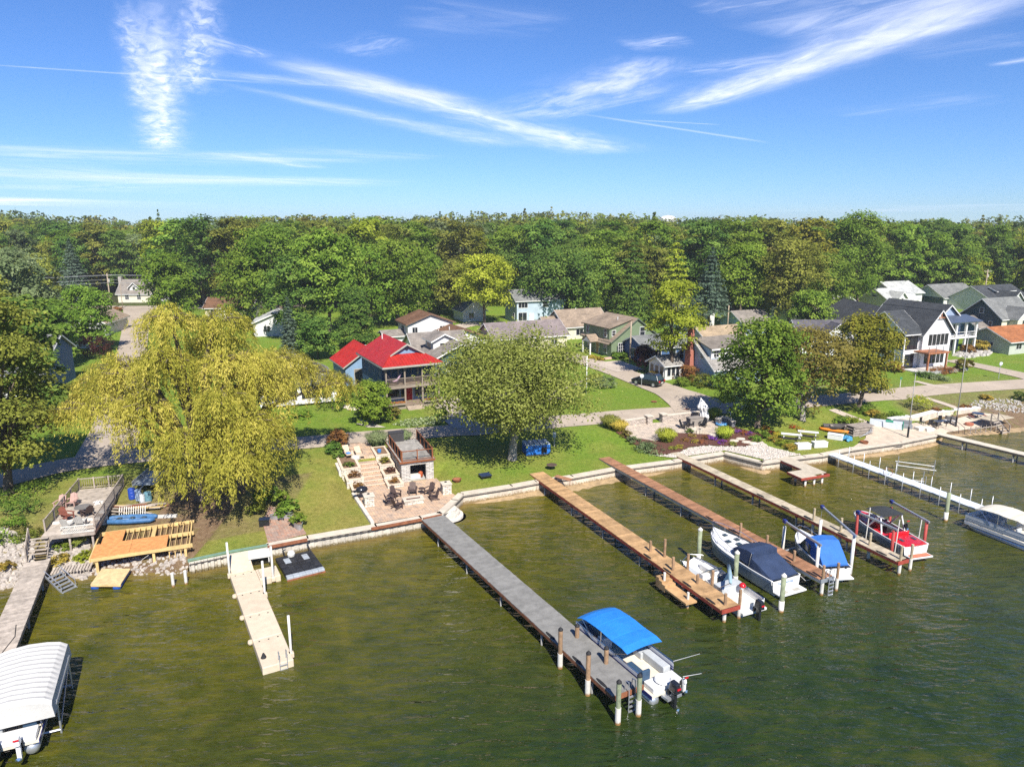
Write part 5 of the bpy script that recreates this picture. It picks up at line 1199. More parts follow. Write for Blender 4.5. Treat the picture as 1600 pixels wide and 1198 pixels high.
def dock(name, label, L0, R0, L1, R1, z, m, edge, pitch=.28, th=.05, ext=0.0, gap=.012, piles=True, deep=.22, planks=True):
    a = [at(*p, z) for p in (L0, R0, L1, R1)]
    c0 = ((a[0][0] + a[1][0]) / 2, (a[0][1] + a[1][1]) / 2); c1 = ((a[2][0] + a[3][0]) / 2, (a[2][1] + a[3][1]) / 2)
    th_ = ang(c0, c1); L = math.dist(c0, c1) + ext
    w = abs(-(a[3][0] - a[2][0]) * math.sin(th_) + (a[3][1] - a[2][1]) * math.cos(th_))
    root = empty(name, (*c0, 0), th_, label, 'dock'); root['L'] = L; root['w'] = w
    if planks:
        n = int(L / pitch); me = MB().b2(-pitch / 2 + gap / 2, pitch / 2 - gap / 2, -w / 2, w / 2, z - th, z).mesh('plank', m)
        for i in range(n):
            o = inst(me, 'plank', root, ((i + .5) * pitch, random.uniform(-.012, .012), random.uniform(-.004, .004)))
    for s in (-1, 1): MB().b2(0, L, s * (w / 2 - .02) - .025, s * (w / 2 - .02) + .025, z - deep - th, z - th - .002).build('stringer', edge, root)
    MB().b2(L - .05, L + .02, -w / 2, w / 2, z - deep - th, z - .004).build('end_board', edge, root)
    if piles:
        for s in np.arange(3.0, L, 5.2):
            for q in (-1, 1): MB().tube([(s, q * (w / 2 - .15), -1.2), (s, q * (w / 2 - .15), z - th - .01)], .075, 8).build('support_pile', mat('pile_grey', (.30, .29, .27), .8, .25, 3), root, smooth=True)
            MB().b2(s - .08, s + .08, -w / 2 + .05, w / 2 - .05, z - deep - th - .16, z - deep - th).build('cross_beam', edge, root)
    return root
def px_post(root, top, base, r, m, sleeve=True, cap=None, name='mooring_post', zb=0.0):
    """post of a dock from the pixels of its top and of the place where it meets the water"""
    b = at(*base, zb); h = atY(base[0], top[1], b[1])[1]
    x, y = to_local(root, b) if root else b
    o = MB().tube([(x, y, -1.0), (x, y, h - .02), (x, y, h)], [r, r, r * .86], 10).build(name, m, root, smooth=False)
    if sleeve: MB().tube([(x, y, -.5), (x, y, min(.95, h * .5))], r + .025, 12).build('sleeve', PILEW, o)
    if cap: MB().lathe([(r * 1.15, 0), (r * 1.1, .06), (.02, .2)], (x, y, h), 10).build('post_cap', cap, o)
    return o
def ladder(root, x, y, zt, zb, rz, w=.42, m=None):
    m = m or ALU; o = empty_child = MB()
    for s in (-1, 1): o.tube([(s * w / 2, .25, zt + .02), (s * w / 2, .18, zt + .55), (s * w / 2, -.05, zt + .6), (s * w / 2, -.1, zt), (s * w / 2, -.1, zb)], .028, 6)
    k = zb + .12
    while k < zt: o.b2(-w / 2, w / 2, -.16, -.06, k - .03, k + .03); k += .29
    return o.build('ladder', m, root, loc=(x, y, 0), rz=rz)
def bumper(root, x, y, z, rz=0):
    MB().lathe([(.001, 0), (.5, .0), (.5, .05), (.001, .06)], (0, 0, 0), 12, .95, .17).build('rubber_mat', BLK, root, loc=(x, y, z + .004), rz=rz)

# 1 weathered dock at the left edge
d = dock('wooden_dock', 'weathered silvery plank dock beside the white covered boat lift', (43, 876), (75, 876), (-62, 1100), (0, 1077), 1.0, W_OLD, WOODG, .2, ext=6)
MB().tube([(9.5, .3, 1.03), (11, .5, 1.04), (13, .1, 1.04), (14.5, .6, 1.03)], .02, 5).build('rope', BLK, d)
# 2 beige floating dock
BEIGE = mat('beige_plastic', (.56, .465, .345), .55, .1, 2, rnd=.05)
a = [at(x, y, .5) for x, y in ((364, 897), (391, 893), (417, 1040), (452, 1031))]
c0 = ((a[0][0] + a[1][0]) / 2, (a[0][1] + a[1][1]) / 2 + .2); c1 = ((a[2][0] + a[3][0]) / 2, (a[2][1] + a[3][1]) / 2)
th_ = ang(c0, c1); L = math.dist(c0, c1); w = 1.75
r = empty('floating_dock', (*c0, 0), th_, 'beige plastic floating dock with white corner posts and a side platform', 'dock')
n = 4; sl = L / n
for i in range(n):
    o = MB().b2(i * sl + .01, (i + 1) * sl - .01, -w / 2, w / 2, -.15, .46).build('float_section', BEIGE, r, bevel=.05)
    for q in (-.5, 0, .5):
        MB().lathe([(.055, 0), (.055, .006)], ((i + .06) * sl + .1, q * w * .62, .461), 8).build('socket', BLK, o)
o = MB().b2(.02, 1.75, w / 2 + .01, w / 2 + 1.45, -.15, .46).build('side_platform', BEIGE, r, bevel=.05)
for i in range(4): MB().lathe([(.05, 0), (.05, .006)], (.3 + i * .35, w / 2 + .15, .461), 8).build('socket', BLK, o)
mb = MB(); mb.hull([(-2.1, -.75, .98), (.06, -.75, .47), (.06, -.75, .55), (-2.1, -.75, 1.06)], [(-2.1, .75, .98), (.06, .75, .47), (.06, .75, .55), (-2.1, .75, 1.06)]); mb.build('gangway', BEIGE, r)
for p in (((355, 847), (359, 899)), ((425, 853), (427, 904)), ((411, 876), (414, 929)), ((450, 961), (455, 1022))):
    b = at(*p[1], .3); x, y = to_local(r, b); h = atY(p[1][0], p[0][1], b[1])[1]
    o = MB().tube([(x, y, -1.2), (x, y, h)], .075, 10).build('post', PILEW, r, smooth=True); MB().box((x, y, .3), (.3, .3, .32)).build('post_bracket', BEIGE, o, bevel=.03)
for i in (1, 2, 3): MB().lathe([(.14, 0), (.17, .1), (.14, .22)], (i * sl - .3, -w / 2 - .1, .1), 10).build('bumper', BEIGE, r)
ladder(r, L - .1, .3, .5, -.4, PI / 2)
MB().lathe([(.16, 0), (.16, .05), (.05, .3)], (L - 1.0, -.62, .46), 8).build('dock_box', BLK, r)
tag(MB().b2(-.75, .75, -.25, .25, .42, .48).b2(-.75, .75, .2, .27, .48, .9).b2(-.7, -.62, -.2, .2, 0, .42).b2(.62, .7, -.2, .2, 0, .42).build('bench', PILEW, loc=(*at(405, 868, 1.0), .5), rz=math.radians(20)), 'white bench beside the gangway of the beige floating dock', 'bench')
# 3 black drive-on platform
r = empty('floating_platform', (*at(430, 871, .3), 0), ang(at(430, 871, .3), at(486, 858, .3)), 'black drive on float platform for jet skis below the small brick patio', 'dock')
uu = at(486, 858, .3); vv = at(450, 902, .3); w_ = math.dist(at(430, 871, .3), uu); dep = math.dist(at(430, 871, .3), vv)
CUBE = mat('black_float', (.022, .023, .027), .45, .3, 2, rnd=.2); CUBEG = mat('grey_float', (.32, .35, .38), .5, .2, 2)
cm = MB().b2(-.23, .23, -.23, .23, 0, .38).mesh('float_cube', CUBE); cg = MB().b2(-.23, .23, -.23, .23, 0, .38).mesh('float_cube', CUBEG)
nx, ny = round(w_ / .48), round(dep / .48)
for i in range(nx):
    for j in range(ny):
        gcol = j == ny - 1 or (i in (1, 4) and j in (1, 2)) and random.random() < .6
        o = inst(cg if gcol else cm, 'float_cube', r, ((i + .5) * w_ / nx, -(j + .5) * dep / ny - 0, -.1 + random.uniform(-.01, .015)))
        b = o.modifiers.new('bevel', 'BEVEL'); b.width = .04; b.segments = 2
MB().b2(-.02, w_ + .02, -dep - .06, -dep, -.1, .12).build('front_edge', RUST, r)
for x in (.7, 2.6): MB().tube([(x, -.3, .28), (x - .1, .2, .9), (x + .15, .25, .95)], .04, 6).build('guide_bar', BLK, r)
tag(MB().lathe([(.01, 0), (.26, .05), (.3, .25), (.2, .45), (.02, .5)], (0, 0, 0), 12).build('mooring_buoy', PILEW, loc=(*at(455, 868, .35), .3)), 'white round buoy resting on the black float platform', 'buoy')
# 4 grey dock
D4 = dock('wooden_dock', 'long slate grey dock with the blue canopied pontoon boat', (663, 813), (690, 803), (963, 1092), (1002, 1066), 1.15, W_GREY, RUST, .3, gap=.006)
for t_, b_, m_ in (((875, 984), (875, 1043), PILE), ((902, 978), (901, 1022), PILE), ((918, 1021), (918, 1085), PILE), ((946, 1013), (946, 1064), PILE), ((965, 1066), (965, 1130), PILEG), ((997, 1056), (997, 1117), PILEG)): px_post(D4, t_, b_, .13, m_, cap=BLK)
LL, ww = D4['L'], D4['w']
for s in (LL - 6.3, LL - 3.5, LL - 1.2): bumper(D4, s, -ww / 2 + .12, 1.15)
ladder(D4, LL + .05, .1, 1.15, -.1, PI / 2)
# 5 orange dock
D5 = dock('wooden_dock', 'orange new wood dock with side step platform and white deck boat', (830, 740), (846, 736), (1130, 955), (1155, 944), 1.2, W_OR, REDB, .30)
for t_, b_ in (((1016, 845), (1015, 884)), ((1036, 842), (1037, 893)), ((1051, 870), (1050, 915)), ((1072, 865), (1073, 912)), ((1090, 897), (1088, 936)), ((1112, 891), (1111, 938)), ((1132, 927), (1131, 971)), ((1155, 921), (1154, 965))): px_post(D5, t_, b_, .10, PILE)
for s in (LL * .0 + D5['L'] - k for k in (1.2, 3.6, 5.8, 8.2)): bumper(D5, s, -D5['w'] / 2 + .1, 1.2)
x0_, y0_ = to_local(D5, at(1040, 905, .75)); x1_, y1_ = to_local(D5, at(1074, 932, .75))
for k in range(3): MB().b2(x0_ - .2 + .35 * k, x0_ + .15 + .35 * k, -D5['w'] / 2 - .95, -D5['w'] / 2 - .05, .35, 1.1 - .14 * k).build('platform_step', W_OR, D5)
MB().b2(x0_ + .85, x1_ + .6, -D5['w'] / 2 - .95, -D5['w'] / 2 - .05, .55, .68).build('side_platform', W_OR, D5)
for t_, b_ in (((1037, 894), (1037, 926)), ((1075, 925), (1074, 950))): px_post(D5, t_, b_, .09, PILEW, False)
tag(MB().b2(-.9, .9, -.3, .3, .3, .36).tube([(-.8, .0, .3), (-.8, .0, -.35)], .03, 6).tube([(.8, 0, .3), (.8, 0, -.35)], .03, 6).build('bench', W_BR, loc=(*at(880, 748, 1.3), 1.08), rz=math.radians(-40)), 'brown plank bench on pipe legs beside the start of the orange dock', 'bench')
# 6 brown dock
D6 = dock('wooden_dock', 'reddish brown plank dock with ladder beside the navy covered cruiser', (935, 716), (952, 713), (1281, 905), (1306, 901), 1.25, W_BR, mat('grey_stringer', (.20, .22, .24), .6, .15), .29)
for t_, b_ in (((1156, 817), (1155, 858)), ((1196, 836), (1196, 878)), ((1239, 860), (1238, 901)), ((1284, 883), (1283, 929)), ((1305, 879), (1306, 922))): px_post(D6, t_, b_, .10, PILE)
for k in (.9, 3.2, 6.0, 8.8, 11.5): bumper(D6, D6['L'] - k, -D6['w'] / 2 + .1, 1.25)
ladder(D6, D6['L'] + .05, .2, 1.25, -.1, PI / 2)
# 7 tan dock
D7 = dock('wooden_dock', 'pale tan plank dock with red edge between the two boat lifts', (1036, 702), (1054, 703), (1402, 877), (1422, 874), 1.2, W_TAN, REDB, .29)
for t_, b_ in (((1271, 794), (1269, 834)), ((1313, 809), (1311, 852)), ((1358, 832), (1356, 874)), ((1406, 853), (1404, 897)), ((1423, 850), (1421, 891))): px_post(D7, t_, b_, .10, mat('pile_pale', (.40, .33, .22), .85, .3, 3))
for k in (1.5, 5, 8.5, 11, 14): bumper(D7, D7['L'] - k, -D7['w'] / 2 + .1, 1.2)
# 8 L shaped concrete dock
D8 = dock('concrete_dock', 'tan L shaped dock with red edges at the gravel bank', (1172, 698), (1187, 694), (1274, 742), (1299, 741), 1.1, mat('dock_tan', (.46, .40, .31), .85, .15, 2, rnd=.05), REDB, .6, gap=.01)
MB().b2(D8['L'] - 1.9, D8['L'] + .0, -D8['w'] / 2 - 1.9, -D8['w'] / 2 - .005, 1.05, 1.1).build('side_platform', mat('dock_tan', (0, 0, 0)), D8)
MB().b2(D8['L'] - 1.95, D8['L'] + .03, -D8['w'] / 2 - 1.95, -D8['w'] / 2 - 1.9, .85, 1.08).b2(D8['L'] + .0, D8['L'] + .05, -D8['w'] / 2 - 1.9, -D8['w'] / 2 - .01, .85, 1.08).build('edge_board', REDB, D8)
for dx, dy in ((-.3, -1.7), (-1.6, -1.7), (-.3, .4), (-.3, -.6)): MB().tube([(D8['L'] + dx, dy - .2, -1), (D8['L'] + dx, dy - .2, 1.04)], .11, 8).build('support_pile', PILEW, D8, smooth=True)
# 9 long white aluminium dock
PAN = mat('pale_panel', (.60, .66, .72), .5, .08, 2, rnd=.04)
D9 = dock('aluminium_dock', 'long narrow pale blue white dock on thin pipe legs', (1286, 707), (1299, 704), (1540, 800), (1552, 795), 1.0, PAN, ALU, 1.2, piles=False, deep=.14, gap=.02)
for i in range(9):
    s = 2.2 + i * (D9['L'] - 2.5) / 8
    for q in (-1, 1): MB().tube([(s, q * (D9['w'] / 2 + .05), -1), (s, q * (D9['w'] / 2 + .05), 2.0 + random.uniform(-.2, .2))], .035, 7).build('pipe_leg', GALV, D9, smooth=True)
# 10 far right dock
D10 = dock('concrete_dock', 'long pale dock running out from the concrete terrace past two handrails', (1463, 678), (1469, 675), (1600, 711), (1604, 707), 1.15, mat('dock_pale', (.56, .50, .40), .85, .15, 2, rnd=.04), mat('dark_stringer', (.10, .085, .07), .8, .2), .6, ext=14, gap=.01)
# free standing piles
for t_, b_, m_, lb in (((1093, 826), (1091, 880), PILEG, 'mossy white capped mooring pile by the bow of the deck boat'), ((1150, 862), (1148, 915), PILEG, 'grey mooring pile between the deck boat and the cruiser'), ((1223, 898), (1220, 955), PILEG, 'mossy white capped mooring pile behind the cruiser stern'), ((1481, 768), (1477, 813), PILEG, 'lone greenish mooring pile beside the aluminium dock')):
    b = at(*b_, 0); h = atY(b_[0], t_[1], b[1])[1]; root = empty('mooring_pile', (*b, 0), 0, lb, 'piling')
    MB().tube([(0, 0, -1), (0, 0, h - .1)], .16, 12).build('shaft', m_, root, smooth=True); MB().tube([(0, 0, -.8), (0, 0, .8)], .18, 12).build('sleeve', PILEW, root, smooth=True)
    if '1481' not in str(t_): MB().lathe([(.19, 0), (.18, .08), (.02, .24)], (0, 0, h - .1), 12).build('cap', PILEW, root)
for i, (px_, py_) in enumerate(((271, 916), (291, 912))):
    tag(MB().tube([(0, 0, -1), (0, 0, 1.0)], .11, 12).lathe([(.12, 0), (.10, .05)], (0, 0, 1.0), 12).build('marker_post', PILEW, loc=(*at(px_, py_, 0), 0), smooth=False), 'short white post standing in the shallows by the vinyl seawall', 'post', 'white posts in the shallows')
# ================================================================ BOATS
GEL = mat('white_gelcoat', (.64, .64, .635), .25, .05, 1.5, coat=.4)
NAVYC = mat('navy_canvas', (.025, .042, .09), .8, .18, 1.5, .01, 5)
BLUEC = mat('blue_canvas', (.018, .19, .58), .75, .14, 1.2, .012, 4)
ROYAL = mat('royal_canvas', (.03, .13, .42), .75, .14, 1.2, .012, 4)
SEATB = mat('blue_vinyl', (.035, .07, .12), .5, .15); SEATG = mat('grey_vinyl', (.42, .44, .45), .5, .12); SEATW = mat('cream_vinyl', (.66, .62, .55), .5, .1)
MOTB = mat('motor_black', (.015, .016, .02), .25, .1, coat=.5); CHROME = mat('polished_steel', (.7, .7, .7), .2, .05, metal=1)
NAVYP = mat('navy_paint', (.02, .03, .16), .3, .08); REDV = mat('red_gelcoat', (.50, .012, .02), .3, .08, coat=.4); GREYH = mat('grey_hull', (.20, .24, .28), .3, .1, coat=.3)
SMOKE = mat('tinted_screen', (.03, .05, .06), .08, .1, spec=.6)
def hull(L, B, free, m, root, name='hull', n=16, bowrise=.35, dead=.28, draft=.25, blunt=.0, top=None, sharp=1.6):
    """planing hull, bow towards +x, transom at x=0: lofted outside shell plus a rim so that the inside is open"""
    out_, inn = [], []
    for i in range(n + 1):
        t = i / n; x = L * t
        b = B / 2 * (1 - max(0, (t - .45) / .55) ** (2.2 * sharp) * (1 - blunt)) * (.94 + .06 * min(1, t * 4))
        b = max(b, .02); zf = free + bowrise * t ** 2.2; keel = -draft + max(0, (t - .6) / .4) ** 2 * (draft + zf * .75)
        ch = keel + dead * b / (B / 2) * (1 + .6 * t)
        ch = min(ch, zf - .05)
        out_.append([(x, -b, zf), (x + .12 * t, -b * .97, zf * .55 + ch * .45), (x, -b * .86, ch), (x, 0, keel), (x, b * .86, ch), (x + .12 * t, b * .97, zf * .55 + ch * .45), (x, b, zf)])
        bi = max(.01, b - .13); inn.append((x - (.12 if i == n else 0), bi, zf, b))
    mb = MB(); mb.loft(out_, cap=False); mb.f.append((0, 1, 2, 3, 4, 5, 6))
    o = mb.build(name, m, root, smooth=False)
    return o, inn
def rim(inn, m, root, w=.0, name='gunwale'):
    mb = MB()
    for s in (-1, 1): mb.tube([(x, s * b, z) for x, bi, z, b in inn], .045, 6)
    return mb.build(name, m, root, smooth=True)
def floor_(inn, z, m, root, x0=0, x1=99, name='cockpit_floor', ins=.9):
    q = [(x, b) for x, bi, zf, b in inn if x0 <= x <= x1]
    return MB().prism([(x, -b * ins) for x, b in q] + [(x, b * ins) for x, b in q[::-1]], z - .05, z).build(name, m, root)
def deckcap(inn, m, root, x0, x1, crown=.1, name='foredeck', ins=1.0):
    secs = [[(x, -b * ins, zf + .005), (x, -b * .6 * ins, zf + crown * .8), (x, 0, zf + crown), (x, b * .6 * ins, zf + crown * .8), (x, b * ins, zf + .005), (x, 0, zf - .1)] for x, bi, zf, b in inn if x0 <= x <= x1]
    return MB().loft(secs, closed=True).build(name, m, root, smooth=False)
def outboard(root, x, y, z, m=None, s=1.0, tilt=0):
    o = MB().box((x - .32 * s, y, z + .42 * s), (.55 * s, .34 * s, .5 * s), taper=.75).build('outboard_motor', m or MOTB, root, bevel=.06)
    MB().b2(x - .42 * s, x - .18 * s, y - .09, y + .09, z - .75 * s, z + .2 * s).build('motor_leg', m or MOTB, o)
    MB().b2(x - .1, x + .05, y - .14, y + .14, z - .15, z + .15).build('motor_bracket', BLK, o)
    MB().lathe([(.02, 0), (.15, .06), (.02, .12)], (0, 0, 0), 8).build('propeller', CHROME, o, loc=(x - .55 * s, y, z - .68 * s)).rotation_euler = (0, -PI / 2, 0)
    MB().b2(x - .62 * s, x - .58 * s, y - .12, y + .12, z + .46, z + .54).build('badge', REDV, o)
    return o
def windshield(root, x, w, z, h=.42, rake=.35, m=None):
    o = MB().hull([(x, -w, z), (x + .25, -w * .5, z), (x + .25, w * .5, z), (x, w, z)], [(x - rake, -w, z + h), (x + .1 - rake, -w * .5, z + h), (x + .1 - rake, w * .5, z + h), (x - rake, w, z + h)])
    return o.build('windshield', m or SMOKE, root)
def seat(root, x, y, z, w, d, h, m, back=None, name='seat'):
    o = MB().b2(x - d / 2, x + d / 2, y - w / 2, y + w / 2, z, z + h).build(name, m, root, bevel=.05)
    if back is not None:
        s = back; MB().b2(x + (d / 2 - .06 if s > 0 else -d / 2 - .1), x + (d / 2 + .1 if s > 0 else -d / 2 + .06), y - w / 2, y + w / 2, z + h * .6, z + h + .42).build('seat_back', m, o, bevel=.05)
    return o
def boat_at(name, label, p_stern, p_bow, z, cat='boat', group=None):
    a = at(*p_stern, z); b = at(*p_bow, z)
    r = empty(name, (a[0], a[1], 0), ang(a, b), label, cat, group); r['L'] = math.dist(a, b); return r
def in_dock(D, s, off): 
    th = D.rotation_euler[2]; return (D.location.x + s * math.cos(th) - off * math.sin(th), D.location.y + s * math.sin(th) + off * math.cos(th))
# --- pontoon with blue bimini: bow points to the shore
LL, ww = D4['L'], D4['w']
def pontoon(root, L=6.6, B=2.4, wallm=GEL, stripe=NAVYP, trim=NAVYP):
    for q in (-1, 1):
        mb = MB(); mb.tube([(0, q * .82, .12), (.15, q * .82, .12), (L - 1.0, q * .82, .12), (L - .4, q * .82, .2), (L + .1, q * .82, .45)], [.2, .34, .34, .26, .04], 12); mb.build('pontoon', ALU, root, smooth=True)
    MB().b2(-.1, L, -B / 2, B / 2, .5, .62).build('deck', mat('deck_carpet', (.60, .55, .45), .9, .12), root)
    MB().b2(-.12, L + .02, -B / 2 - .03, -B / 2 - .002, .44, .66).b2(-.12, L + .02, B / 2 + .002, B / 2 + .03, .44, .66).b2(L + .003, L + .03, -B / 2, B / 2, .44, .66).build('deck_trim', trim, root)
    for (a, b, s) in ((.9, 3.2, -1), (4.0, L, -1), (.9, L, 1)):
        y = s * (B / 2 - .03); o = MB().b2(a, b, y - .02, y + .02, .72, 1.28).build('side_panel', wallm, root)
        MB().b2(a, b, y - .03, y + .03, .82, .92).build('stripe', stripe, o); MB().b2(a, b, y - .03, y + .03, 1.0, 1.05).build('stripe', stripe, o)
        MB().tube([(a, y, .62), (a, y, 1.32), (b, y, 1.32), (b, y, .62)], .03, 6).build('rail', CHROME, o)
    o = MB().b2(L - .06, L - .02, -B / 2 + .05, B / 2 - .05, .72, 1.28).build('front_panel', wallm, root); MB().b2(L - .07, L - .01, -B / 2 + .05, B / 2 - .05, .82, .92).build('stripe', stripe, o)
def bimini(root, x0, x1, B, z, m, n=10, crown=.28, front=.3):
    secs = []
    for i in range(n + 1):
        t = i / n; x = x0 + (x1 - x0) * t; dz = -front * max(0, (t - .7) / .3) ** 2 - .08 * max(0, (.12 - t) / .12) + .025 * math.sin(t * 15)
        secs.append([(x, B * c, z + crown * (1 - (c * 2) ** 2) * .8 + dz) for c in np.linspace(-.5, .5, 9)])
    mb = MB(); mb.loft([s + [(p[0], p[1], p[2] - .03) for p in s[::-1]] for s in secs], closed=True); o = mb.build('bimini_top', m, root, smooth=False)
    for t in (.02, .5, .97):
        s = secs[int(t * n)]; xa = x0 + (x1 - x0) * .5
        for q in (0, -1): MB().tube([s[q], (xa + (s[q][0] - xa) * .35, s[q][1], 1.1)], .022, 6).build('frame_tube', CHROME, o)
    for t in (.33, .66):
        s = secs[int(t * n)]; MB().tube([(p[0], p[1], p[2] + .012) for p in s], .02, 5).build('seam', m, o)
    return o
p = in_dock(D4, LL + .35, ww / 2 + 1.4)
r = empty('pontoon_boat', (*p, 0), D4.rotation_euler[2] + PI, 'white pontoon boat with bright blue canopy moored at the grey dock', 'boat')
pontoon(r, 7.0, 2.4); bimini(r, 2.0, 6.8, 2.5, 2.05, BLUEC, crown=.15, front=.4)
seat(r, 4.2, -.7, .62, .75, .7, .5, SEATB, -1); seat(r, 6.3, .8, .62, .6, 1.6, .42, SEATB, None, 'bench_seat'); seat(r, 6.3, -.8, .62, .6, 1.6, .42, SEATB, None, 'bench_seat'); seat(r, 3.2, -.75, .62, .7, .9, .4, SEATG, None, 'bench_seat'); seat(r, 1.7, .8, .62, .55, 1.5, .45, SEATB, -1); seat(r, 1.9, -.8, .62, .5, 1.8, .5, SEATG, None, 'bench_seat')
o = MB().box((4.8, .65, 1.0), (.6, .8, .75), taper=.85).build('console', GEL, r, bevel=.05); MB().hull([(5.0, .3, 1.35), (5.0, 1.0, 1.35), (5.05, 1.0, 1.4), (5.05, .3, 1.4)], [(4.85, .3, 1.75), (4.85, 1.0, 1.75), (4.9, 1.0, 1.75), (4.9, .3, 1.75)]).build('windscreen', SMOKE, o)
MB().b2(.0, .85, -1.0, 1.0, .62, .95).build('stern_locker', GEL, r, bevel=.05); MB().b2(-.55, -.02, -.5, .5, .35, .5).build('motor_mount', ALU, r)
MB().lathe([(.42, 0), (.5, .08), (.42, .16), (.34, .08)], (.3, .1, .98), 16).build('hose_coil', GEL, r); MB().b2(.1, .5, -.15, .35, .96, 1.0).build('hatch', SMOKE, r)
outboard(r, -.3, .15, .75, MOTB, 1.15); outboard(r, -.05, -.95, .7, GEL, .55)
MB().tube([(1.0, -1.18, 1.3), (-.3, -1.9, 2.3)], [.02, .012], 5).build('antenna', GEL, r); MB().tube([(-.1, -.95, 1.1), (-.8, -1.6, 1.5)], [.02, .012], 5).build('fishing_rod', GEL, r)
# --- deck boat at the orange dock
p = in_dock(D5, D5['L'] - .4, D5['w'] / 2 + 1.35)
r = empty('deck_boat', (*p, 0), D5.rotation_euler[2] + PI, 'white deck boat with grey seats and black outboard at the orange dock', 'boat')
h_, inn = hull(6.6, 2.35, .85, GEL, r, bowrise=.15, blunt=.55, sharp=1.2); rim(inn, CHROME, r); floor_(inn, .42, SEATW, r, .2, 6.0)
seat(r, 5.0, .72, .42, .5, 1.7, .45, SEATG); seat(r, 5.0, -.72, .42, .5, 1.7, .45, GEL, None); seat(r, 2.2, 0, .42, 1.9, .9, .75, SEATG, None, 'sun_pad'); seat(r, 3.4, -.5, .42, .55, .55, .5, SEATB, -1); seat(r, 3.4, .55, .42, .55, .55, .5, SEATW, -1)
MB().box((4.0, .6, .85), (.55, .75, .7), taper=.8).build('console', GEL, r, bevel=.05); windshield(r, 4.2, .95, 1.0, .4)
MB().tube([(3.4, -1.0, 1.7), (2.2, .0, 1.9), (1.0, 1.0, 2.0)], [.12, .15, .1], 8).build('folded_bimini', mat('faded_canvas', (.25, .36, .42), .8, .2), r, smooth=True)
for a_, b_ in (((3.4, -1.0, 1.7), (3.0, -1.1, .95)), ((1.0, 1.0, 2.0), (2.2, 1.1, .95))): MB().tube([a_, b_], .025, 6).build('frame_tube', CHROME, r)
MB().b2(-.35, .1, -1.0, 1.0, .3, .45).build('swim_platform', GEL, r); MB().tube([(6.0, -.9, .9), (6.0, -.9, 1.35), (6.5, 0, 1.4), (6.0, .9, 1.35), (6.0, .9, .9)], .025, 6).build('bow_rail', CHROME, r)
MB().lathe([(.01, 0), (.22, .08), (.24, .2), (.12, .34), (.01, .36)], (1.35, -.4, 1.16), 10).build('towable_bag', REDV, r, smooth=True)
outboard(r, -.35, .05, .65, MOTB, 1.15)
# --- cruiser
p = in_dock(D6, D6['L'] - 1.4, -D6['w'] / 2 - 1.7)
r = empty('cabin_cruiser', (*p, 0), D6.rotation_euler[2] + PI, 'white cabin cruiser with navy canvas cover and bow rail between two docks', 'boat')
r.scale = (.86, .9, .88)
h_, inn = hull(9.0, 3.0, 1.25, GEL, r, bowrise=.55, n=20, draft=.4, dead=.45)
MB().loft([[(x, -b * 1.004, z * .82), (x, -b * .96, z * .25 + .02)] for x, bi, z, b in inn[:18]], cap=False).build('hull_band', GREYH, r); MB().loft([[(x, b * .96, z * .25 + .02), (x, b * 1.004, z * .82)] for x, bi, z, b in inn[:18]], cap=False).build('hull_band', GREYH, r)
rim(inn, GEL, r); deckcap(inn, GEL, r, 4.4, 9.1, .32); floor_(inn, .7, SEATW, r, .2, 4.6)
for x, y in ((7.3, 0), (6.3, -.45), (6.3, .45), (5.5, 0)): MB().b2(x - .2, x + .2, y - .2, y + .2, 1.82 if x < 7 else 1.92, 1.9 if x < 7 else 1.97).build('deck_hatch', SMOKE, r)
windshield(r, 5.0, 1.15, 1.55, .6, .6)
secs = [[(x, -w, z0), (x, -w * .9, z1), (x, 0, z1 + .14), (x, w * .9, z1), (x, w, z0)] for x, w, z0, z1 in ((4.9, 1.3, 1.6, 2.0), (4.2, 1.35, 1.5, 2.35), (3.2, 1.4, 1.45, 2.55), (2.5, 1.42, 1.42, 2.5))]
MB().loft([s + [(s[2][0], 0, s[0][2])] for s in secs], closed=True).build('canvas_top', NAVYC, r)
secs = [[(x, -w, 1.3), (x, -w * .93, z1), (x, 0, z1 + .06), (x, w * .93, z1), (x, w, 1.3)] for x, w, z1 in ((2.9, 1.42, 2.2), (2.0, 1.45, 1.95), (1.0, 1.44, 1.6), (.15, 1.4, 1.34))]
MB().loft([s + [(s[2][0], 0, 1.2)] for s in secs], closed=True).build('cockpit_cover', NAVYC, r)
MB().tube([(2.7, -1.45, 1.35), (2.6, -1.3, 2.5), (2.6, 1.3, 2.5), (2.7, 1.45, 1.35)], .035, 6).build('arch', CHROME, r)
MB().b2(-.85, .02, -1.35, 1.35, .28, .42).build('swim_platform', GEL, r, bevel=.04); MB().b2(-.7, -.3, -.9, -.2, .421, .428).b2(-.7, -.3, .3, .9, .421, .428).build('step_pad', mat('grey_pad', (.4, .38, .33), .8), r)
rl = MB().tube([(4.6, -1.35, 2.0), (6.5, -1.2, 2.25), (8.2, -.6, 2.5), (8.95, 0, 2.6), (8.2, .6, 2.5), (6.5, 1.2, 2.25), (4.6, 1.35, 2.0)], .025, 6)
for i in (6, 8, 11, 14, 17, 19):
    x, bi, z, b = inn[min(len(inn) - 1, i + 1)]
    for s in (-1, 1):
        if x > 4.4: rl.tube([(x, s * b * .95, z), (x, s * b * .9, z + .52)], .018, 5)
rl.build('bow_rail', CHROME, r)
cu = bpy.data.curves.new('boat_name', 'FONT'); cu.body = 'Full Mooring'; cu.size = .3; cu.align_x = 'CENTER'; cu.extrude = .004
to_ = bpy.data.objects.new('tmp_txt', cu); C.objects.link(to_); dg = bpy.context.evaluated_depsgraph_get(); me = bpy.data.meshes.new_from_object(to_.evaluated_get(dg)); bpy.data.objects.remove(to_)
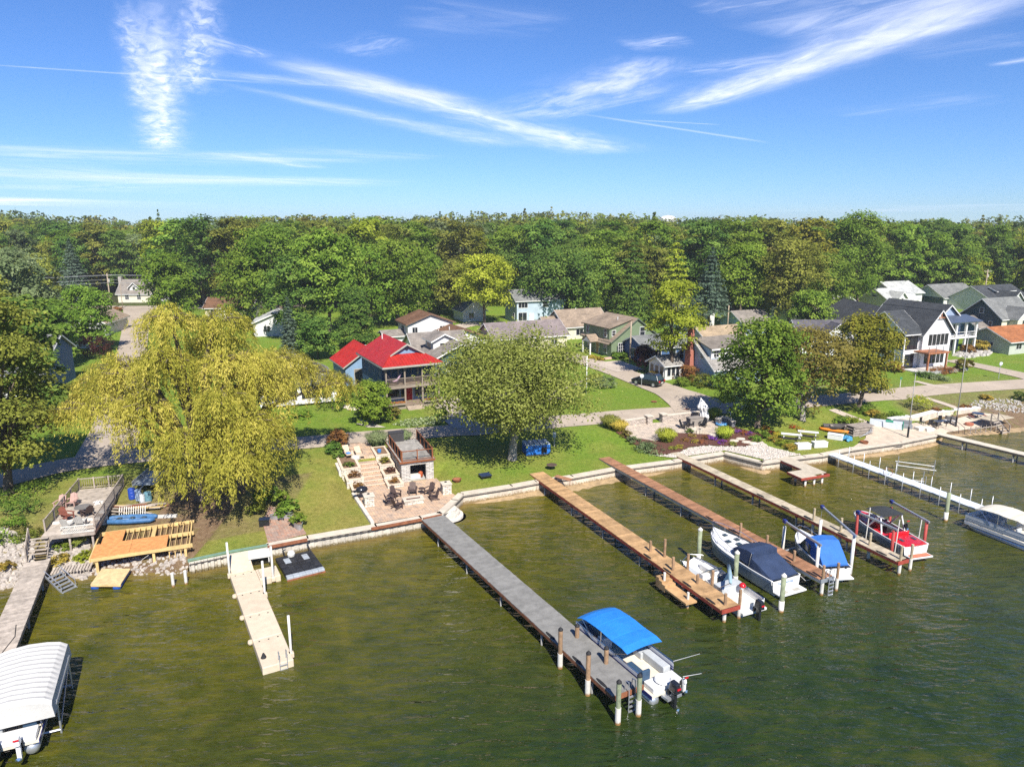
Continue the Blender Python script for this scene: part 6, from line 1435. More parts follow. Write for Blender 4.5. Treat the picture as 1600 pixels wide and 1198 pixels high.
me.materials.append(mat('blue_lettering', (.03, .16, .38), .5)); tx = inst(me, 'lettering', r, (-.012, .1, .86)); tx.rotation_euler = (PI / 2, 0, -PI / 2)
for (x0, y0, z0, x1, y1, z1) in ((.2, 1.4, 1.3, -.5, 1.9, 1.4), (.3, -1.45, 1.2, -.5, -2.4, .9)):
    MB().tube([(x0, y0, z0), ((x0 + x1) / 2, (y0 + y1) / 2, min(z0, z1) - .25), (x1, y1, z1)], .022, 5).build('mooring_line', PILEW, r)
# --- lift with blue covered boat
def lift(name, label, posts, m, beam_m, braces=False):
    """posts: four (top pixel, water pixel) - near side bow, near side stern, far side bow, far side stern"""
    P = []
    for t_, b_ in posts:
        b = at(*b_, 0); P.append((b[0], b[1], atY(b_[0], t_[1], b[1])[1]))
    o0 = P[0]; root = empty(name, (o0[0], o0[1], 0), 0, label, 'boat lift')
    q = [(p[0] - o0[0], p[1] - o0[1], p[2]) for p in P]
    for p in q: MB().tube([(p[0], p[1], -1.2), (p[0], p[1], p[2])], .12, 10).build('lift_post', m, root, smooth=True)
    for a, b in ((0, 1), (2, 3)):
        A, B = Vector(q[a]), Vector(q[b]); d = (B - A); zt = max(A.z, B.z); A.z = B.z = zt + .1
        o = MB().box(((A.x + B.x) / 2, (A.y + B.y) / 2, zt + .12), (d.to_2d().length + .5, .13, .15), math.atan2(d.y, d.x)).build('lift_beam', beam_m, root)
        MB().box((A.x, A.y, zt + .12), (.3, .24, .26), math.atan2(d.y, d.x)).build('lift_motor', NAVYP, o)
        for e in (A, B): MB().tube([(e.x, e.y, zt), (e.x * .97 + .03 * q[1][0], e.y, .4)], .012, 4).build('cable', GALV, o)
    for a, b in ((0, 2), (1, 3)):
        A, B = Vector(q[a]), Vector(q[b]); MB().tube([(A.x, A.y, .25), (B.x, B.y, .25)], .08, 6).build('cradle_beam', ALU, root)
    return root, P
lf, P = lift('boat_lift', 'white post boat lift holding the blue covered boat', (((1224, 822), (1222, 866)), ((1277, 852), (1274, 905)), ((1279, 812), (1279, 850)), ((1334, 838), (1328, 899))), PILEW, ALU)
def mid(P, i, j): return ((P[i][0] + P[j][0]) / 2, (P[i][1] + P[j][1]) / 2)
bow, stern = mid(P, 0, 2), mid(P, 1, 3); L_ = math.dist(bow, stern)
th_ = ang(stern, bow)
r = empty('motorboat', (stern[0] - math.cos(th_) * .55, stern[1] - math.sin(th_) * .55, .12), th_, 'white motorboat under a tall blue canvas enclosure on a boat lift', 'boat')
r.scale = (.86, .95, .9)
h_, inn = hull(6.6, 2.3, 1.0, GEL, r, bowrise=.4); rim(inn, GEL, r); deckcap(inn, GEL, r, 4.2, 6.7, .2); floor_(inn, .35, SEATW, r, .2, 4.2)
MB().loft([[(x, -b * 1.004, z * .82), (x, -b * .95, z * .2)] for x, bi, z, b in inn[:14]], cap=False).build('hull_band', GREYH, r); MB().loft([[(x, b * .95, z * .2), (x, b * 1.004, z * .82)] for x, bi, z, b in inn[:14]], cap=False).build('hull_band', GREYH, r)
secs = [[(x, -w, z0), (x, -w * .92, z1), (x, 0, z1 + .12), (x, w * .92, z1), (x, w, z0)] for x, w, z0, z1 in ((3.5, 1.05, 1.75, 2.15), (3.0, 1.1, 1.7, 2.45), (2.1, 1.1, 1.05, 2.42), (1.2, 1.08, 1.02, 1.75), (.35, 1.05, 1.0, 1.1))]
MB().loft([s + [(s[2][0], 0, s[0][2])] for s in secs], closed=True).build('canvas_enclosure', ROYAL, r)
MB().loft([[(4.4, -1.0, 1.15), (4.4, 0, 1.3), (4.4, 1.0, 1.15)], [(3.55, -1.03, 2.0), (3.55, 0, 2.2), (3.55, 1.03, 2.0)]], cap=False).build('windshield', SMOKE, r)
for s in (-1, 1): MB().hull([(4.3, s * 1.02, 1.1), (3.5, s * 1.05, 1.9), (2.4, s * 1.1, 1.9), (2.4, s * 1.12, 1.06)], [(4.3, s * 1.0, 1.1), (3.5, s * 1.03, 1.9), (2.4, s * 1.08, 1.9), (2.4, s * 1.1, 1.06)]).build('side_curtain', SMOKE, r)
MB().b2(-.6, .0, -1.0, 1.0, .25, .38).build('swim_platform', GEL, r, bevel=.03); MB().tube([(4.6, -1.0, 1.5), (6.2, -.45, 1.85), (6.6, 0, 1.9), (6.2, .45, 1.85), (4.6, 1.0, 1.5)], .022, 6).build('bow_rail', CHROME, r)
for y in (-.6, .6): MB().lathe([(.05, 0), (.11, .05), (.05, .2)], (-.02, y, .98), 8).build('cleat', BLK, r)
# --- red wake boat on its lift
lf, P = lift('boat_lift', 'red post boat lift holding the red and white wake boat', (((1338, 803), (1336, 848)), ((1395, 828), (1391, 876)), ((1390, 792), (1388, 828)), ((1446, 816), (1442, 861))), mat('red_post', (.33, .05, .04), .6, .15), ALU)
bow, stern = mid(P, 0, 2), mid(P, 1, 3); th_ = ang(stern, bow)
r = empty('wake_boat', (stern[0] - math.cos(th_) * .75, stern[1] - math.sin(th_) * .75, .35), th_, 'red and white wake boat with tower and black top on a red lift', 'boat')
r.scale = (.9, .95, .92)
h_, inn = hull(7.0, 2.5, .95, GEL, r, bowrise=.3, blunt=.25); rim(inn, GEL, r); floor_(inn, .4, REDV, r, .2, 6.6)
MB().loft([[(x, -b * 1.004, z * .75), (x, -b * .95, z * .2)] for x, bi, z, b in inn[:14]], cap=False).build('hull_band', GREYH, r); MB().loft([[(x, b * .95, z * .2), (x, b * 1.004, z * .75)] for x, bi, z, b in inn[:14]], cap=False).build('hull_band', GREYH, r)
deckcap(inn, REDV, r, -.1, 1.8, .12, 'engine_deck', .93); deckcap(inn, REDV, r, 5.9, 7.1, .06, 'bow_cushion', .8)
seat(r, 2.3, 0, .4, 2.0, .6, .5, REDV, -1, 'bench_seat'); seat(r, 3.2, .85, .4, .5, 1.4, .5, REDV, None, 'bench_seat'); seat(r, 3.9, -.5, .4, .6, .6, .5, BLK, -1); seat(r, 5.4, .6, .4, .45, 1.1, .45, REDV, None, 'bow_seat'); seat(r, 5.4, -.6, .4, .45, 1.1, .45, REDV, None, 'bow_seat')
windshield(r, 4.7, 1.1, 1.0, .45, .45)
for s in (-1, 1): MB().tube([(4.3, s * 1.15, 1.0), (3.2, s * 1.05, 2.3), (2.9, s * .9, 2.45)], [.09, .08, .07], 8).tube([(2.6, s * 1.15, 1.0), (3.0, s * 1.05, 2.3)], .07, 8).build('tower_leg', GEL, r)
MB().tube([(2.9, -.9, 2.45), (2.9, .9, 2.45)], .08, 8).build('tower_bar', GEL, r)
MB().loft([[(x, y, 2.5 + .12 * (1 - (y / 1.05) ** 2) - .15 * max(0, x - 4.2)) for y in np.linspace(-1.05, 1.05, 7)] + [(x, 0, 2.45 - .15 * max(0, x - 4.2))] for x in (2.7, 3.4, 4.2, 4.9)], closed=True).build('bimini_top', mat('charcoal_canvas', (.035, .038, .04), .8, .15), r)
MB().b2(-.75, .0, -1.05, 1.05, .12, .25).build('swim_platform', GEL, r, bevel=.03); MB().b2(-.7, -.1, -.95, .95, .251, .256).build('platform_pad', mat('teak_pad', (.45, .16, .09), .8, .2), r)
for x, y in ((1.0, .6), (1.0, -.6)): MB().b2(x - .25, x + .25, y - .12, y + .12, 1.06, 1.10).build('deck_hatch', SMOKE, r)
outboard(r, 2.4, -1.0, 1.6, MOTB, .4)
for px_ in ((1355, 793, 1351, 850), (1441, 809, 1433, 850), (1397, 812, 1396, 872)):
    b = at(px_[2], px_[3], 0); h = atY(px_[2], px_[1], b[1])[1]; MB().tube([(b[0] - lf.location.x, b[1] - lf.location.y, -.8), (b[0] - lf.location.x + .1, b[1] - lf.location.y, h)], .045, 8).build('guide_pole', PILEW, lf)
# --- pontoon at the right edge
a = at(1522, 818, .6)
r = empty('pontoon_boat', (*at(1640, 856, .5), 0), ang(at(1640, 856, .5), at(1522, 812, .5)), 'white pontoon boat with beige canopy beside the end of the aluminium dock', 'boat')
Lp = math.dist(at(1640, 856, .5), at(1522, 812, .5))
pontoon(r, Lp, 2.5, GEL, SEATG, GEL); bimini(r, Lp * .25, Lp * .88, 2.5, 2.2, mat('beige_canvas', (.60, .56, .46), .8, .12, 1.5, .01, 5), crown=.2)
seat(r, Lp - 1.2, .7, .62, .6, 1.4, .42, SEATG); seat(r, Lp - 1.2, -.7, .62, .6, 1.4, .42, SEATG); seat(r, Lp - 3.2, .7, .62, .6, 1.4, .42, SEATG, -1)
# --- white covered lift, lower left corner
c = [at(x, y, 2.35) for x, y in ((18, 1012), (104, 1004), (79, 1092))]
th_ = ang(c[2], c[1]); Lc = math.dist(c[1], c[2]); Wc = 3.4
r = empty('boat_lift', (c[2][0], c[2][1], 0), th_, 'boat lift with big white ribbed canopy beside the weathered dock', 'boat lift')
n = 26; secs = []
for i in range(n + 1):
    x = -.2 + (Lc + .4) * i / n; rb = .05 * abs(math.sin(i * PI / 2)); e_ = .12 if i in (0, n) else 0
    secs.append([(x, -.12, 1.5), (x, -.05, 2.27 - e_ + rb * .3)] + [(x, Wc * t, 2.35 + .32 * max(0.0, math.sin(PI * t)) ** .8 - e_ + rb) for t in (.08, .25, .5, .75, .92)] + [(x, Wc + .05, 2.27 - e_), (x, Wc + .12, 1.5)])
mb = MB(); mb.loft(secs, cap=False); mb.f.append(tuple(range(9))); mb.f.append(tuple(len(mb.v) - 9 + k for k in range(9))[::-1])
WC_ = mat('white_cover', (.48, .47, .445), .65, .08, 1.0, .02, 2.5); mb.build('canopy', WC_, r, smooth=False)
for x in (.6, Lc - .8):
    for y in (-.1, Wc + .1): MB().tube([(x, y, -1), (x, y, 1.9)], .05, 8).build('lift_post', ALU, r)
    MB().tube([(x, -.1, .2), (x, Wc + .1, .2)], .06, 6).build('cradle_beam', ALU, r)
for y in (-.1, Wc + .1): MB().tube([(.6, y, .3), (Lc - .8, y, 1.6)], .035, 6).tube([(.4, y, 1.8), (Lc - .4, y, 1.8)], .045, 6).build('side_frame', ALU, r)
p = (c[2][0] + math.cos(th_) * -.9 - math.sin(th_) * Wc * .5, c[2][1] + math.sin(th_) * -.9 + math.cos(th_) * Wc * .5)
r = empty('pontoon_boat', (*p, .35), th_, 'pontoon boat with twin grey outboards parked under the white ribbed canopy', 'boat')
pontoon(r, 6.4, 2.4, GEL, NAVYP); outboard(r, -.2, .45, .75, mat('grey_motor', (.20, .22, .24), .3, .1), 1.0); outboard(r, -.2, -.45, .75, GEL, .8); MB().b2(-.1, .8, -1.1, 1.1, .62, .9).build('stern_locker', GEL, r, bevel=.04); seat(r, 1.4, .7, .62, .6, 1.0, .45, SEATG); seat(r, 1.4, -.7, .62, .6, 1.0, .45, SEATB)
# ================================================================ GARDEN HELPERS
def shrub(p, h, R, kind, label, n=1100, leaf=.15, name='shrub', cat='shrub', group=None, nl=7, m=None):
    b = p if len(p) == 3 else (*G(*p),)
    root = empty(name, b, random.uniform(0, 6), label, cat, group)
    P, N, tone, Ls = crown_pts(h, R, .12 * h, n, nl, 'round', .8, .6, .5)
    inst(leaves('foliage', P, N, rng.uniform(.7, 1.3, n) * leaf, m or LM(kind), tone, .7), 'foliage', root)
    MB().tube([(0, 0, -.1), (0, 0, h * .5)], [.04, .02], 5).build('stem', BARK, root)
    return root
def grass_clump(p, h, R, kind, label, n=700, name='ornamental_grass', group=None):
    b = p if len(p) == 3 else (*G(*p),)
    root = empty(name, b, 0, label, 'plant', group)
    a = rng.uniform(0, 6.28, n); r = np.sqrt(rng.random(n)) * R; t = rng.random(n) ** .6
    P = np.stack([np.cos(a) * r * (.35 + .75 * t), np.sin(a) * r * (.35 + .75 * t), h * t * (1 - .25 * (r / R) ** 2)], 1)
    D = np.stack([np.cos(a) * r / R * .8, np.sin(a) * r / R * .8, np.ones(n) * 1.2 - .9 * t * (r / R)], 1) + rng.normal(size=(n, 3)) * .15
    N = np.stack([np.cos(a), np.sin(a), np.full(n, .5)], 1) + rng.normal(size=(n, 3)) * .4
    inst(leaves('blades', P, N, rng.uniform(.25, .5, n) * max(.6, h), LM(kind), np.clip(t * .7 + rng.random(n) * .3, 0, 1), .09, D), 'blades', root)
    return root
def flowers(p, h, R, cols, label, n=260, name='flower_clump', leaf=.09, group=None):
    b = p if len(p) == 3 else (*G(*p),)
    key = 'petals_%d_%d_%d' % tuple(int(c * 99) for c in cols)
    return shrub(b, h, R, '', label, n, leaf, name, 'flowers', group, 5, leaf_mat(key, [(.04, .08, .015), tuple(c * .8 for c in cols), cols], objvar=.08))
def rocks(name, pts, s0, s1, m, label=None, kind='stuff', flat=.65):
    """many loose stones as one joined heap"""
    base = np.array([(-1, -1, -1), (1, -1, -1), (1, 1, -1), (-1, 1, -1), (-.7, -.7, 1), (.7, -.7, 1), (.7, .7, 1), (-.7, .7, 1)], float) * .5
    fs = [(0, 3, 2, 1), (4, 5, 6, 7), (0, 1, 5, 4), (1, 2, 6, 5), (2, 3, 7, 6), (3, 0, 4, 7)]
    mb = MB()
    for (x, y, z) in pts:
        s = random.uniform(s0, s1); v = base * (1 + rng.normal(size=(8, 3)) * .16) * s * np.array([random.uniform(.8, 1.5), 1, flat])
        a = random.uniform(0, 6.3); ca, sa = math.cos(a), math.sin(a)
        mb.add([(x + q[0] * ca - q[1] * sa, y + q[0] * sa + q[1] * ca, z + s * .2 + q[2]) for q in v], fs)
    o = mb.build(name, m); tag(o, label, kind=kind); return o
def in_poly(poly, n):
    xs = [p[0] for p in poly]; ys_ = [p[1] for p in poly]; o = []
    while len(o) < n:
        x, y = random.uniform(min(xs), max(xs)), random.uniform(min(ys_), max(ys_)); c = False; j = len(poly) - 1
        for i in range(len(poly)):
            if (poly[i][1] > y) != (poly[j][1] > y) and x < (poly[j][0] - poly[i][0]) * (y - poly[i][1]) / (poly[j][1] - poly[i][1]) + poly[i][0]: c = not c
            j = i
        if c: o.append((x, y, gz(x, y)))
    return o
def pavers(name, c1, c2, mortar, w=.32, h=.18, rot=0.0):
    if name in MATS: return MATS[name]
    m, nt, out = nm(name); bs = nt.nodes.new('ShaderNodeBsdfPrincipled'); bs.inputs['Roughness'].default_value = .85; bs.inputs['Specular IOR Level'].default_value = .2
    geo = nt.nodes.new('ShaderNodeNewGeometry'); mp = nt.nodes.new('ShaderNodeMapping'); nt.links.new(geo.outputs['Position'], mp.inputs[0]); mp.inputs['Rotation'].default_value = (0, 0, rot)
    br = nt.nodes.new('ShaderNodeTexBrick'); nt.links.new(mp.outputs[0], br.inputs['Vector']); br.inputs['Scale'].default_value = 1; br.inputs['Brick Width'].default_value = w; br.inputs['Row Height'].default_value = h; br.inputs['Mortar Size'].default_value = .012
    br.inputs['Color1'].default_value = (*c1, 1); br.inputs['Color2'].default_value = (*c2, 1); br.inputs['Mortar'].default_value = (*mortar, 1)
    n1 = noise(nt, geo.outputs['Position'], 1.7, 5, .7); n2 = noise(nt, geo.outputs['Position'], 7, 3)
    cc = mixc(nt, 1.0, br.outputs['Color'], ramp(nt, n1, [(.3, (.62, .64, .68)), (.6, (1.1, 1.05, 1.0))]), 'MULTIPLY')
    nt.links.new(cc, bs.inputs['Base Color']); bp = nt.nodes.new('ShaderNodeBump'); bp.inputs['Distance'].default_value = .02; nt.links.new(br.outputs['Fac'], bp.inputs['Height']); bp.invert = True; nt.links.new(bp.outputs[0], bs.inputs['Normal'])
    nt.links.new(bs.outputs[0], out.inputs[0]); MATS[name] = m; return m
def stonewall_mat(name, col, w=.4, h=.18):
    if name in MATS: return MATS[name]
    m, nt, out = nm(name); bs = nt.nodes.new('ShaderNodeBsdfPrincipled'); bs.inputs['Roughness'].default_value = .9; bs.inputs['Specular IOR Level'].default_value = .2
    tc = nt.nodes.new('ShaderNodeTexCoord'); sp = nt.nodes.new('ShaderNodeSeparateXYZ'); nt.links.new(tc.outputs['Object'], sp.inputs[0]); cb_ = nt.nodes.new('ShaderNodeCombineXYZ')
    nt.links.new(math_(nt, 'ADD', sp.outputs[0], sp.outputs[1]), cb_.inputs[0]); nt.links.new(sp.outputs[2], cb_.inputs[1])
    br = nt.nodes.new('ShaderNodeTexBrick'); nt.links.new(cb_.outputs[0], br.inputs['Vector']); br.inputs['Scale'].default_value = 1; br.inputs['Brick Width'].default_value = w; br.inputs['Row Height'].default_value = h; br.inputs['Mortar Size'].default_value = .015; br.inputs['Bias'].default_value = -.1
    br.inputs['Color1'].default_value = (*[min(1, c * 1.12) for c in col], 1); br.inputs['Color2'].default_value = (*[c * .72 for c in col], 1); br.inputs['Mortar'].default_value = (*[c * .45 for c in col], 1)
    n1 = noise(nt, tc.outputs['Object'], 4, 4, .7); cc = mixc(nt, 1.0, br.outputs['Color'], ramp(nt, n1, [(.3, (.7, .7, .72)), (.7, (1.1, 1.08, 1.05))]), 'MULTIPLY')
    nt.links.new(cc, bs.inputs['Base Color']); bp = nt.nodes.new('ShaderNodeBump'); bp.inputs['Distance'].default_value = .04; nt.links.new(math_(nt, 'SUBTRACT', n1, br.outputs['Fac']), bp.inputs['Height']); nt.links.new(bp.outputs[0], bs.inputs['Normal'])
    nt.links.new(bs.outputs[0], out.inputs[0]); MATS[name] = m; return m
PAV = pavers('terrace_pavers', (.60, .41, .27), (.46, .36, .28), (.30, .24, .19), .34, .17, PTH)
BLOCK = stonewall_mat('cream_block', (.66, .60, .50)); CAPS = mat('block_cap', (.62, .50, .38), .85, .12, 2)
LEDGE = stonewall_mat('ledge_stone', (.56, .53, .48), .5, .14)
SOIL = mat('planter_soil', (.20, .125, .075), .95, .3, 4)
def pw(u, v, z): return (*world(u, v), z)
# ================================================================ BRICK TERRACE
def wpoly(pts): return [world(*p) for p in pts]
patch('patio', wpoly([(-.2, .12), (5.6, .45), (8.0, 3.1), (7.6, 5.2), (7.45, 8.62), (.55, 8.62), (.55, 7.2), (-.75, 7.2)]), PAV, 0, z=1.06)
patch('patio', wpoly([(.45, 13.0), (2.55, 13.0), (2.75, 18.6), (.3, 18.9)]), PAV, .06, z=None)
r = empty('paved_steps', pw(0, 0, 0), PTH, 'six wide peach paver steps between the tiered planters', 'steps')
for i in range(6): MB().b2(.62, 2.42, 8.62 + .73 * i, 13.02, .9 + (.17 * i if i else 0), 1.06 + .175 * (i + 1)).build('step', PAV, r); MB().b2(.60, 2.44, 8.58 + .73 * i, 8.66 + .73 * i, 1.17 + .175 * i, 1.062 + .175 * (i + 1) + .006).build('nosing', CAPS, r)
def planter(u0, u1, v0, v1, z, label):
    r = empty('planter', pw(u0, v0, .9), PTH, label, 'planter'); w, d, h = u1 - u0, v1 - v0, z - .9
    MB().b2(0, w, 0, d, 0, h - .06).build('block_wall', BLOCK, r)
    MB().b2(-.03, w + .03, -.03, .24, h - .06, h).b2(-.03, w + .03, d - .2, d + .0, h - .06, h).build('cap', CAPS, r); MB().b2(-.03, .22, .242, d - .202, h - .06, h).build('cap', CAPS, r); MB().b2(w - .22, w + .03, .242, d - .202, h - .06, h).build('cap', CAPS, r)
    MB().b2(.23, w - .23, .25, d - .21, h - .06, h - .02).build('soil', SOIL, r)
planter(-1.25, .55, 10.75, 16.2, 2.35, 'tallest left planter of the terrace steps'); planter(-1.05, .56, 9.0, 10.72, 1.85, 'middle left planter of the terrace steps'); planter(-.8, .57, 7.3, 8.97, 1.42, 'lowest left planter of the terrace steps')
planter(2.47, 3.95, 13.3, 16.2, 2.5, 'topmost right planter of the terrace steps holding a blue bucket'); planter(2.47, 3.95, 11.25, 13.27, 2.12, 'upper middle right planter of the terrace steps'); planter(2.47, 3.95, 9.15, 11.22, 1.78, 'lower middle right planter of the terrace steps'); planter(2.47, 3.98, 7.45, 9.12, 1.4, 'lowest right planter of the terrace steps')
shrub(pw(-.4, 11.4, 2.33), .4, .6, 'bright', 'yellow green plants in the tallest left planter', 500, .12, 'plant', 'plant'); shrub(pw(-.25, 9.7, 1.83), .55, .6, 'rust', 'red leaved plants in the middle left planter', 500, .12, 'plant', 'plant'); shrub(pw(-.1, 8.1, 1.4), .45, .55, 'rust', 'reddish plants in the lowest left planter', 450, .11, 'plant', 'plant')
shrub(pw(3.2, 12.1, 2.1), .5, .65, 'turn', 'green and rust plants in the upper middle right planter', 450, .12, 'plant', 'plant'); shrub(pw(3.3, 10.1, 1.76), .5, .5, 'plum', 'dark leaved plants in the lower middle right planter', 400, .12, 'plant', 'plant'); shrub(pw(3.25, 8.2, 1.38), .45, .5, 'rust', 'russet plants in the lowest right planter', 400, .11, 'plant', 'plant')
tag(MB().lathe([(.18, 0), (.22, .28), (.19, .28), (.16, .03)], (0, 0, 0), 12).build('bucket', mat('blue_plastic', (.05, .2, .5), .4), loc=pw(3.0, 14.2, 2.5)), 'small blue bucket on the topmost right planter', 'bucket')
shrub(pw(-.55, 17.6, 2.2), 2.0, 1.25, 'rust', 'orange red bush at the top of the terrace steps', 2600, .2, 'bush'); shrub(pw(-1.3, 16.4, 2.1), 1.3, 1.0, 'dark', 'dark green bush below the orange red bush', 1500, .18, 'bush'); shrub(pw(-1.0, 14.8, 2.2), .8, .7, 'dark', 'small dark bush behind the sun loungers', 900, .15, 'bush')
grass_clump(pw(3.3, 17.2, 2.3), 1.5, 1.3, 'sage', 'tall grey green grass beside the top of the terrace steps', 1600); grass_clump(pw(6.1, 17.0, 2.3), 1.4, 1.0, 'sage', 'tall grass behind the black storage box', 1000)
r = empty('garden_wall', pw(-.25, .1, .9), PTH + math.radians(4), 'low stone edging wall along the left side of the brick terrace', 'wall')
for i in range(9): MB().b2(-.15, .15, i * .8 + .005, (i + 1) * .8 - .005, 0, .32 + .012 * (i % 2)).build('stone_block', STONE, r, bevel=.02)
r = empty('garden_wall', pw(-1.3, 10.9, 1.5), PTH + math.radians(1), 'stacked stone wall holding the bank beside the orange red bush', 'wall')
for i in range(6):
    for k in range(2): MB().b2(-.2, .14, i * .9 + .006, (i + 1) * .9 - .006, k * .33, .325 + k * .33).build('stone_block', STONE, r, bevel=.02)
# pedestals
for u, v, lb in ((.15, 4.1, 'square pale stone pillar beside the black grill'), (7.25, 4.5, 'square pale stone pillar on the lawn side of the brick terrace')):
    r = empty('stone_pillar', pw(u, v, 1.06), PTH, lb, 'pillar')
    for k in range(4): MB().b2(-.42, .42, -.42, .42, k * .23, k * .23 + .222).build('block_course', BLOCK, r, bevel=.02)
    MB().b2(-.48, .48, -.48, .48, .92, 1.02).build('cap', CAPM, r, bevel=.02); MB().lathe([(.12, 0), (.12, .06)], (0, .1, 1.02), 8).build('lamp', BLK, r)
# grill
r = empty('grill', pw(-.15, 5.9, 1.06), PTH + .3, 'black covered barbecue grill at the edge of the brick terrace', 'grill')
MB().lathe([(.1, .55), (.42, .68), (.5, .85), (.42, 1.05), (.12, 1.16)], (0, 0, 0), 14, 1.15, .9).build('body', MOTB, r, smooth=True); MB().b2(-.85, -.5, -.25, .25, .82, .86).build('side_shelf', BLK, r)
for x in (-.35, .35):
    for y in (-.25, .25): MB().tube([(x, y, 0), (x * .8, y * .8, .75)], .025, 6).build('leg', BLK, r)
# fire table
r = empty('fire_table', pw(3.9, 3.3, 1.06), PTH, 'white stone fire table with dark trough ringed by brown chairs', 'fire pit')
MB().b2(-.85, .85, -.42, .42, 0, .36).build('base', BLOCK, r); MB().b2(-.92, .92, -.5, -.2, .36, .45).b2(-.92, .92, .2, .5, .36, .45).build('rim', CAPM, r); MB().b2(-.92, -.62, -.198, .198, .36, .45).build('rim', CAPM, r); MB().b2(.62, .92, -.198, .198, .36, .45).build('rim', CAPM, r)
MB().b2(-.62, .62, -.2, .2, .36, .39).build('burner_tray', mat('lava_rock', (.10, .03, .02), .9, .5, 14), r)
# chairs
def adirondack(p, rz, label, m, group=None):
    r = empty('adirondack_chair', p, rz, label, 'chair', group)
    for i in range(5):
        y = -.24 + i * .12; MB().hull([(-.28, y - .052, .33), (-.28, y + .052, .33), (-.25, y + .052, .33), (-.25, y - .052, .33)], [(-.55, y * .95 - .052, 1.05 - abs(i - 2) * .05), (-.55, y * .95 + .052, 1.05 - abs(i - 2) * .05), (-.52, y * .95 + .052, 1.05 - abs(i - 2) * .05), (-.52, y * .95 - .052, 1.05 - abs(i - 2) * .05)]).build('back_slat', m, r)
    for i in range(4): MB().box((-.18 + i * .15, 0, .35 + i * .018), (.13, .56, .03), 0, 0, -.12).build('seat_slat', m, r)
    for s in (-1, 1):
        MB().b2(-.42, .36, s * .36 - .07, s * .36 + .07, .58, .61).build('arm', m, r); MB().b2(.22, .32, s * .33 - .03, s * .33 + .03, 0, .58).build('leg', m, r); MB().hull([(-.5, s * .30 - .02, .02), (.3, s * .30 - .02, .3), (.3, s * .30 - .02, .42), (-.5, s * .30 - .02, .12)], [(-.5, s * .30 + .02, .02), (.3, s * .30 + .02, .3), (.3, s * .30 + .02, .42), (-.5, s * .30 + .02, .12)]).build('leg', m, r)
    return r
DKB = mat('dark_brown_resin', (.075, .05, .045), .6, .15); REDW = mat('red_stained_wood', (.22, .075, .05), .7, .2); GRYW = mat('grey_resin', (.50, .48, .44), .6, .1); PINK = mat('faded_red_wood', (.42, .27, .23), .75, .15)
def fc(u, v): return PTH + math.atan2(3.3 - v, 3.9 - u)
for u, v in ((2.75, 5.1), (4.35, 5.35), (5.75, 4.75), (5.75, 3.35), (1.95, 3.7), (2.35, 2.55)): adirondack(pw(u, v, 1.06), fc(u, v), 'dark brown adirondack chair drawn up to the white fire table', DKB, 'chairs round the fire table')
for u, v, lb in ((5.15, 5.25, 'small dark round table between chairs on the lawn side of the fire table'), (2.15, 4.6, 'small dark round table between chairs on the planter side of the fire table')):
    tag(MB().lathe([(.16, 0), (.16, .02), (.03, .03), (.03, .44), (.3, .46), (.3, .5)], (0, 0, 0), 12).build('side_table', DKB, loc=pw(u, v, 1.06)), lb, 'table')
# loungers
LOUN = mat('tan_sling', (.52, .41, .29), .8, .12)
for u, v, lb in ((-.15, 15.0, 'tan sun lounger with a blue towel beside the orange red bush'), (.95, 14.7, 'tan sun lounger at the head of the terrace steps')):
    r = empty('sun_lounger', pw(u, v, 2.2 if u > 0 else 2.36), PTH - PI / 2 + .1, lb, 'sun lounger')
    MB().b2(-.1, 1.25, -.3, .3, .3, .34).build('seat', LOUN, r); MB().hull([(-.1, -.3, .3), (-.1, .3, .3), (-.1, .3, .34), (-.1, -.3, .34)], [(-.65, -.3, .82), (-.65, .3, .82), (-.62, .3, .86), (-.62, -.3, .86)]).build('backrest', LOUN, r)
    for x in (-.1, 1.1):
        for s in (-1, 1): MB().tube([(x, s * .28, 0), (x, s * .28, .3)], .025, 6).build('leg', DKB, r)
    for s in (-1, 1): MB().tube([(-.3, s * .33, .5), (.35, s * .33, .52), (.4, s * .33, .3)], .025, 6).build('arm', DKB, r)
tag(MB().b2(-.2, .2, -.22, .22, 0, .1).build('towel', mat('blue_towel', (.06, .22, .6), .9, .2), loc=pw(-.1, 14.3, 2.7), rz=PTH + .3, bevel=.04), 'crumpled blue towel on the lounger by the orange red bush', 'towel')
tag(MB().lathe([(.35, 0), (.42, .2), (.36, .42), (.05, .46)], (0, 0, 0), 9, 1.2, .9).build('boulder', STONE, loc=pw(.55, 13.75, 2.14)), 'pale boulder used as a table at the foot of the sun loungers', 'boulder')
# boathouse under the deck
r = empty('boathouse', pw(4.05, 8.65, .9), PTH, 'stone boathouse with railed deck on its roof beside the terrace steps', 'boathouse'); Wb, Db, Hb = 3.15, 6.6, 2.1
MB().b2(0, .85, 0, .3, 0, Hb).build('front_wall', LEDGE, r); MB().b2(2.4, Wb, 0, .3, 0, Hb).build('front_wall', LEDGE, r); MB().b2(.85, 2.4, 0, .3, 1.75, Hb).build('lintel', LEDGE, r)
MB().b2(0, .3, .3, Db, 0, Hb).build('side_wall', LEDGE, r); MB().b2(Wb - .3, Wb, .3, Db, 0, Hb).build('side_wall', LEDGE, r); MB().b2(.3, Wb - .3, Db - .3, Db, 0, Hb).build('back_wall', LEDGE, r); MB().b2(.3, Wb - .3, .3, Db - .3, 0, .13).build('floor', FOUND, r)
MB().b2(-.12, Wb + .12, -.12, Db + .1, Hb, Hb + .12).build('roof_deck', mat('flagstone', (.33, .31, .28), .85, .35, 2.2, .01, 6), r)
BRW = mat('brown_rail', (.21, .075, .03), .6, .15)
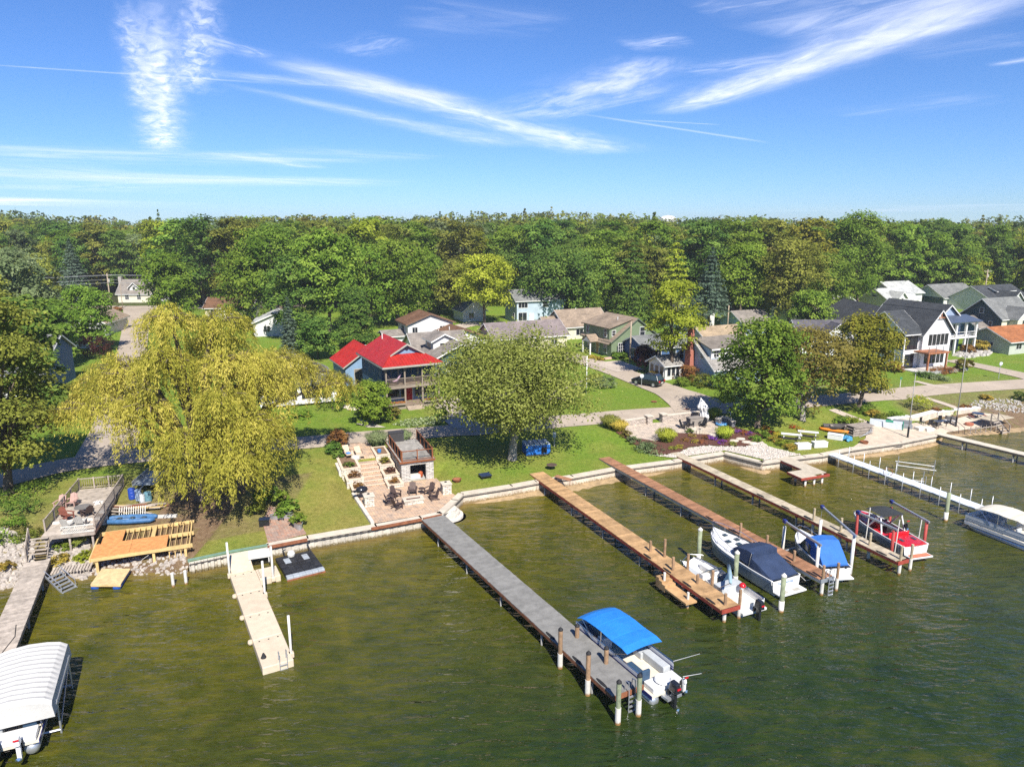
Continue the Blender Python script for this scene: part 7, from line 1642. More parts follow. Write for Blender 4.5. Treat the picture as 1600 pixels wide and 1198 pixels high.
MB().b2(-.16, Wb + .16, -.17, -.121, Hb - .06, Hb + .14).b2(-.17, -.121, -.12, Db + .1, Hb - .06, Hb + .14).b2(Wb + .121, Wb + .17, -.12, Db + .1, Hb - .06, Hb + .14).build('deck_fascia', BRW, r)
zt = Hb + .12
def rail_run(r, a, b, n, nm_='railing', post_m=BRW, bal=BLK, z=zt, hh=1.0, off=.11):
    A, B = Vector(a), Vector(b); d = B - A; L = d.length; th = math.atan2(d.y, d.x)
    for i in range(n + 1):
        p = A + d * i / n; MB().box((p.x, p.y, z + hh / 2 + .03), (.11, .11, hh + .06)).build('rail_post', post_m, r)
    for i in range(n):
        p = A + d * (i + .5) / n; l_ = L / n - .115
        o = MB().box((p.x, p.y, z + hh - .03), (l_, .08, .07), th).box((p.x, p.y, z + .1), (l_, .05, .05), th).build(nm_, post_m, r)
        bm_ = MB()
        k = int(l_ / off)
        for j in range(1, k): q = A + d * (i / n) + d.normalized() * (.057 + l_ * j / k); bm_.box((q.x, q.y, z + hh * .5 + .03), (.022, .022, hh - .2), th)
        tag(bm_.build('baluster', bal, o), kind='stuff')
rail_run(r, (.1, 0), (Wb - .1, 0), 2); rail_run(r, (.05, .13), (.05, 5.6), 4); rail_run(r, (Wb - .05, .13), (Wb - .05, Db - .1), 4)
tag(MB().b2(-.75, .75, -.35, .35, 0, .95).b2(-.8, .8, -.4, .4, .95, 1.03).build('storage_box', mat('charcoal_resin', (.045, .043, .045), .6, .12), loc=pw(5.0, 15.4, .9 + zt), rz=PTH), 'charcoal storage box at the back of the boathouse deck', 'storage box')
tag(MB().lathe([(.1, 0), (.24, .15), (.22, .5), (.08, .62)], (0, 0, 0), 10).build('swim_float', mat('orange_plastic', (.40, .09, .03), .6, .25), loc=pw(6.1, 9.5, 1.04)), 'orange float standing inside the boathouse opening', 'float'); tag(MB().b2(-.5, .5, -.3, .3, 0, .4).build('cooler', PILEW, loc=pw(5.5, 9.4, 1.04), rz=PTH, bevel=.04), 'white cooler standing inside the boathouse opening', 'cooler')
# lawn things
tag(MB().lathe([(.3, 0), (.42, .2), (.46, .26), (.4, .26), (.28, .08)], (0, 0, 0), 14).build('fire_bowl', RUST, loc=G(714, 752)), 'round rusty fire bowl on the lawn beside the brick terrace', 'fire pit')
r = empty('fire_pit', G(758, 746), .4, 'square black fire pit on the lawn below the silvery maple', 'fire pit'); MB().b2(-.55, .55, -.5, .5, .25, .33).build('rim', MOTB, r); MB().b2(-.4, .4, -.36, .36, .1, .25).build('bowl', MOTB, r)
for x in (-.45, .45):
    for y in (-.4, .4): MB().b2(x - .03, x + .03, y - .03, y + .03, 0, .25).build('leg', MOTB, r)
r = empty('float_stack', G(838, 708), .25, 'stack of blue and white float sections on the lawn beside the silvery maple', 'float stack')
BLP = mat('blue_float', (.02, .14, .48), .5, .15); GRT = mat('grey_white_top', (.55, .58, .6), .6, .3, 3)
for i in range(3):
    for j in range(2): MB().b2(-1.35 + i * .9, -.5 + i * .9, -.85 + j * .86, -.02 + j * .86, .12, 1.15).build('float_block', BLP, r, bevel=.08)
for i in range(5): MB().b2(-1.4 + i * .55, -.95 + i * .55, -.9, .88, 1.16, 1.27).build('top_panel', GRT, r, bevel=.03)
MB().b2(-1.3, 1.2, -.7, .7, 0, .12).build('pallet', WOODG, r); MB().b2(.3, .9, -.9, -.852, .3, .9).build('crate_front', DARK, r)
r = empty('power_pedestal', G(866, 697), 0, 'slim grey power pedestal beside the blue float stack', 'post'); MB().b2(-.06, .06, -.06, .06, 0, 1.2).build('post', FOUND, r); MB().b2(-.17, .17, -.12, .12, 1.0, 1.55).build('meter_box', mat('meter_grey', (.4, .45, .5), .5), r)
tag(MB().lathe([(.45, 0), (.55, .03), (.5, .06)], (0, 0, 0), 12).tube([(0, 0, 0), (0, 0, -.4)], .04, 6).build('round_table', mat('dark_table', (.09, .06, .045), .7), loc=(*G(862, 733)[:2], G(862, 733)[2] + .45)), 'small dark round table on the grass at the start of the orange dock', 'table')
# ================================================================ SMALL BRICK PATIO
patch('patio', [at(x, y, 1.08) for x, y in ((419, 848), (410, 818), (422, 797), (460, 806), (479, 834))], pavers('red_pavers', (.42, .24, .17), (.36, .28, .23), (.25, .2, .17), .3, .15, .3), .05)
TIN = mat('galvanised_tub', (.42, .44, .46), .4, .15, 2, metal=.6)
for px_, py_, rz_, lb, lf_ in ((440, 812, .25, 'oval galvanised tub planter across the back of the small brick patio', 'green'), (465, 823, -1.0, 'oval galvanised tub planter along the lawn edge of the small brick patio', 'bright')):
    r = empty('tub_planter', (*at(px_, py_, 1.1), 1.12), rz_, lb, 'planter'); MB().lathe([(.5, 0), (.54, .5), (.57, .52), (.52, .52), (.5, .42)], (0, 0, 0), 18, 1.7, .62).build('tub', TIN, r); MB().lathe([(.5, .4), (.5, .44)], (0, 0, 0), 18, 1.65, .58).build('soil', SOIL, r)
    shrub((*at(px_, py_, 1.1), 1.5), .75, .75, lf_, 'leafy vegetables growing in the ' + lb.split(' planter')[0] + ' ' + ('at the back' if rz_ > 0 else 'by the lawn'), 700, .16, 'plant', 'plant')
tag(MB().b2(-.4, .4, -.3, .3, 0, .6).b2(-.43, .43, -.33, .33, .6, .66).build('deck_box', MOTB, loc=(*at(414, 822, 1.1), 1.12), rz=.2), 'small black deck box at the corner of the small brick patio', 'storage box')
for i, (px_, py_, h_, k_) in enumerate(((408, 792, 1.3, 'green'), (425, 786, 1.6, 'dark'), (440, 790, 1.4, 'bright'), (402, 803, .9, 'olive'), (452, 800, 1.0, 'green'))): shrub((px_, py_), h_, .85, k_, ['mid green', 'dark green', 'bright green', 'olive', 'low green'][i] + ' leafy plant behind the small brick patio under the willow', 900, .2, 'plant', 'plant')
# ================================================================ LEFT BANK: weathered deck, unfinished deck, clutter
zd = 2.25
FLd, FRd, BLd = at(65, 838, zd), at(147, 829, zd), at(79, 768, zd)
th_ = ang(FLd, FRd); r = empty('wooden_deck', (*FLd, 0), th_, 'weathered grey deck with railings and a row of old chairs', 'deck'); WD = math.dist(FLd, FRd); DD = abs(to_local(r, BLd)[1])
n_ = int(DD / .19); me = MB().b2(0, WD, -.09, .09, zd - .04, zd).mesh('plank', W_OLD)
for i in range(n_): inst(me, 'plank', r, (0, (i + .5) * .19, random.uniform(-.004, .004)))
MB().b2(0, WD, -.06, -.01, zd - .3, zd - .02).b2(-.05, 0, 0, DD, zd - .3, zd - .02).b2(WD, WD + .05, 0, DD, zd - .3, zd - .02).build('rim_joist', WOODG, r)
MB().b2(.1, WD - .1, 2.2, 2.5, zd + .004, zd + .14).build('deck_step', mat('pale_board', (.62, .58, .52), .8, .15), r)
for x in (.2, WD / 2, WD - .2):
    for y in (.2, DD - .2): MB().box((x, y, zd / 2 - .1), (.14, .14, zd)).build('support_post', WOODG, r)
rail_run(r, (0, DD), (WD, DD), 3, 'railing', WOODG, WOODG, zd, .95, .16); rail_run(r, (0, .9), (0, DD - .1), 4, 'railing', WOODG, WOODG, zd, .95, .16); rail_run(r, (WD, .3), (WD, DD - .1), 3, 'railing', WOODG, WOODG, zd, .95, .16)
lat = MB()
for i in range(26):
    x = 1.5 + i * .14
    if x < WD - .5: lat.box((x, 0, zd + .28), (.03, .02, .62), 0, 0, .78).box((x, .025, zd + .28), (.03, .02, .62), 0, 0, -.78)
o = MB().b2(1.3, WD, -.03, .03, zd + .52, zd + .6).b2(1.3, WD, -.03, .03, zd, zd + .06).build('lattice_frame', PILEW, r); tag(lat.build('lattice', PILEW, o), kind='stuff')
def on_deck(px_, py_): p = at(px_, py_, zd); return (p[0], p[1], zd + .004)
for px_, py_, rz_, m_, lb in ((95, 794, -1.5, PINK, 'faded red adirondack chair at the back of the weathered deck'), (113, 791, -1.5, PINK, 'faded red adirondack chair beside the deck back railing'), (106, 812, -.3, REDW, 'dark red adirondack chair in the middle of the weathered deck'), (107, 826, 1.5, GRYW, 'pale grey adirondack chair by the lattice of the weathered deck'), (127, 822, 1.8, GRYW, 'grey adirondack chair beside the round table on the weathered deck'), (137, 806, 2.6, DKB, 'black chair beside the round table on the weathered deck')): adirondack(on_deck(px_, py_), rz_, lb, m_)
tag(MB().lathe([(.3, 0), (.3, .03), (.04, .05), (.04, .6), (.62, .62), (.62, .66)], (0, 0, 0), 18).build('round_table', mat('grey_table', (.16, .15, .14), .6), loc=on_deck(131, 803)), 'grey round table on the weathered deck', 'table')
# gangway to the dock
A_, B_ = at(62, 840, 2.2), at(58, 873, 1.0); r = empty('gangway', (*A_, 0), ang(A_, B_), 'weathered plank gangway with handrail leading down to the old dock', 'gangway'); Lg = math.dist(A_, B_)
for i in range(int(Lg / .2)): MB().b2(i * .2 + .005, (i + 1) * .2 - .005, -.6, .6, 2.17 - 1.14 * i * .2 / Lg, 2.21 - 1.14 * i * .2 / Lg).build('plank', W_OLD, r)
for s in (-1, 1): MB().hull([(0, s * .62, 1.96), (0, s * .62, 2.16), (0, s * .66, 2.16), (0, s * .66, 1.96)], [(Lg, s * .62, .84), (Lg, s * .62, 1.04), (Lg, s * .66, 1.04), (Lg, s * .66, .84)]).build('stringer', WOODG, r)
MB().hull([(0, -.7, 2.7), (0, -.7, 3.1), (0, -.64, 3.1), (0, -.64, 2.7)], [(Lg, -.7, 1.5), (Lg, -.7, 1.95), (Lg, -.64, 1.95), (Lg, -.64, 1.5)]).build('handrail', WOODG, r)
for t in (0, .33, .66, 1): MB().box((Lg * t, -.67, 2.5 - 1.1 * t), (.1, .1, 1.15)).build('rail_post', WOODG, r)
# slatted bench platform and water stairs
r = empty('slatted_platform', (*at(78, 897, .55), 0), .35, 'low grey slatted platform at the water edge beside the old dock', 'platform')
for i in range(13): MB().b2(i * .2, i * .2 + .15, 0, 1.1, .5, .56).build('slat', W_OLD, r)
for x in (.1, 2.4):
    for y in (.1, 1.0): MB().b2(x - .05, x + .05, y - .05, y + .05, -.6, .5).build('leg', WOODG, r)
A_ = at(70, 900, .9); r = empty('water_stairs', (*A_, 0), -.45, 'pale metal stairs going from the old dock into the shallows', 'stairs')
for s in (0, 1.0): MB().hull([(0, s, .75), (0, s, .92), (0, s + .04, .92), (0, s + .04, .75)], [(1.9, s, -.2), (1.9, s, -.02), (1.9, s + .04, -.02), (1.9, s + .04, -.2)]).build('stringer', ALU, r); MB().tube([(0, s, 1.3), (1.7, s, .6), (1.75, s, -.1)], .025, 6).build('handrail', ALU, r)
for i in range(6): MB().b2(.15 + i * .29, .36 + i * .29, .045, .995, .76 - i * .15, .80 - i * .15).build('tread', ALU, r)
# unfinished deck
zq = 1.35; A_, B_, C_ = at(141, 872, zq), at(296, 849, zq), at(150, 833, zq)
th_ = ang(A_, B_); r = empty('unfinished_deck', (*A_, 0), th_, 'new timber deck frame partly covered with orange plywood at the water edge', 'deck'); WD = math.dist(A_, B_); DD = abs(to_local(r, C_)[1])
for y in (0, DD * .5, DD): MB().b2(-.1, WD + .2, y - .04, y + .04, zq - .3, zq).build('beam', W_NEW, r)
for i in range(int(WD / .4) + 1):
    for y0_, y1_ in ((.045, DD * .5 - .045), (DD * .5 + .045, DD - .045)): MB().b2(i * .4 - .02, i * .4 + .02, y0_, y1_, zq - .26, zq - .004).build('joist', W_NEW, r)
for x in (-.04, WD + .0): MB().b2(x - .04, x + .04, -.1, DD + .1, zq - .298, zq + .002).build('side_beam', W_NEW, r)
MB().b2(WD * .57, WD * .57 + .28, DD * .5 + .05, DD, zq - .02, zq + .03).build('header_board', W_NEW, r)
for x0, x1, y0, y1 in ((0, WD * .38, -.06, DD * .5), (WD * .382, WD * .76, -.06, DD * .5), (.35, WD * .27, DD * .502, DD * .98)): MB().b2(x0, x1, y0, y1, zq + .004, zq + .024).build('plywood_sheet', PLW, r)
for x, y in ((.35, .15), (WD * .62, .15), (WD * .95, .15), (.4, DD - .1), (WD * .9, DD - .1)):
    MB().b2(x - .09, x + .09, y - .09, y + .09, -.3, zq - .3).build('support_post', W_NEW, r); MB().b2(x - .22, x + .22, y - .22, y + .22, -.35, .08).build('footing', FOUND, r)
for k in range(int(WD * .24 / .4)): MB().b2(WD * .78 + k * .4 - .03, WD * .78 + k * .4 + .03, .1, .16, zq - 1.0, zq - .3).build('stud', W_NEW, r)
MB().tube([(WD * .62, .2, zq - .3), (WD * .5, .1, .6), (WD * .45, -.6, .35)], .015, 4).build('rope', PILEW, r)
# raft
A_, B_, C_ = at(141, 913, .4), at(188, 913, .4), at(159, 888, .4); th_ = ang(A_, B_); r = empty('raft', (*A_, 0), th_, 'plywood topped raft on blue barrels floating by the unfinished deck', 'raft'); WD = math.dist(A_, B_); DD = math.dist(A_, C_) * .98; sk = to_local(r, C_)[0]
MB().prism([(0, 0), (WD, 0), (WD + sk, DD), (sk, DD)], .34, .40).build('plywood_sheet', mat('pale_plywood', (.60, .45, .24), .75, .25, 3), r)
for t in (.12, .85): MB().tube([(WD * t + sk * .02, .05, .12), (WD * t + sk * 1.02, DD + .05, .12)], .25, 10).build('barrel', mat('blue_barrel', (.02, .09, .38), .4, .1), r, smooth=True)
for s in (0, 1): MB().b2(.02 + sk * s, WD + sk * s, DD * s - (.08 if s else 0), DD * s + (0 if s else .08), .24, .34).build('frame_board', W_NEW, r)
# inflatable, barrels and building clutter
p = G(204, 815); r = empty('inflatable_boat', (p[0], p[1], p[2]), .12, 'blue and white inflatable boat lying behind the unfinished deck', 'boat'); Lk = 4.0
for s in (-1, 1): MB().tube([(-Lk / 2, 0, .3), (-Lk / 2 + .5, s * .45, .25), (0, s * .5, .25), (Lk / 2 - .3, s * .42, .25), (Lk / 2, s * .25, .28)], [.08, .2, .22, .2, .14], 8).build('side_tube', mat('blue_pvc', (.05, .14, .30), .5, .25, 3), r, smooth=True)
MB().b2(-Lk / 2 + .4, Lk / 2 - .2, -.42, .42, .1, .16).build('floor', mat('pale_pvc', (.6, .62, .64), .5, .1), r)
for x in (-.9, .1, 1.0): MB().b2(x - .15, x + .2, -.4, .4, .24, .34).build('thwart', SMOKE if x else GRT, r, bevel=.03)
for px_, py_, rr, h_, m_, lb in ((163, 818, .3, 1.1, PILEW, 'tall white drum beside the inflatable boat'), (207, 779, .3, .95, mat('blue_drum', (.02, .06, .33), .4), 'dark blue drum in the clutter under the willow'), (217, 781, .26, .95, mat('pale_blue_drum', (.35, .45, .6), .5), 'pale blue drum in the clutter under the willow'), (232, 783, .3, .85, mat('teal_drum', (.12, .25, .3), .5), 'teal drum in the clutter under the willow'), (223, 786, .22, .8, GRT, 'grey white drum in the clutter under the willow')):
    r = empty('drum', G(px_, py_), 0, lb, 'drum'); MB().lathe([(rr * .95, 0), (rr, .05), (rr, h_ * .33), (rr * 1.04, h_ * .35), (rr, h_ * .37), (rr, h_ * .66), (rr * 1.04, h_ * .68), (rr, h_ * .7), (rr, h_ - .03), (rr * .95, h_)], (0, 0, 0), 14).build('body', m_, r); MB().lathe([(.05, 0), (.05, .04)], (rr * .5, 0, h_), 8).build('bung', BLK, r)
shrub(G(157, 797), .7, .6, '', 'heap of crumpled white sheeting beside the weathered deck', 240, .4, 'plastic_sheeting', 'sheeting', None, 6, leaf_mat('white_sheeting', [(.5, .5, .5), (.7, .7, .7), (.8, .8, .8)], .2, 0))
r = empty('lumber_pile', G(210, 797), .15, 'pile of old boards and branches behind the inflatable boat', 'lumber pile')
for i in range(46): MB().box((random.uniform(-1.8, 1.8), random.uniform(-.6, .6), random.uniform(.05, .4)), (random.uniform(1.0, 2.6), random.uniform(.06, .2), .05), random.uniform(-.5, .5), random.uniform(-.2, .2)).build('board', random.choice((WOODG, W_OLD, RUST, W_NEW)), r)
r = empty('lattice_panel', G(208, 806), .2, 'white lattice panel propped on the lumber pile', 'panel')
for i in range(12): MB().box((-1.0 + i * .18, 0, .45), (.05, .02, .8), 0, -.5, 0).build('slat', PILEW, r)
p = G(238, 757); r = empty('utility_trailer', p, .1, 'grey flat utility trailer parked under the willow by the lane', 'trailer')
MB().b2(-.9, .9, -1.8, 1.8, .62, .7).build('bed', mat('trailer_grey', (.30, .34, .37), .5, .2), r); MB().b2(-.95, -.9, -1.8, 1.8, .55, 1.0).build('side_rail', GALV, r); MB().b2(.9, .95, -1.8, 1.8, .55, 1.0).build('side_rail', GALV, r); MB().tube([(0, -1.8, .6), (0, -2.8, .55)], .05, 6).build('drawbar', GALV, r)
for s in (-1, 1): MB().lathe([(.3, -.09), (.3, .09)], (0, 0, 0), 16).build('wheel', BLK, r, loc=(s * 1.06, .2, .3)).rotation_euler = (0, PI / 2, 0)
tag(MB().b2(-1.0, 1.0, -.15, .15, 0, .2).build('white_board', PILEW, loc=G(257, 808), rz=.1), 'long white board lying past the end of the inflatable boat', 'board')
# rocky shore
RK = mat('shore_rock', (.44, .39, .34), .95, .35, 3, .03, 8)
rocks('rocks', in_poly([at(x, y, .5) for x, y in ((-60, 925), (-50, 850), (20, 850), (55, 860), (50, 885), (20, 905))], 520), .12, .5, RK, 'pale broken rock covering the bank left of the old dock')
rocks('rocks', in_poly([at(x, y, .5) for x, y in ((76, 880), (80, 845), (138, 842), (140, 885), (130, 895))], 420), .12, .45, RK, 'pale broken rock on the bank below the weathered deck')
rocks('rocks', in_poly([at(x, y, .3) for x, y in ((140, 893), (150, 878), (290, 864), (294, 890), (240, 893))], 230), .06, .26, RK, 'stones on the dirt bank under the unfinished deck')
for i, (px_, py_, k_, h_, R_) in enumerate(((12, 890, 'gold', .6, .6), (95, 880, 'gold', .6, .9), (133, 875, 'lime', .7, .7), (122, 852, 'olive', .9, .9), (100, 858, 'bright', .6, .7), (15, 830, 'green', 1.0, 1.5), (35, 800, 'dark', 1.2, 1.8), (55, 770, 'green', 1.0, 1.6), (10, 790, 'green', 1.2, 1.8), (45, 842, 'olive', .7, 1.0), (5, 850, 'bright', .7, 1.2), (137, 828, 'bright', .9, .4))):
    shrub((px_, py_), h_, R_, k_, ['yellow weeds among rocks left of the old dock', 'yellow weeds behind the slatted platform', 'lime weeds beside the unfinished deck corner', 'olive weeds below the deck lattice', 'bright weeds beside the gangway', 'green weeds on the slope left of the gangway', 'dark green bushes below the lane left of the deck', 'green bush at the back corner of the weathered deck', 'broad green bush on the slope below the large tree', 'olive weeds beside the gangway rail', 'bright weeds above the rocks', 'potted green plant on the lattice of the deck'][i], 700, .16, 'weeds', 'plant')
# ================================================================ RIGHT SHORE: flower bed, patios, picnic lawn
def gp(pts): return [G(x, y)[:2] for x, y in pts]
MULCH = mat('bark_mulch', (.105, .045, .03), .95, .35, 6, .03, 20)
GRAVEL = mat('pale_gravel', (.52, .46, .39), .95, .4, 9, .03, 16)
patch('patio', gp([(973, 666), (1035, 660), (1095, 653), (1137, 663), (1121, 678), (1056, 677), (1025, 690), (985, 683)]), pavers('grey_pavers', (.52, .44, .36), (.44, .38, .32), (.3, .26, .22), .4, .2, .4), .06)
patch('flower_bed', gp([(962, 676), (974, 670), (986, 684), (1025, 690), (1056, 677), (1121, 678), (1140, 666), (1193, 680), (1190, 690), (1165, 698), (1109, 696), (1077, 699), (1060, 708), (1037, 711), (1018, 710), (990, 694)]), MULCH, .09)
grv = [(1020, 712), (1037, 712), (1060, 709), (1077, 700), (1109, 697), (1165, 699), (1191, 690), (1200, 698), (1250, 711), (1195, 719), (1131, 704), (1055, 716)]
patch('gravel', gp(grv), GRAVEL, .075)
rocks('gravel_stones', [(x, y, z + .07) for x, y, z in in_poly(gp(grv), 1500)], .05, .17, mat('river_stone', (.56, .51, .45), .9, .4, 5), 'loose pale stones on the gravel bank behind the stepped seawall')
LST = stonewall_mat('rose_block', (.50, .43, .37), .45, .17)
def lowwall(pts, h, t, label, m=LST, cap=CAPM):
    P = [G(*p) for p in pts]; r = empty('garden_wall', P[0], 0, label, 'wall')
    for a, b in zip(P[:-1], P[1:]):
        L = math.dist(a[:2], b[:2]); th = ang(a, b); mx, my = (a[0] + b[0]) / 2 - P[0][0], (a[1] + b[1]) / 2 - P[0][1]; z = (a[2] + b[2]) / 2 - P[0][2]
        MB().box((mx, my, z + h / 2 - .2), (L, t, h + .4 - .1), th).build('block_wall', m, r); MB().box((mx, my, z + h), (L + .06, t + .1, .1), th).build('cap', cap, r)
    return r
lowwall([(972, 667), (1010, 661)], .75, .4, 'low rose stone wall on the tall grass side of the lakeside patio'); lowwall([(1039, 658), (1092, 652)], .75, .4, 'low rose stone wall behind the patio fire ring')
for px_, py_, lb in ((1013, 662, 'square stone gate pillar on the tall grass side of the patio gap'), (1036, 659, 'square stone gate pillar on the fire ring side of the patio gap')):
    r = empty('stone_pillar', G(px_, py_), .4, lb, 'pillar'); MB().b2(-.35, .35, -.35, .35, -.2, .95).build('block_wall', LST, r); MB().b2(-.42, .42, -.42, .42, .95, 1.07).build('cap', CAPM, r)
lowwall([(1120, 664), (1128, 659), (1140, 662), (1146, 668)], .7, .45, 'dark curved stone seat wall beside the blue ring', stonewall_mat('slate_block', (.19, .19, .2)))
r = empty('fire_ring', G(1088, 675), 0, 'round pale stone fire ring on the lakeside patio', 'fire pit')
for i in range(12): MB().box((.62 * math.cos(i * PI / 6), .62 * math.sin(i * PI / 6), .2), (.26, .3, .4), i * PI / 6).build('ring_stone', CAPM, r)
MB().lathe([(.45, 0), (.45, .1)], (0, 0, 0), 12).build('ash_bed', DARK, r)
fr = G(1088, 675)
for px_, py_, lb in ((1068, 670, 'black adirondack chair on the patio edge nearest the stone pillars'), (1078, 667, 'black adirondack chair between the fire ring and the grey cabinet'), (1099, 667, 'black adirondack chair beside the closed white umbrella')): p = G(px_, py_); adirondack((p[0], p[1], p[2] + .06), ang(p, fr), lb, MOTB)
p = G(1086, 664); tag(MB().b2(-1.0, 1.0, -.4, .4, 0, .95).b2(-1.06, 1.06, -.46, .46, .95, 1.02).build('outdoor_cabinet', mat('taupe_cabinet', (.25, .22, .19), .7, .12), loc=p, rz=.4), 'grey brown outdoor cabinet behind the patio fire ring', 'cabinet')
r = empty('patio_umbrella', G(1099, 662), 0, 'closed white patio umbrella standing behind the fire ring', 'umbrella'); MB().tube([(0, 0, 0), (0, 0, 2.9)], .03, 8).build('pole', ALU, r)
mb = MB(); NS = 20
secs = [[((rr * (1 + .35 * (k % 2))) * math.cos(k * 2 * PI / NS) + ox, (rr * (1 + .35 * (k % 2))) * math.sin(k * 2 * PI / NS), z) for k in range(NS)] for rr, z, ox in ((.30, .5, .1), (.42, .9, .08), (.34, 1.6, -.05), (.52, 2.1, -.18), (.28, 2.6, -.3), (.1, 3.0, -.42), (.02, 3.25, -.5))]
mb.loft(secs, closed=True).build('canopy', WHITE, r); MB().lathe([(.4, 0), (.4, .1)], (0, 0, 0), 12).build('base', BLK, r)
tr_ = MB(); tr_.tube([(.55 * math.cos(t), .55 * math.sin(t), .16) for t in np.linspace(0, 2 * PI, 19)], .15, 8, cap=False); tag(tr_.build('swim_ring', mat('ring_blue', (.08, .25, .5), .4, .2), loc=G(1127, 664), smooth=True), 'blue inflatable ring lying on the patio by the curved seat wall', 'float')
for a in ((953, 668, 1.5, 1.2, 'olive', 'tallest feathery grass at the lawn corner of the lakeside patio'), (967, 673, 1.3, 1.1, 'gold', 'golden grass clump beside the stone wall end'), (1041, 690, 1.5, 1.25, 'lime', 'big plumed grass between patio and gravel'), (1131, 685, 1.4, 1.1, 'lime', 'plumed grass clump beside the purple flowers'), (1116, 655, 1.4, .9, 'green', 'dark upright grass behind the closed umbrella')): grass_clump(a[:2], a[2], a[3], a[4], a[5], 1500)
shrub((1014, 703), .75, 1.7, 'sage', 'spreading blue green juniper at the lawn edge of the flower bed', 1900, .16, 'juniper'); shrub((990, 692), .7, .9, 'sage', 'grey green low shrub beside the juniper', 900, .13); shrub((979, 683), .8, .7, 'brown', 'brown leaved low shrub beside the stone wall end', 800, .13); shrub((1077, 677), .6, .5, 'dark', 'small dark green shrub in front of the fire ring', 500, .12)
fl = [(1129, 693, (.35, .06, .55), 'bright purple flower mound nearest the gravel'), (1117, 688, (.30, .08, .5), 'purple flower clump beside the plumed grass'), (1109, 686, (.33, .1, .5), 'small purple flower clump near a boulder'), (1163, 679, (.6, .18, .05), 'orange flower clump on the mulch under the dark green tree'), (1152, 677, (.3, .08, .45), 'violet flower clump beside the orange one'), (1170, 680, (.25, .06, .4), 'dark violet flower clump under the tree'), (1070, 690, (.5, .25, .06), 'rusty perennials in the middle of the mulch bed'), (1085, 692, (.45, .35, .06), 'yellow perennials in the mulch bed'), (1098, 693, (.5, .2, .08), 'orange brown perennials along the gravel'), (1062, 701, (.5, .45, .05), 'low yellow plant near the start of the tan dock'), (1050, 703, (.4, .42, .06), 'lime yellow plant near the start of the tan dock'), (1082, 683, (.42, .3, .08), 'golden low perennials before the fire ring'), (1102, 686, (.45, .18, .06), 'bronze low perennials beside the boulder'), (1145, 696, (.35, .4, .08), 'green gold low plant by the stepping stones'), (1205, 678, (.35, .03, .06), 'crimson potted flowers at the corner of the picnic lawn'), (1213, 680, (.6, .45, .04), 'yellow potted flowers beside the crimson ones'), (1239, 669, (.5, .02, .04), 'bright red potted flowers behind the picnic tables'), (1250, 673, (.6, .4, .05), 'yellow potted flowers behind the picnic tables'), (1196, 671, (.6, .22, .04), 'orange flowers beside the tree trunk')]
for x, y, c, lb in fl: flowers((x, y), .45, .55, c, lb, 330)
for x, y, c, lb in ((1210, 690, 'gold', 'golden low hedge plants above the gravel bank'), (1222, 696, 'lime', 'lime low hedge plants above the gravel bank'), (1234, 702, 'gold', 'golden low hedge plants beside the white chest'), (1195, 684, 'bright', 'fresh green shrub at the end of the flower bed'), (1180, 689, 'green', 'green shrub beside the stepping stones')): shrub((x, y), .6, .8, c, lb, 700, .13)
for x, y, lb in ((1114, 684, 'rounded tan boulder in the flower bed'), (1147, 690, 'flat white stepping stone nearest the gravel'), (1157, 687, 'flat white stepping stone in the mulch'), (1166, 692, 'flat white stepping stone below the green shrub'), (1176, 694, 'flat white stepping stone beside the L shaped dock')): tag(MB().lathe([(.3, -.1), (.42, .05), (.36, .16 if 'flat' in lb else .4), (.1, .18 if 'flat' in lb else .46)], (0, 0, 0), 8, 1.3, .9).build('boulder' if 'flat' not in lb else 'stepping_stone', CAPM, loc=(G(x, y)[0], G(x, y)[1], G(x, y)[2] + .05)), lb, 'stone')
# picnic lawn
def picnic(px_, py_, rz, label):
    r = empty('picnic_table', G(px_, py_), rz, label, 'picnic table')
    for i in range(3): MB().b2(-1.1, 1.1, -.36 + i * .245, -.13 + i * .245, .72, .76).build('top_board', WHITE, r)
    for s in (-1, 1): o = MB().b2(-1.1, 1.1, s * .72 - .14, s * .72 + .14, .43, .47).build('bench_board', mat('dark_bench', (.06, .05, .05), .6), r)
    for x in (-.8, .8):
        for s in (-1, 1): MB().hull([(x - .03, s * .1, .72), (x + .03, s * .1, .72), (x + .03, s * .2, .72), (x - .03, s * .2, .72)], [(x - .03, s * .62, 0), (x + .03, s * .62, 0), (x + .03, s * .72, 0), (x - .03, s * .72, 0)]).build('leg', WHITE, r)
picnic(1236, 688, -.35, 'white picnic table with dark benches nearest the gravel'); picnic(1262, 684, -.35, 'white picnic table with dark benches nearest the grey dock sections')
for px_, py_, lb in ((1254, 701, 'white storage chest beside the golden hedge'), (1280, 698, 'white storage chest at the corner of the picnic lawn'), (1305, 686, 'long white bench chest beside the orange kayak')):
    r = empty('storage_chest', G(px_, py_), .15 if px_ < 1290 else -.6, lb, 'storage box'); MB().b2(-.8, .8, -.36, .36, 0, .55).build('body', WHITE, r, bevel=.03); MB().b2(-.83, .83, -.39, .39, .555, .64).build('lid', WHITE, r, bevel=.03)
p = G(1302, 676); r = empty('kayak', (p[0], p[1], p[2] + .3), -.55, 'orange kayak resting on the bank beside the long white chest', 'kayak'); secs = []
for t in np.linspace(0, 1, 11): wv = .36 * math.sin(PI * min(.999, max(.001, t))) ** .6; secs.append([((t - .5) * 3.2, wv * math.cos(a), .17 * math.sin(a) + .12 * abs(t - .5) ** 2) for a in np.linspace(0, 2 * PI, 10, endpoint=False)])
MB().loft(secs, closed=True).build('hull', mat('orange_kayak', (.62, .20, .02), .4, .1), r, smooth=True); MB().lathe([(.26, 0), (.3, .05), (.22, .06)], (0, 0, .15), 12, 1.5, .9).build('cockpit_rim', BLK, r)
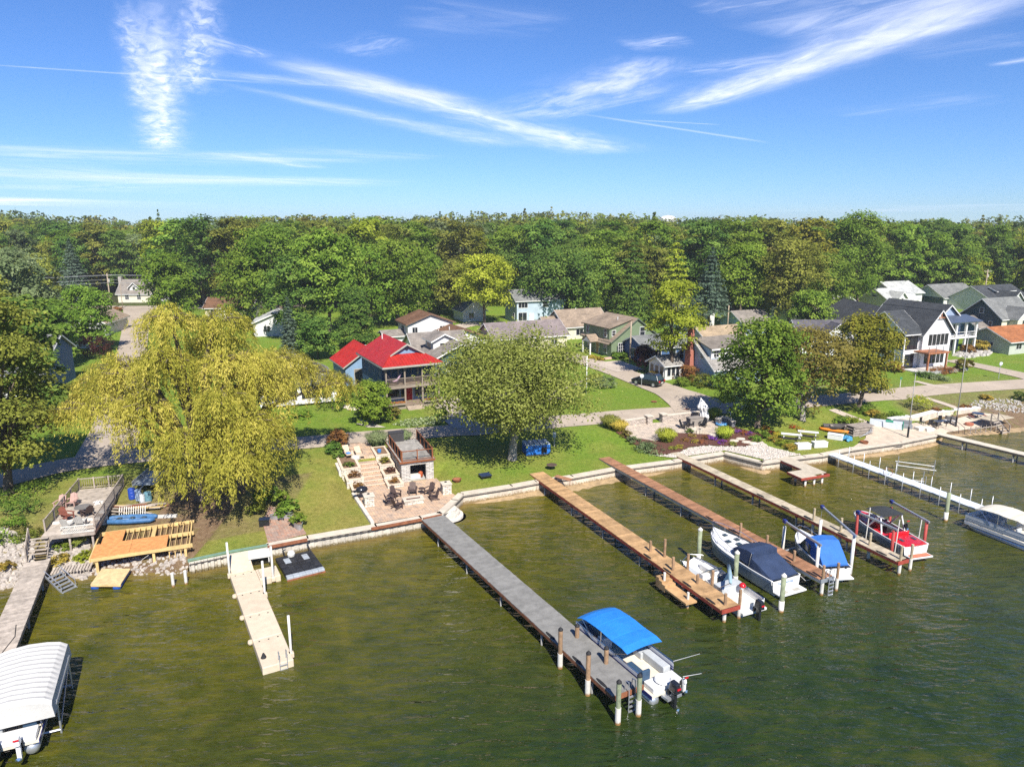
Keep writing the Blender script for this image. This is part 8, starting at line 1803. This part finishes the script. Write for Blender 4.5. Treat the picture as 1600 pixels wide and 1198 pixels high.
r = empty('dock_section_stack', G(1340, 678), .35, 'stack of weathered grey dock sections beside the concrete terrace', 'dock sections')
for k in range(4):
    MB().b2(-1.5 + .1 * k, 1.5 + .05 * k, -.75, .75, .1 + k * .3, .2 + k * .3).build('dock_section', WOODG, r); MB().b2(-1.4, 1.4, -.7, -.62, k * .3, .1 + k * .3).build('bearer', W_OLD, r); MB().b2(-1.4, 1.4, .62, .7, k * .3, .1 + k * .3).build('bearer', W_OLD, r)
for k in range(5): MB().tube([(-1 + .5 * k, -1.2, .05 + .2 * k), (1.2, -1.0 + .1 * k, .5 + .1 * k)], .03, 5).build('loose_pipe', GALV, r)
r = empty('rowing_boat', G(1286, 668), -.3, 'small dark upturned rowing boat on the bank above the picnic tables', 'boat'); h_, inn = hull(3.0, 1.2, .4, mat('dark_dinghy', (.1, .09, .085), .6, .2), r, draft=.0, dead=.1); MB().b2(.8, 1.1, -.5, .5, .3, .34).build('thwart', WOODG, r)
shrub(G(1324, 688), .5, .6, '', 'crumpled blue tarpaulin beside the long white chest', 160, .35, 'tarpaulin', 'tarpaulin', None, 5, leaf_mat('blue_tarp', [(.05, .2, .35), (.08, .3, .5), (.2, .45, .65)], .15, 0)); shrub((1318, 683), .6, .5, 'brown', 'brown weeds beside the blue tarpaulin', 500, .14, 'weeds', 'plant')
tag(MB().lathe([(.38, 0), (.46, .3), (.4, .3), (.34, .05)], (0, 0, 0), 14).build('fire_bowl', RUST, loc=G(1350, 693)), 'rusty fire ring on the concrete terrace edge', 'fire pit')
# concrete terrace
TERR = mat('terrace_concrete', (.52, .43, .33), .88, .2, .8, .004, 12)
patch('terrace', gp([(1333, 699), (1352, 686), (1358, 664), (1376, 660), (1396, 668), (1528, 645), (1575, 650), (1562, 662), (1480, 676), (1462, 679), (1408, 690)]), TERR, .07)
lowwall([(1388, 660), (1420, 656), (1460, 650), (1528, 641)], .5, .7, 'long white capped wall behind the concrete terrace', CONCW, WHITE)
r = empty('dinghy_cover', G(1386, 667), -.5, 'long pale box cover with green ends on the concrete terrace', 'boat cover'); MB().hull([(-1.9, -.6, 0), (-1.9, .6, 0), (-1.9, .5, .75), (-1.9, -.5, .75)], [(1.6, -.6, 0), (1.6, .6, 0), (1.6, .5, .75), (1.6, -.5, .75)]).build('cover', mat('pale_tarp', (.48, .52, .55), .7, .12), r); MB().b2(1.61, 1.7, -.62, .62, 0, .78).build('end_panel', mat('green_panel', (.04, .25, .16), .6), r); MB().b2(-.2, .6, -.52, .52, .752, .79).build('green_patch', mat('green_panel', (0, 0, 0)), r)
GRYC = mat('grey_cover', (.19, .2, .21), .8, .15)
r = empty('garden_sofa', G(1410, 668), -.35, 'grey covered outdoor sofa beside the pale boat cover', 'sofa'); MB().b2(-1.0, 1.0, -.45, .45, 0, .5).build('base', GRYC, r, bevel=.06); MB().b2(-1.0, 1.0, .3, .5, .5, .9).build('backrest', GRYC, r, bevel=.05)
for i, (px_, py_) in enumerate(((1437, 672), (1450, 673))): tag(MB().b2(-.55, .55, -.4, .4, 0, .42).build('cushioned_ottoman', SEATW, loc=G(px_, py_), rz=.3, bevel=.06), 'white cushioned ottoman on the concrete terrace' + (' beside the grey sofa' if i == 0 else ' between black chairs'), 'ottoman')
def dchair(px_, py_, rz, label, m, group=None):
    r = empty('garden_chair', G(px_, py_), rz, label, 'chair', group); MB().b2(-.25, .25, -.25, .25, .4, .45).build('seat', m, r); MB().b2(-.28, -.22, -.25, .25, .45, .95).build('backrest', m, r)
    for x in (-.22, .22):
        for y in (-.22, .22): MB().b2(x - .02, x + .02, y - .02, y + .02, 0, .4).build('leg', m, r)
for px_, py_, rz_ in ((1441, 664, -1.0), (1453, 666, 1.2), (1462, 670, 2.2), (1470, 661, -1.4), (1481, 663, 2.8)): dchair(px_, py_, rz_, 'black chair of the dining set on the concrete terrace', MOTB, 'black chairs on the concrete terrace')
r = empty('dining_table', G(1466, 666), .3, 'dark dining table on the concrete terrace', 'table'); MB().b2(-.9, .9, -.5, .5, .7, .75).build('top', MOTB, r)
for x in (-.8, .8):
    for y in (-.4, .4): MB().b2(x - .03, x + .03, y - .03, y + .03, 0, .7).build('leg', MOTB, r)
r = empty('garden_bench', G(1484, 662), -.9, 'slatted white and grey bench beside the dining set', 'bench')
for k in range(3): MB().b2(-.7, .7, .2, .24, .5 + k * .16, .62 + k * .16).build('back_slat', GRYC, r)
MB().b2(-.7, .7, -.25, .2, .4, .46).build('seat', WHITE, r)
for x in (-.6, .6): MB().b2(x - .04, x + .04, -.22, .22, 0, .4).build('leg', WHITE, r)
r = empty('picnic_table', G(1527, 654), .2, 'dark round picnic table at the far end of the concrete terrace', 'picnic table'); MB().lathe([(.04, .0), (.04, .68), (.7, .7), (.7, .75)], (0, 0, 0), 14).build('top', MOTB, r)
for k in range(4): MB().box((1.0 * math.cos(k * PI / 2), 1.0 * math.sin(k * PI / 2), .42), (.35, .8, .05), k * PI / 2).build('bench', REDW, r)
tag(MB().lathe([(.3, 0), (.42, .2), (.38, .4), (.1, .42)], (0, 0, 0), 10, 1.4, .9).build('fire_bowl', mat('terracotta', (.35, .12, .07), .8, .2), loc=G(1514, 665)), 'reddish fire bowl at the far end of the concrete terrace', 'fire pit')
for (x0, y0, x1, y1, lb) in ((1418, 684, 1428, 585, 'tall dark flagpole standing on the terrace near the boat cover'), (1493, 667, 1504, 520, 'tall grey flagpole standing behind the far pale dock')):
    b = G(x0, y0); h = atY(x0, y1, b[1])[1] - b[2]; r = empty('flagpole', b, 0, lb, 'flagpole'); MB().tube([(0, 0, 0), (.0, 0, h)], [.07, .035], 8).build('pole', mat('pole_grey', (.3, .29, .27), .5, .15), r, smooth=True); MB().tube([(0, 0, 0), (0, 0, 1.3)], .11, 8).build('footing_sleeve', BLK, r); MB().lathe([(.001, 0), (.07, .06), (.001, .14)], (0, 0, h), 8).build('finial', CHROME, r)
for i, (px_, py_) in enumerate(((1478, 676), (1487, 678))): tag(MB().tube([(0, .35, 0), (0, .3, .9), (.1, -1.4, -.1), (.1, -1.45, -.9)], .03, 6).build('handrail', MOTB, loc=(*G(px_, py_ - 3)[:2], 1.1), rz=.5), 'black bent handrail at the start of the far pale dock', 'handrail', 'handrails at the far dock')
r = empty('wooden_stairs', (*at(1566, 676, .2), 0), .4, 'grey wooden stairs with rails going down to the beach', 'stairs')
for k in range(5): MB().b2(0, 1.3, k * .3, k * .3 + .28, .1 + k * .24, .15 + k * .24).build('tread', W_OLD, r)
for x in (0, 1.3): MB().hull([(x, 0, 0), (x, 0, .2), (x + .05, 0, .2), (x + .05, 0, 0)], [(x, 1.5, 1.2), (x, 1.5, 1.4), (x + .05, 1.5, 1.4), (x + .05, 1.5, 1.2)]).build('stringer', WOODG, r); MB().tube([(x, 0, 1.0), (x, 1.5, 2.2), (x, 3.4, 2.25)], .04, 6).build('rail', WOODG, r); MB().b2(x - .05, x + .05, -.05, .05, 0, 1.0).build('rail_post', WOODG, r); MB().b2(x - .05, x + .05, 1.5, 1.6, .9, 2.2).build('rail_post', WOODG, r)
MB().b2(0, 4.5, 1.55, 3.4, 1.2, 1.28).build('landing', W_TAN, r)
for i in range(6): tag(MB().tube([(0, 0, 0), (0, 0, .95)], .05, 7).b2(-.35, .35, -.03, .03, .6, .7).build('fence_post', WOODG, loc=(*at(1516 + i * 8, 676 - i * 1.0, .4), .2)), 'short weathered fence post at the top of the little beach', 'fence', 'fence posts above the little beach')
r = empty('steel_frame', (*at(1395, 700, .3), 0), .25, 'folded black steel frame leaning on the concrete seawall', 'steel frame')
for k in range(3): MB().tube([(-.9, -.1 - .15 * k, .9 - .2 * k), (.9, -.1 - .15 * k, 1.0 - .2 * k)], .05, 6).tube([(-.7 + .5 * k, 0, 1.0), (-.7 + .5 * k, -.4, .1)], .04, 6).build('bar', BLK, r)
r = empty('jet_ski_lift', (*at(1385, 757, 0), 0), -.4, 'thin metal jet ski lift frame beside the aluminium dock', 'boat lift')
for s in (0, 1.5): MB().tube([(0, s, .3), (3.4, s, .3)], .04, 6).build('rail', GALV, r)
for x in (.1, 3.3): MB().tube([(x, 0, .25), (x, 1.5, .25)], .04, 6).build('cross_bar', GALV, r); MB().tube([(x, 0, -.8), (x, 0, 1.3)], .04, 6).build('leg', GALV, r); MB().tube([(x, 1.5, -.8), (x, 1.5, 1.3)], .04, 6).build('leg', GALV, r)
wh = MB(); wh.tube([(.4 * math.cos(t), 0, 1.3 + .4 * math.sin(t)) for t in np.linspace(0, 2 * PI, 17)], .03, 5, cap=False); wh.build('crank_wheel', RUST, r)
r = empty('jet_ski_lift', (*at(1400, 735, 0), 0), -.4, 'second metal lift frame on the far side of the aluminium dock', 'boat lift')
for s in (0, 1.4): MB().tube([(0, s, .6), (3.6, s, .5)], .04, 6).build('rail', GALV, r)
for x in (.1, 3.4): MB().tube([(x, 0, -.8), (x, 0, 1.6)], .04, 6).build('leg', GALV, r); MB().tube([(x, 0, .5), (x, 1.4, .5)], .04, 6).build('cross_bar', GALV, r)
# garden of white stones and plants by the terrace
rocks('garden_stones', [(x, y, z + .03) for x, y, z in in_poly(gp([(1512, 634), (1525, 625), (1560, 622), (1630, 632), (1640, 648), (1580, 645)]), 420)], .06, .24, mat('white_stone', (.44, .41, .37), .9, .25, 4), 'white rounded stones of the rock garden above the stairs')
for a in ((1434, 640, 1.9, 1.9, 'lime', 'big yellow green bush on the lawn behind the terrace wall'), (1462, 646, .6, 1.0, 'rust', 'rusty low plants behind the terrace wall'), (1480, 645, .6, 1.1, 'lime', 'lime low plants behind the terrace wall'), (1450, 648, .5, 1.0, 'gold', 'golden low plants behind the terrace wall'), (1508, 640, .6, .9, 'rust', 'russet plants at the end of the terrace wall'), (1541, 624, .6, .9, 'gold', 'golden flowers at the top of the rock garden'), (1595, 625, 1.2, 1.2, 'dark', 'dark green bush above the rock garden'), (1400, 652, .6, 1.2, 'bright', 'bright plants beside the boat cover'), (1350, 645, .9, 1.2, 'bright', 'bright green shrub below the orange tinged tree'), (1362, 650, .8, 1.0, 'gold', 'golden shrub below the orange tinged tree'), (1375, 655, .7, 1.0, 'olive', 'olive shrub at the end of the stone path'), (1330, 662, .8, 1.3, 'lime', 'lime grasses above the dock section stack'), (1316, 660, .7, 1.1, 'green', 'green plants above the small rowing boat')): shrub(a[:2], a[2], a[3], a[4], a[5], 1200, .16)
strip('path', [G(*p) for p in ((1300, 640), (1330, 652), (1362, 664))], 1.3, CONC, .06); strip('path', [G(*p) for p in ((1447, 622), (1475, 631), (1500, 640))], 1.0, CONC, .06); strip('path', [G(*p) for p in ((1430, 596), (1455, 602), (1482, 606))], 1.1, CONC, .07)
rocks('garden_stones', [(x, y, z + .03) for x, y, z in in_poly(gp([(1490, 556), (1500, 549), (1545, 547), (1550, 554), (1510, 560)]), 160)], .25, .8, mat('white_stone', (0, 0, 0)), 'pale boulders of the garden beside the white houses')
# shrubs round the houses
for x, y, h_, R_, k_, lb in ((1075, 596, 2.4, 1.6, 'rust', 'deep red bush below the red brick chimney'), (1098, 604, 1.8, 2.0, 'olive', 'olive hedge bush before the blue cottage'), (1120, 606, 1.9, 2.2, 'green', 'green hedge bush before the blue cottage'), (1140, 606, 1.9, 1.9, 'turn', 'yellowing hedge bush before the blue cottage'), (1066, 603, 1.2, 1.2, 'bright', 'bright green bush beside the deep red bush'), (1022, 590, .9, 1.2, 'gold', 'golden shrub in front of the purple leaved tree'), (944, 606, 1.6, 1.8, 'sage', 'pale plumed shrub at the bend of the lane'), (930, 600, 1.4, 1.5, 'olive', 'olive shrub beside the pale plumed shrub'), (915, 612, 1.5, 1.4, 'green', 'green shrub on the corner lawn beside the silvery maple'), (925, 560, .5, .8, 'gold', 'yellow flowers beside the entry porch of the green house'), (937, 563, .5, .8, 'gold', 'yellow flowers before the green house corner'), (965, 560, 1.0, 1.3, 'green', 'green shrub under the white window of the green house'), (980, 557, .9, 1.1, 'dark', 'dark shrub at the wall of the green house'), (612, 655, 1.4, 1.1, 'brown', 'brown leaved round shrub beside the porch steps'), (542, 628, 1.8, 1.3, 'dark', 'dark round shrub beside the red roofed garage'), (548, 612, .8, .7, 'olive', 'small shrub at the garage corner'), (690, 651, 1.0, .8, 'dark', 'small dark shrub beside the concrete drive'), (520, 640, 3.2, 2.2, 'bright', 'feathery bright green bush beside the bungalow lawn'), (470, 652, .8, 1.4, 'green', 'low green shrubs below the bungalow porch'), (1475, 582, .8, 2.2, 'rust', 'rust red hedge before the white house terrace'), (1505, 580, 1.8, 1.4, 'brown', 'bronze round shrub at the end of the rust red hedge'), (1445, 588, .6, 1.6, 'dark', 'low dark hedge before the terrace wall of the white house'), (1462, 592, .6, 2.0, 'sage', 'silvery low shrubs below the terrace wall'), (1396, 580, 1.4, 1.6, 'rust', 'rusty shrub beside the white house corner'), (1531, 549, 1.9, 1.5, 'gold', 'bright yellow bush beside the stone green cottage'), (1510, 552, 1.5, 1.3, 'rust', 'reddish shrub beside the bright yellow bush'), (150, 558, 3.6, 3.4, 'plum', 'broad purple brown bush at the corner of the side road'), (183, 500, 3.0, 1.8, 'rust', 'small red tree beside the side road'), (80, 618, 1.2, 1.0, 'brown', 'brown shrub before the white porch railing'), (112, 610, 1.0, 1.0, 'olive', 'pale shrub beside the white porch steps')): shrub((x, y), h_, R_, k_, lb, 1500, .2 if y > 580 else .3)
cover = [(x, y, z) for x, y, z in in_poly(gp([(610, 664), (640, 655), (690, 650), (700, 655), (690, 662), (640, 668)]), 900)]
tag(inst(leaves('ground_cover', np.array(cover) + [0, 0, .1], sph(900) + [0, 0, 1], rng.uniform(.15, .4, 900), leaf_mat('variegated', [(.09, .15, .03), (.25, .32, .10), (.55, .6, .4)]), rng.random(900), .8), 'ground_cover'), 'pale variegated ground cover before the porch of the red roofed house', kind='stuff')
patch('gravel', gp([(556, 662), (562, 655), (590, 664), (603, 668), (575, 668)]), GRAVEL, .05)
for i, (x, y) in enumerate(((546, 637), (553, 640))): tag(MB().lathe([(.5, -.1), (.7, .1), (.5, .35), (.1, .4)], (0, 0, 0), 9, 1.3, .9).build('boulder', CAPM, loc=G(x, y)), 'pale boulder on the slope beside the bushy small tree', 'boulder', 'boulders by the bushy small tree')
# pool
r = empty('swimming_pool', G(578, 545), 0, 'round blue above ground pool behind the red roofed house', 'pool'); MB().lathe([(3.2, 0), (3.2, 1.2), (3.3, 1.25), (3.0, 1.25), (3.0, 1.1)], (0, 0, 0), 24).build('wall', WS, r); MB().lathe([(3.0, 1.05), (3.0, 1.1)], (0, 0, 0), 24).build('water_surface', mat('pool_water', (.02, .18, .55), .1), r)
# ================================================================ CARS
def car(px_, py_, rz, label, m, suv=True):
    r = empty('car', (*G(px_, py_)[:2], G(px_, py_)[2] + .09), rz, label, 'car'); L, B, Ht = 4.6, 1.84, 1.68 if suv else 1.45
    prof = [(-2.25, .45), (-2.3, .75), (-2.22, 1.0), (-1.0, 1.0), (1.0, .98), (2.0, .86), (2.28, .7), (2.3, .42), (2.1, .3), (-2.1, .3)]
    secs = [[(x, y, z) for x, z in prof] for y in ()]
    mb = MB(); n = len(prof)
    for s, k in ((-1, .93), (-1, 1.0), (1, 1.0), (1, .93)): pass
    mb.loft([[(x * (.97 if abs(w) > .85 else 1), w, z if z < .9 else z - (.04 if abs(w) > .85 else 0)) for x, z in prof] for w in (-.92, -.8, .8, .92)], closed=True); mb.build('body', m, r, bevel=.05)
    cab = [(-2.05, .98), (-1.75, Ht - .06), (-1.3, Ht), (.1, Ht), (.45, Ht - .08), (1.15, .96)] if suv else [(-1.8, .98), (-1.1, Ht - .03), (-.7, Ht), (0, Ht), (.3, Ht - .05), (1.15, .96)]
    MB().loft([[(x, w * (1 if z < 1.1 else .8), z) for x, z in cab] for w in (-.82, .82)], closed=True).build('cabin_glass', SMOKE, r)
    MB().loft([[(cab[1][0] - .06, w, cab[1][1] + .01), (cab[2][0], w, cab[2][1] + .035), (cab[3][0], w, cab[3][1] + .035), (cab[4][0] + .06, w, cab[4][1] + .01)] for w in (-.68, .68)], closed=False, cap=False).build('roof', m, r)
    for s in (-1, 1):
        for a, b in ((0, 1), (4, 5)): MB().tube([(cab[a][0], s * .83, cab[a][1]), (cab[b][0], s * (.67 if b == 1 else .83), cab[b][1])], .05, 5).build('pillar', m, r)
        MB().b2(1.0, 1.2, s * .92, s * 1.08, .98, 1.1).build('mirror', m, r)
        for x in (-1.4, 1.42):
            o = MB().lathe([(.34, -.11), (.35, 0), (.34, .11)], (0, 0, 0), 18).build('wheel', BLK, r, loc=(x, s * .84, .34)); o.rotation_euler = (PI / 2, 0, 0); MB().lathe([(.21, -.125), (.21, .125)], (0, 0, 0), 14).build('rim', ALU, o)
        MB().b2(2.2, 2.32, s * .68 - .18, s * .68 + .18, .66, .8).build('headlight', PILEW, r); MB().b2(-2.33, -2.24, s * .72 - .14, s * .72 + .14, .78, .98).build('tail_light', REDV, r)
    MB().b2(-2.335, -2.3, -.26, .26, .6, .74).build('number_plate', PILEW, r)
car(1012, 602, math.radians(139), 'black SUV parked on the side lane by the light blue cottage', mat('black_car', (.012, .014, .018), .2, .1, coat=.8))
car(1352, 613, math.radians(12), 'dark grey car parked on the lane behind the orange tinged tree', mat('grey_car', (.03, .035, .045), .25, .1, coat=.8), False)
# ================================================================ POLES, SIGNS, TOWER
def pole(x, y, ty, label, arm=True, r_=.16, m=None):
    b = G(x, y); h = atY(x, ty, b[1])[1] - b[2]; r = empty('utility_pole', b, .15, label, 'utility pole'); MB().tube([(0, 0, -.3), (0, 0, h)], [r_, r_ * .7], 8).build('shaft', m or mat('pole_wood', (.34, .27, .2), .9, .25, 3), r, smooth=True)
    if arm: MB().b2(-1.1, 1.1, -.06, .06, h - .6, h - .45).build('cross_arm', WOODG, r); MB().tube([(.3, 0, h - 2.2), (.3, 0, h - 1.4)], .2, 8).build('transformer', FOUND, r); [MB().lathe([(.05, 0), (.05, .18)], (q, 0, h - .45), 6).build('insulator', PILEW, r) for q in (-1, 0, 1)]
    return (b[0], b[1], b[2] + h)
pA = pole(174, 484, 427, 'wooden utility pole with transformer beside the cream cape cottage', r_=.2); pole(1536, 474, 421, 'tall wooden utility pole beside the yellow green tree', r_=.2); pole(984, 566, 502, 'grey wooden pole in front of the green saltbox house', False); pole(1136, 522, 477, 'tan wooden pole behind the tan roofed cottage', False); pole(192, 482, 440, 'slim street pole at the end of the side road', False, .1); pole(916, 615, 556, 'white slim pole beside the silvery maple', False, .09, WHITE)
for i, (dz, off) in enumerate(((-.4, 0), (-.5, 1), (-1.6, 0), (-2.4, .5))):
    L_ = (pA[0] - 70, pA[1] - 35, pA[2] + dz); R_ = (pA[0] + 55, pA[1] + 14, pA[2] + dz)
    for e_ in (L_, R_): tag(MB().tube([(pA[0] + off, pA[1], pA[2] + dz), ((pA[0] + e_[0]) / 2, (pA[1] + e_[1]) / 2, pA[2] + dz - .8), e_], .035, 5).build('power_line', mat('wire_grey', (.35, .36, .37), .5, .1), smooth=True), 'thin power line strung from the pole by the cape cottage', 'power line', 'power lines')
for x, y, ty, lb, rd in ((1560, 592, 566, 'pale round sign on a post beside the curved drive', 1), (1002, 606, 585, 'round backed traffic sign at the bend of the side lane', 1), (79, 640, 622, 'white sign post at the edge of the driveway', 0), (1406, 606, 589, 'small green stake sign on the lawn of the white house', 0), (1434, 633, 618, 'small red and white yard sign by the stone path', 0), (1141, 655, 638, 'white post with box beside the dark green tree', 0)):
    b = G(x, y); h = max(.8, atY(x, ty, b[1])[1] - b[2]); r = empty('sign_post', b, .2, lb, 'sign'); MB().tube([(0, 0, 0), (0, 0, h)], .04, 6).build('post', WHITE if 'white' in lb else GALV, r)
    if rd: MB().lathe([(.3, -.01), (.3, .01)], (0, 0, 0), 14).build('plate', GRT, r, loc=(0, -.06, h - .2)).rotation_euler = (PI / 2, 0, 0)
    else: MB().b2(-.18, .18, -.06, -.03, h - .35, h).build('plate', WHITE if 'green' not in lb and 'red' not in lb else (mat('green_plate', (.05, .2, .08), .6) if 'green' in lb else REDV), r)
b = (atY(1043, 352, 520)[0], 520.0); zt_ = atY(1043, 337, 520)[1]; r = empty('water_tower', (*b, gz(*b)), 0, 'white domed water tower top rising behind the woods', 'tower')
zz = zt_ - gz(*b); MB().lathe([(1.4, 0), (1.2, zz - 9), (5.2, zz - 5), (6.2, zz - 3), (5.6, zz - 1.4), (3.6, zz - .3), (.3, zz)], (0, 0, 0), 22).build('tank', WHITE, r, smooth=True); MB().tube([(0, 0, zz - .05), (0, 0, zz + .8)], .15, 6).build('vent', WHITE, r)
# drain covers on the lane
for x, y, lb in ((1022, 628, 'round dark drain cover at the bend of the lane'), (1073, 640, 'round dark drain cover in the lane junction')): tag(MB().lathe([(.4, 0), (.4, .012)], (0, 0, 0), 14).build('drain_cover', RUST, loc=(*G(x, y)[:2], G(x, y)[2] + .095)), lb, 'drain cover')
# ================================================================ HAZE
m, nt, out = nm('haze_air'); pv = nt.nodes.new('ShaderNodeVolumePrincipled'); pv.inputs['Color'].default_value = (.88, .94, 1, 1); pv.inputs['Density'].default_value = .00022; pv.inputs['Anisotropy'].default_value = .1
nt.links.new(pv.outputs[0], out.inputs['Volume'])
tag(MB().b2(-950, 950, -500, 2700, -2.0, 60).build('haze', m), kind='stuff')
SC.cycles.volume_bounces = 0
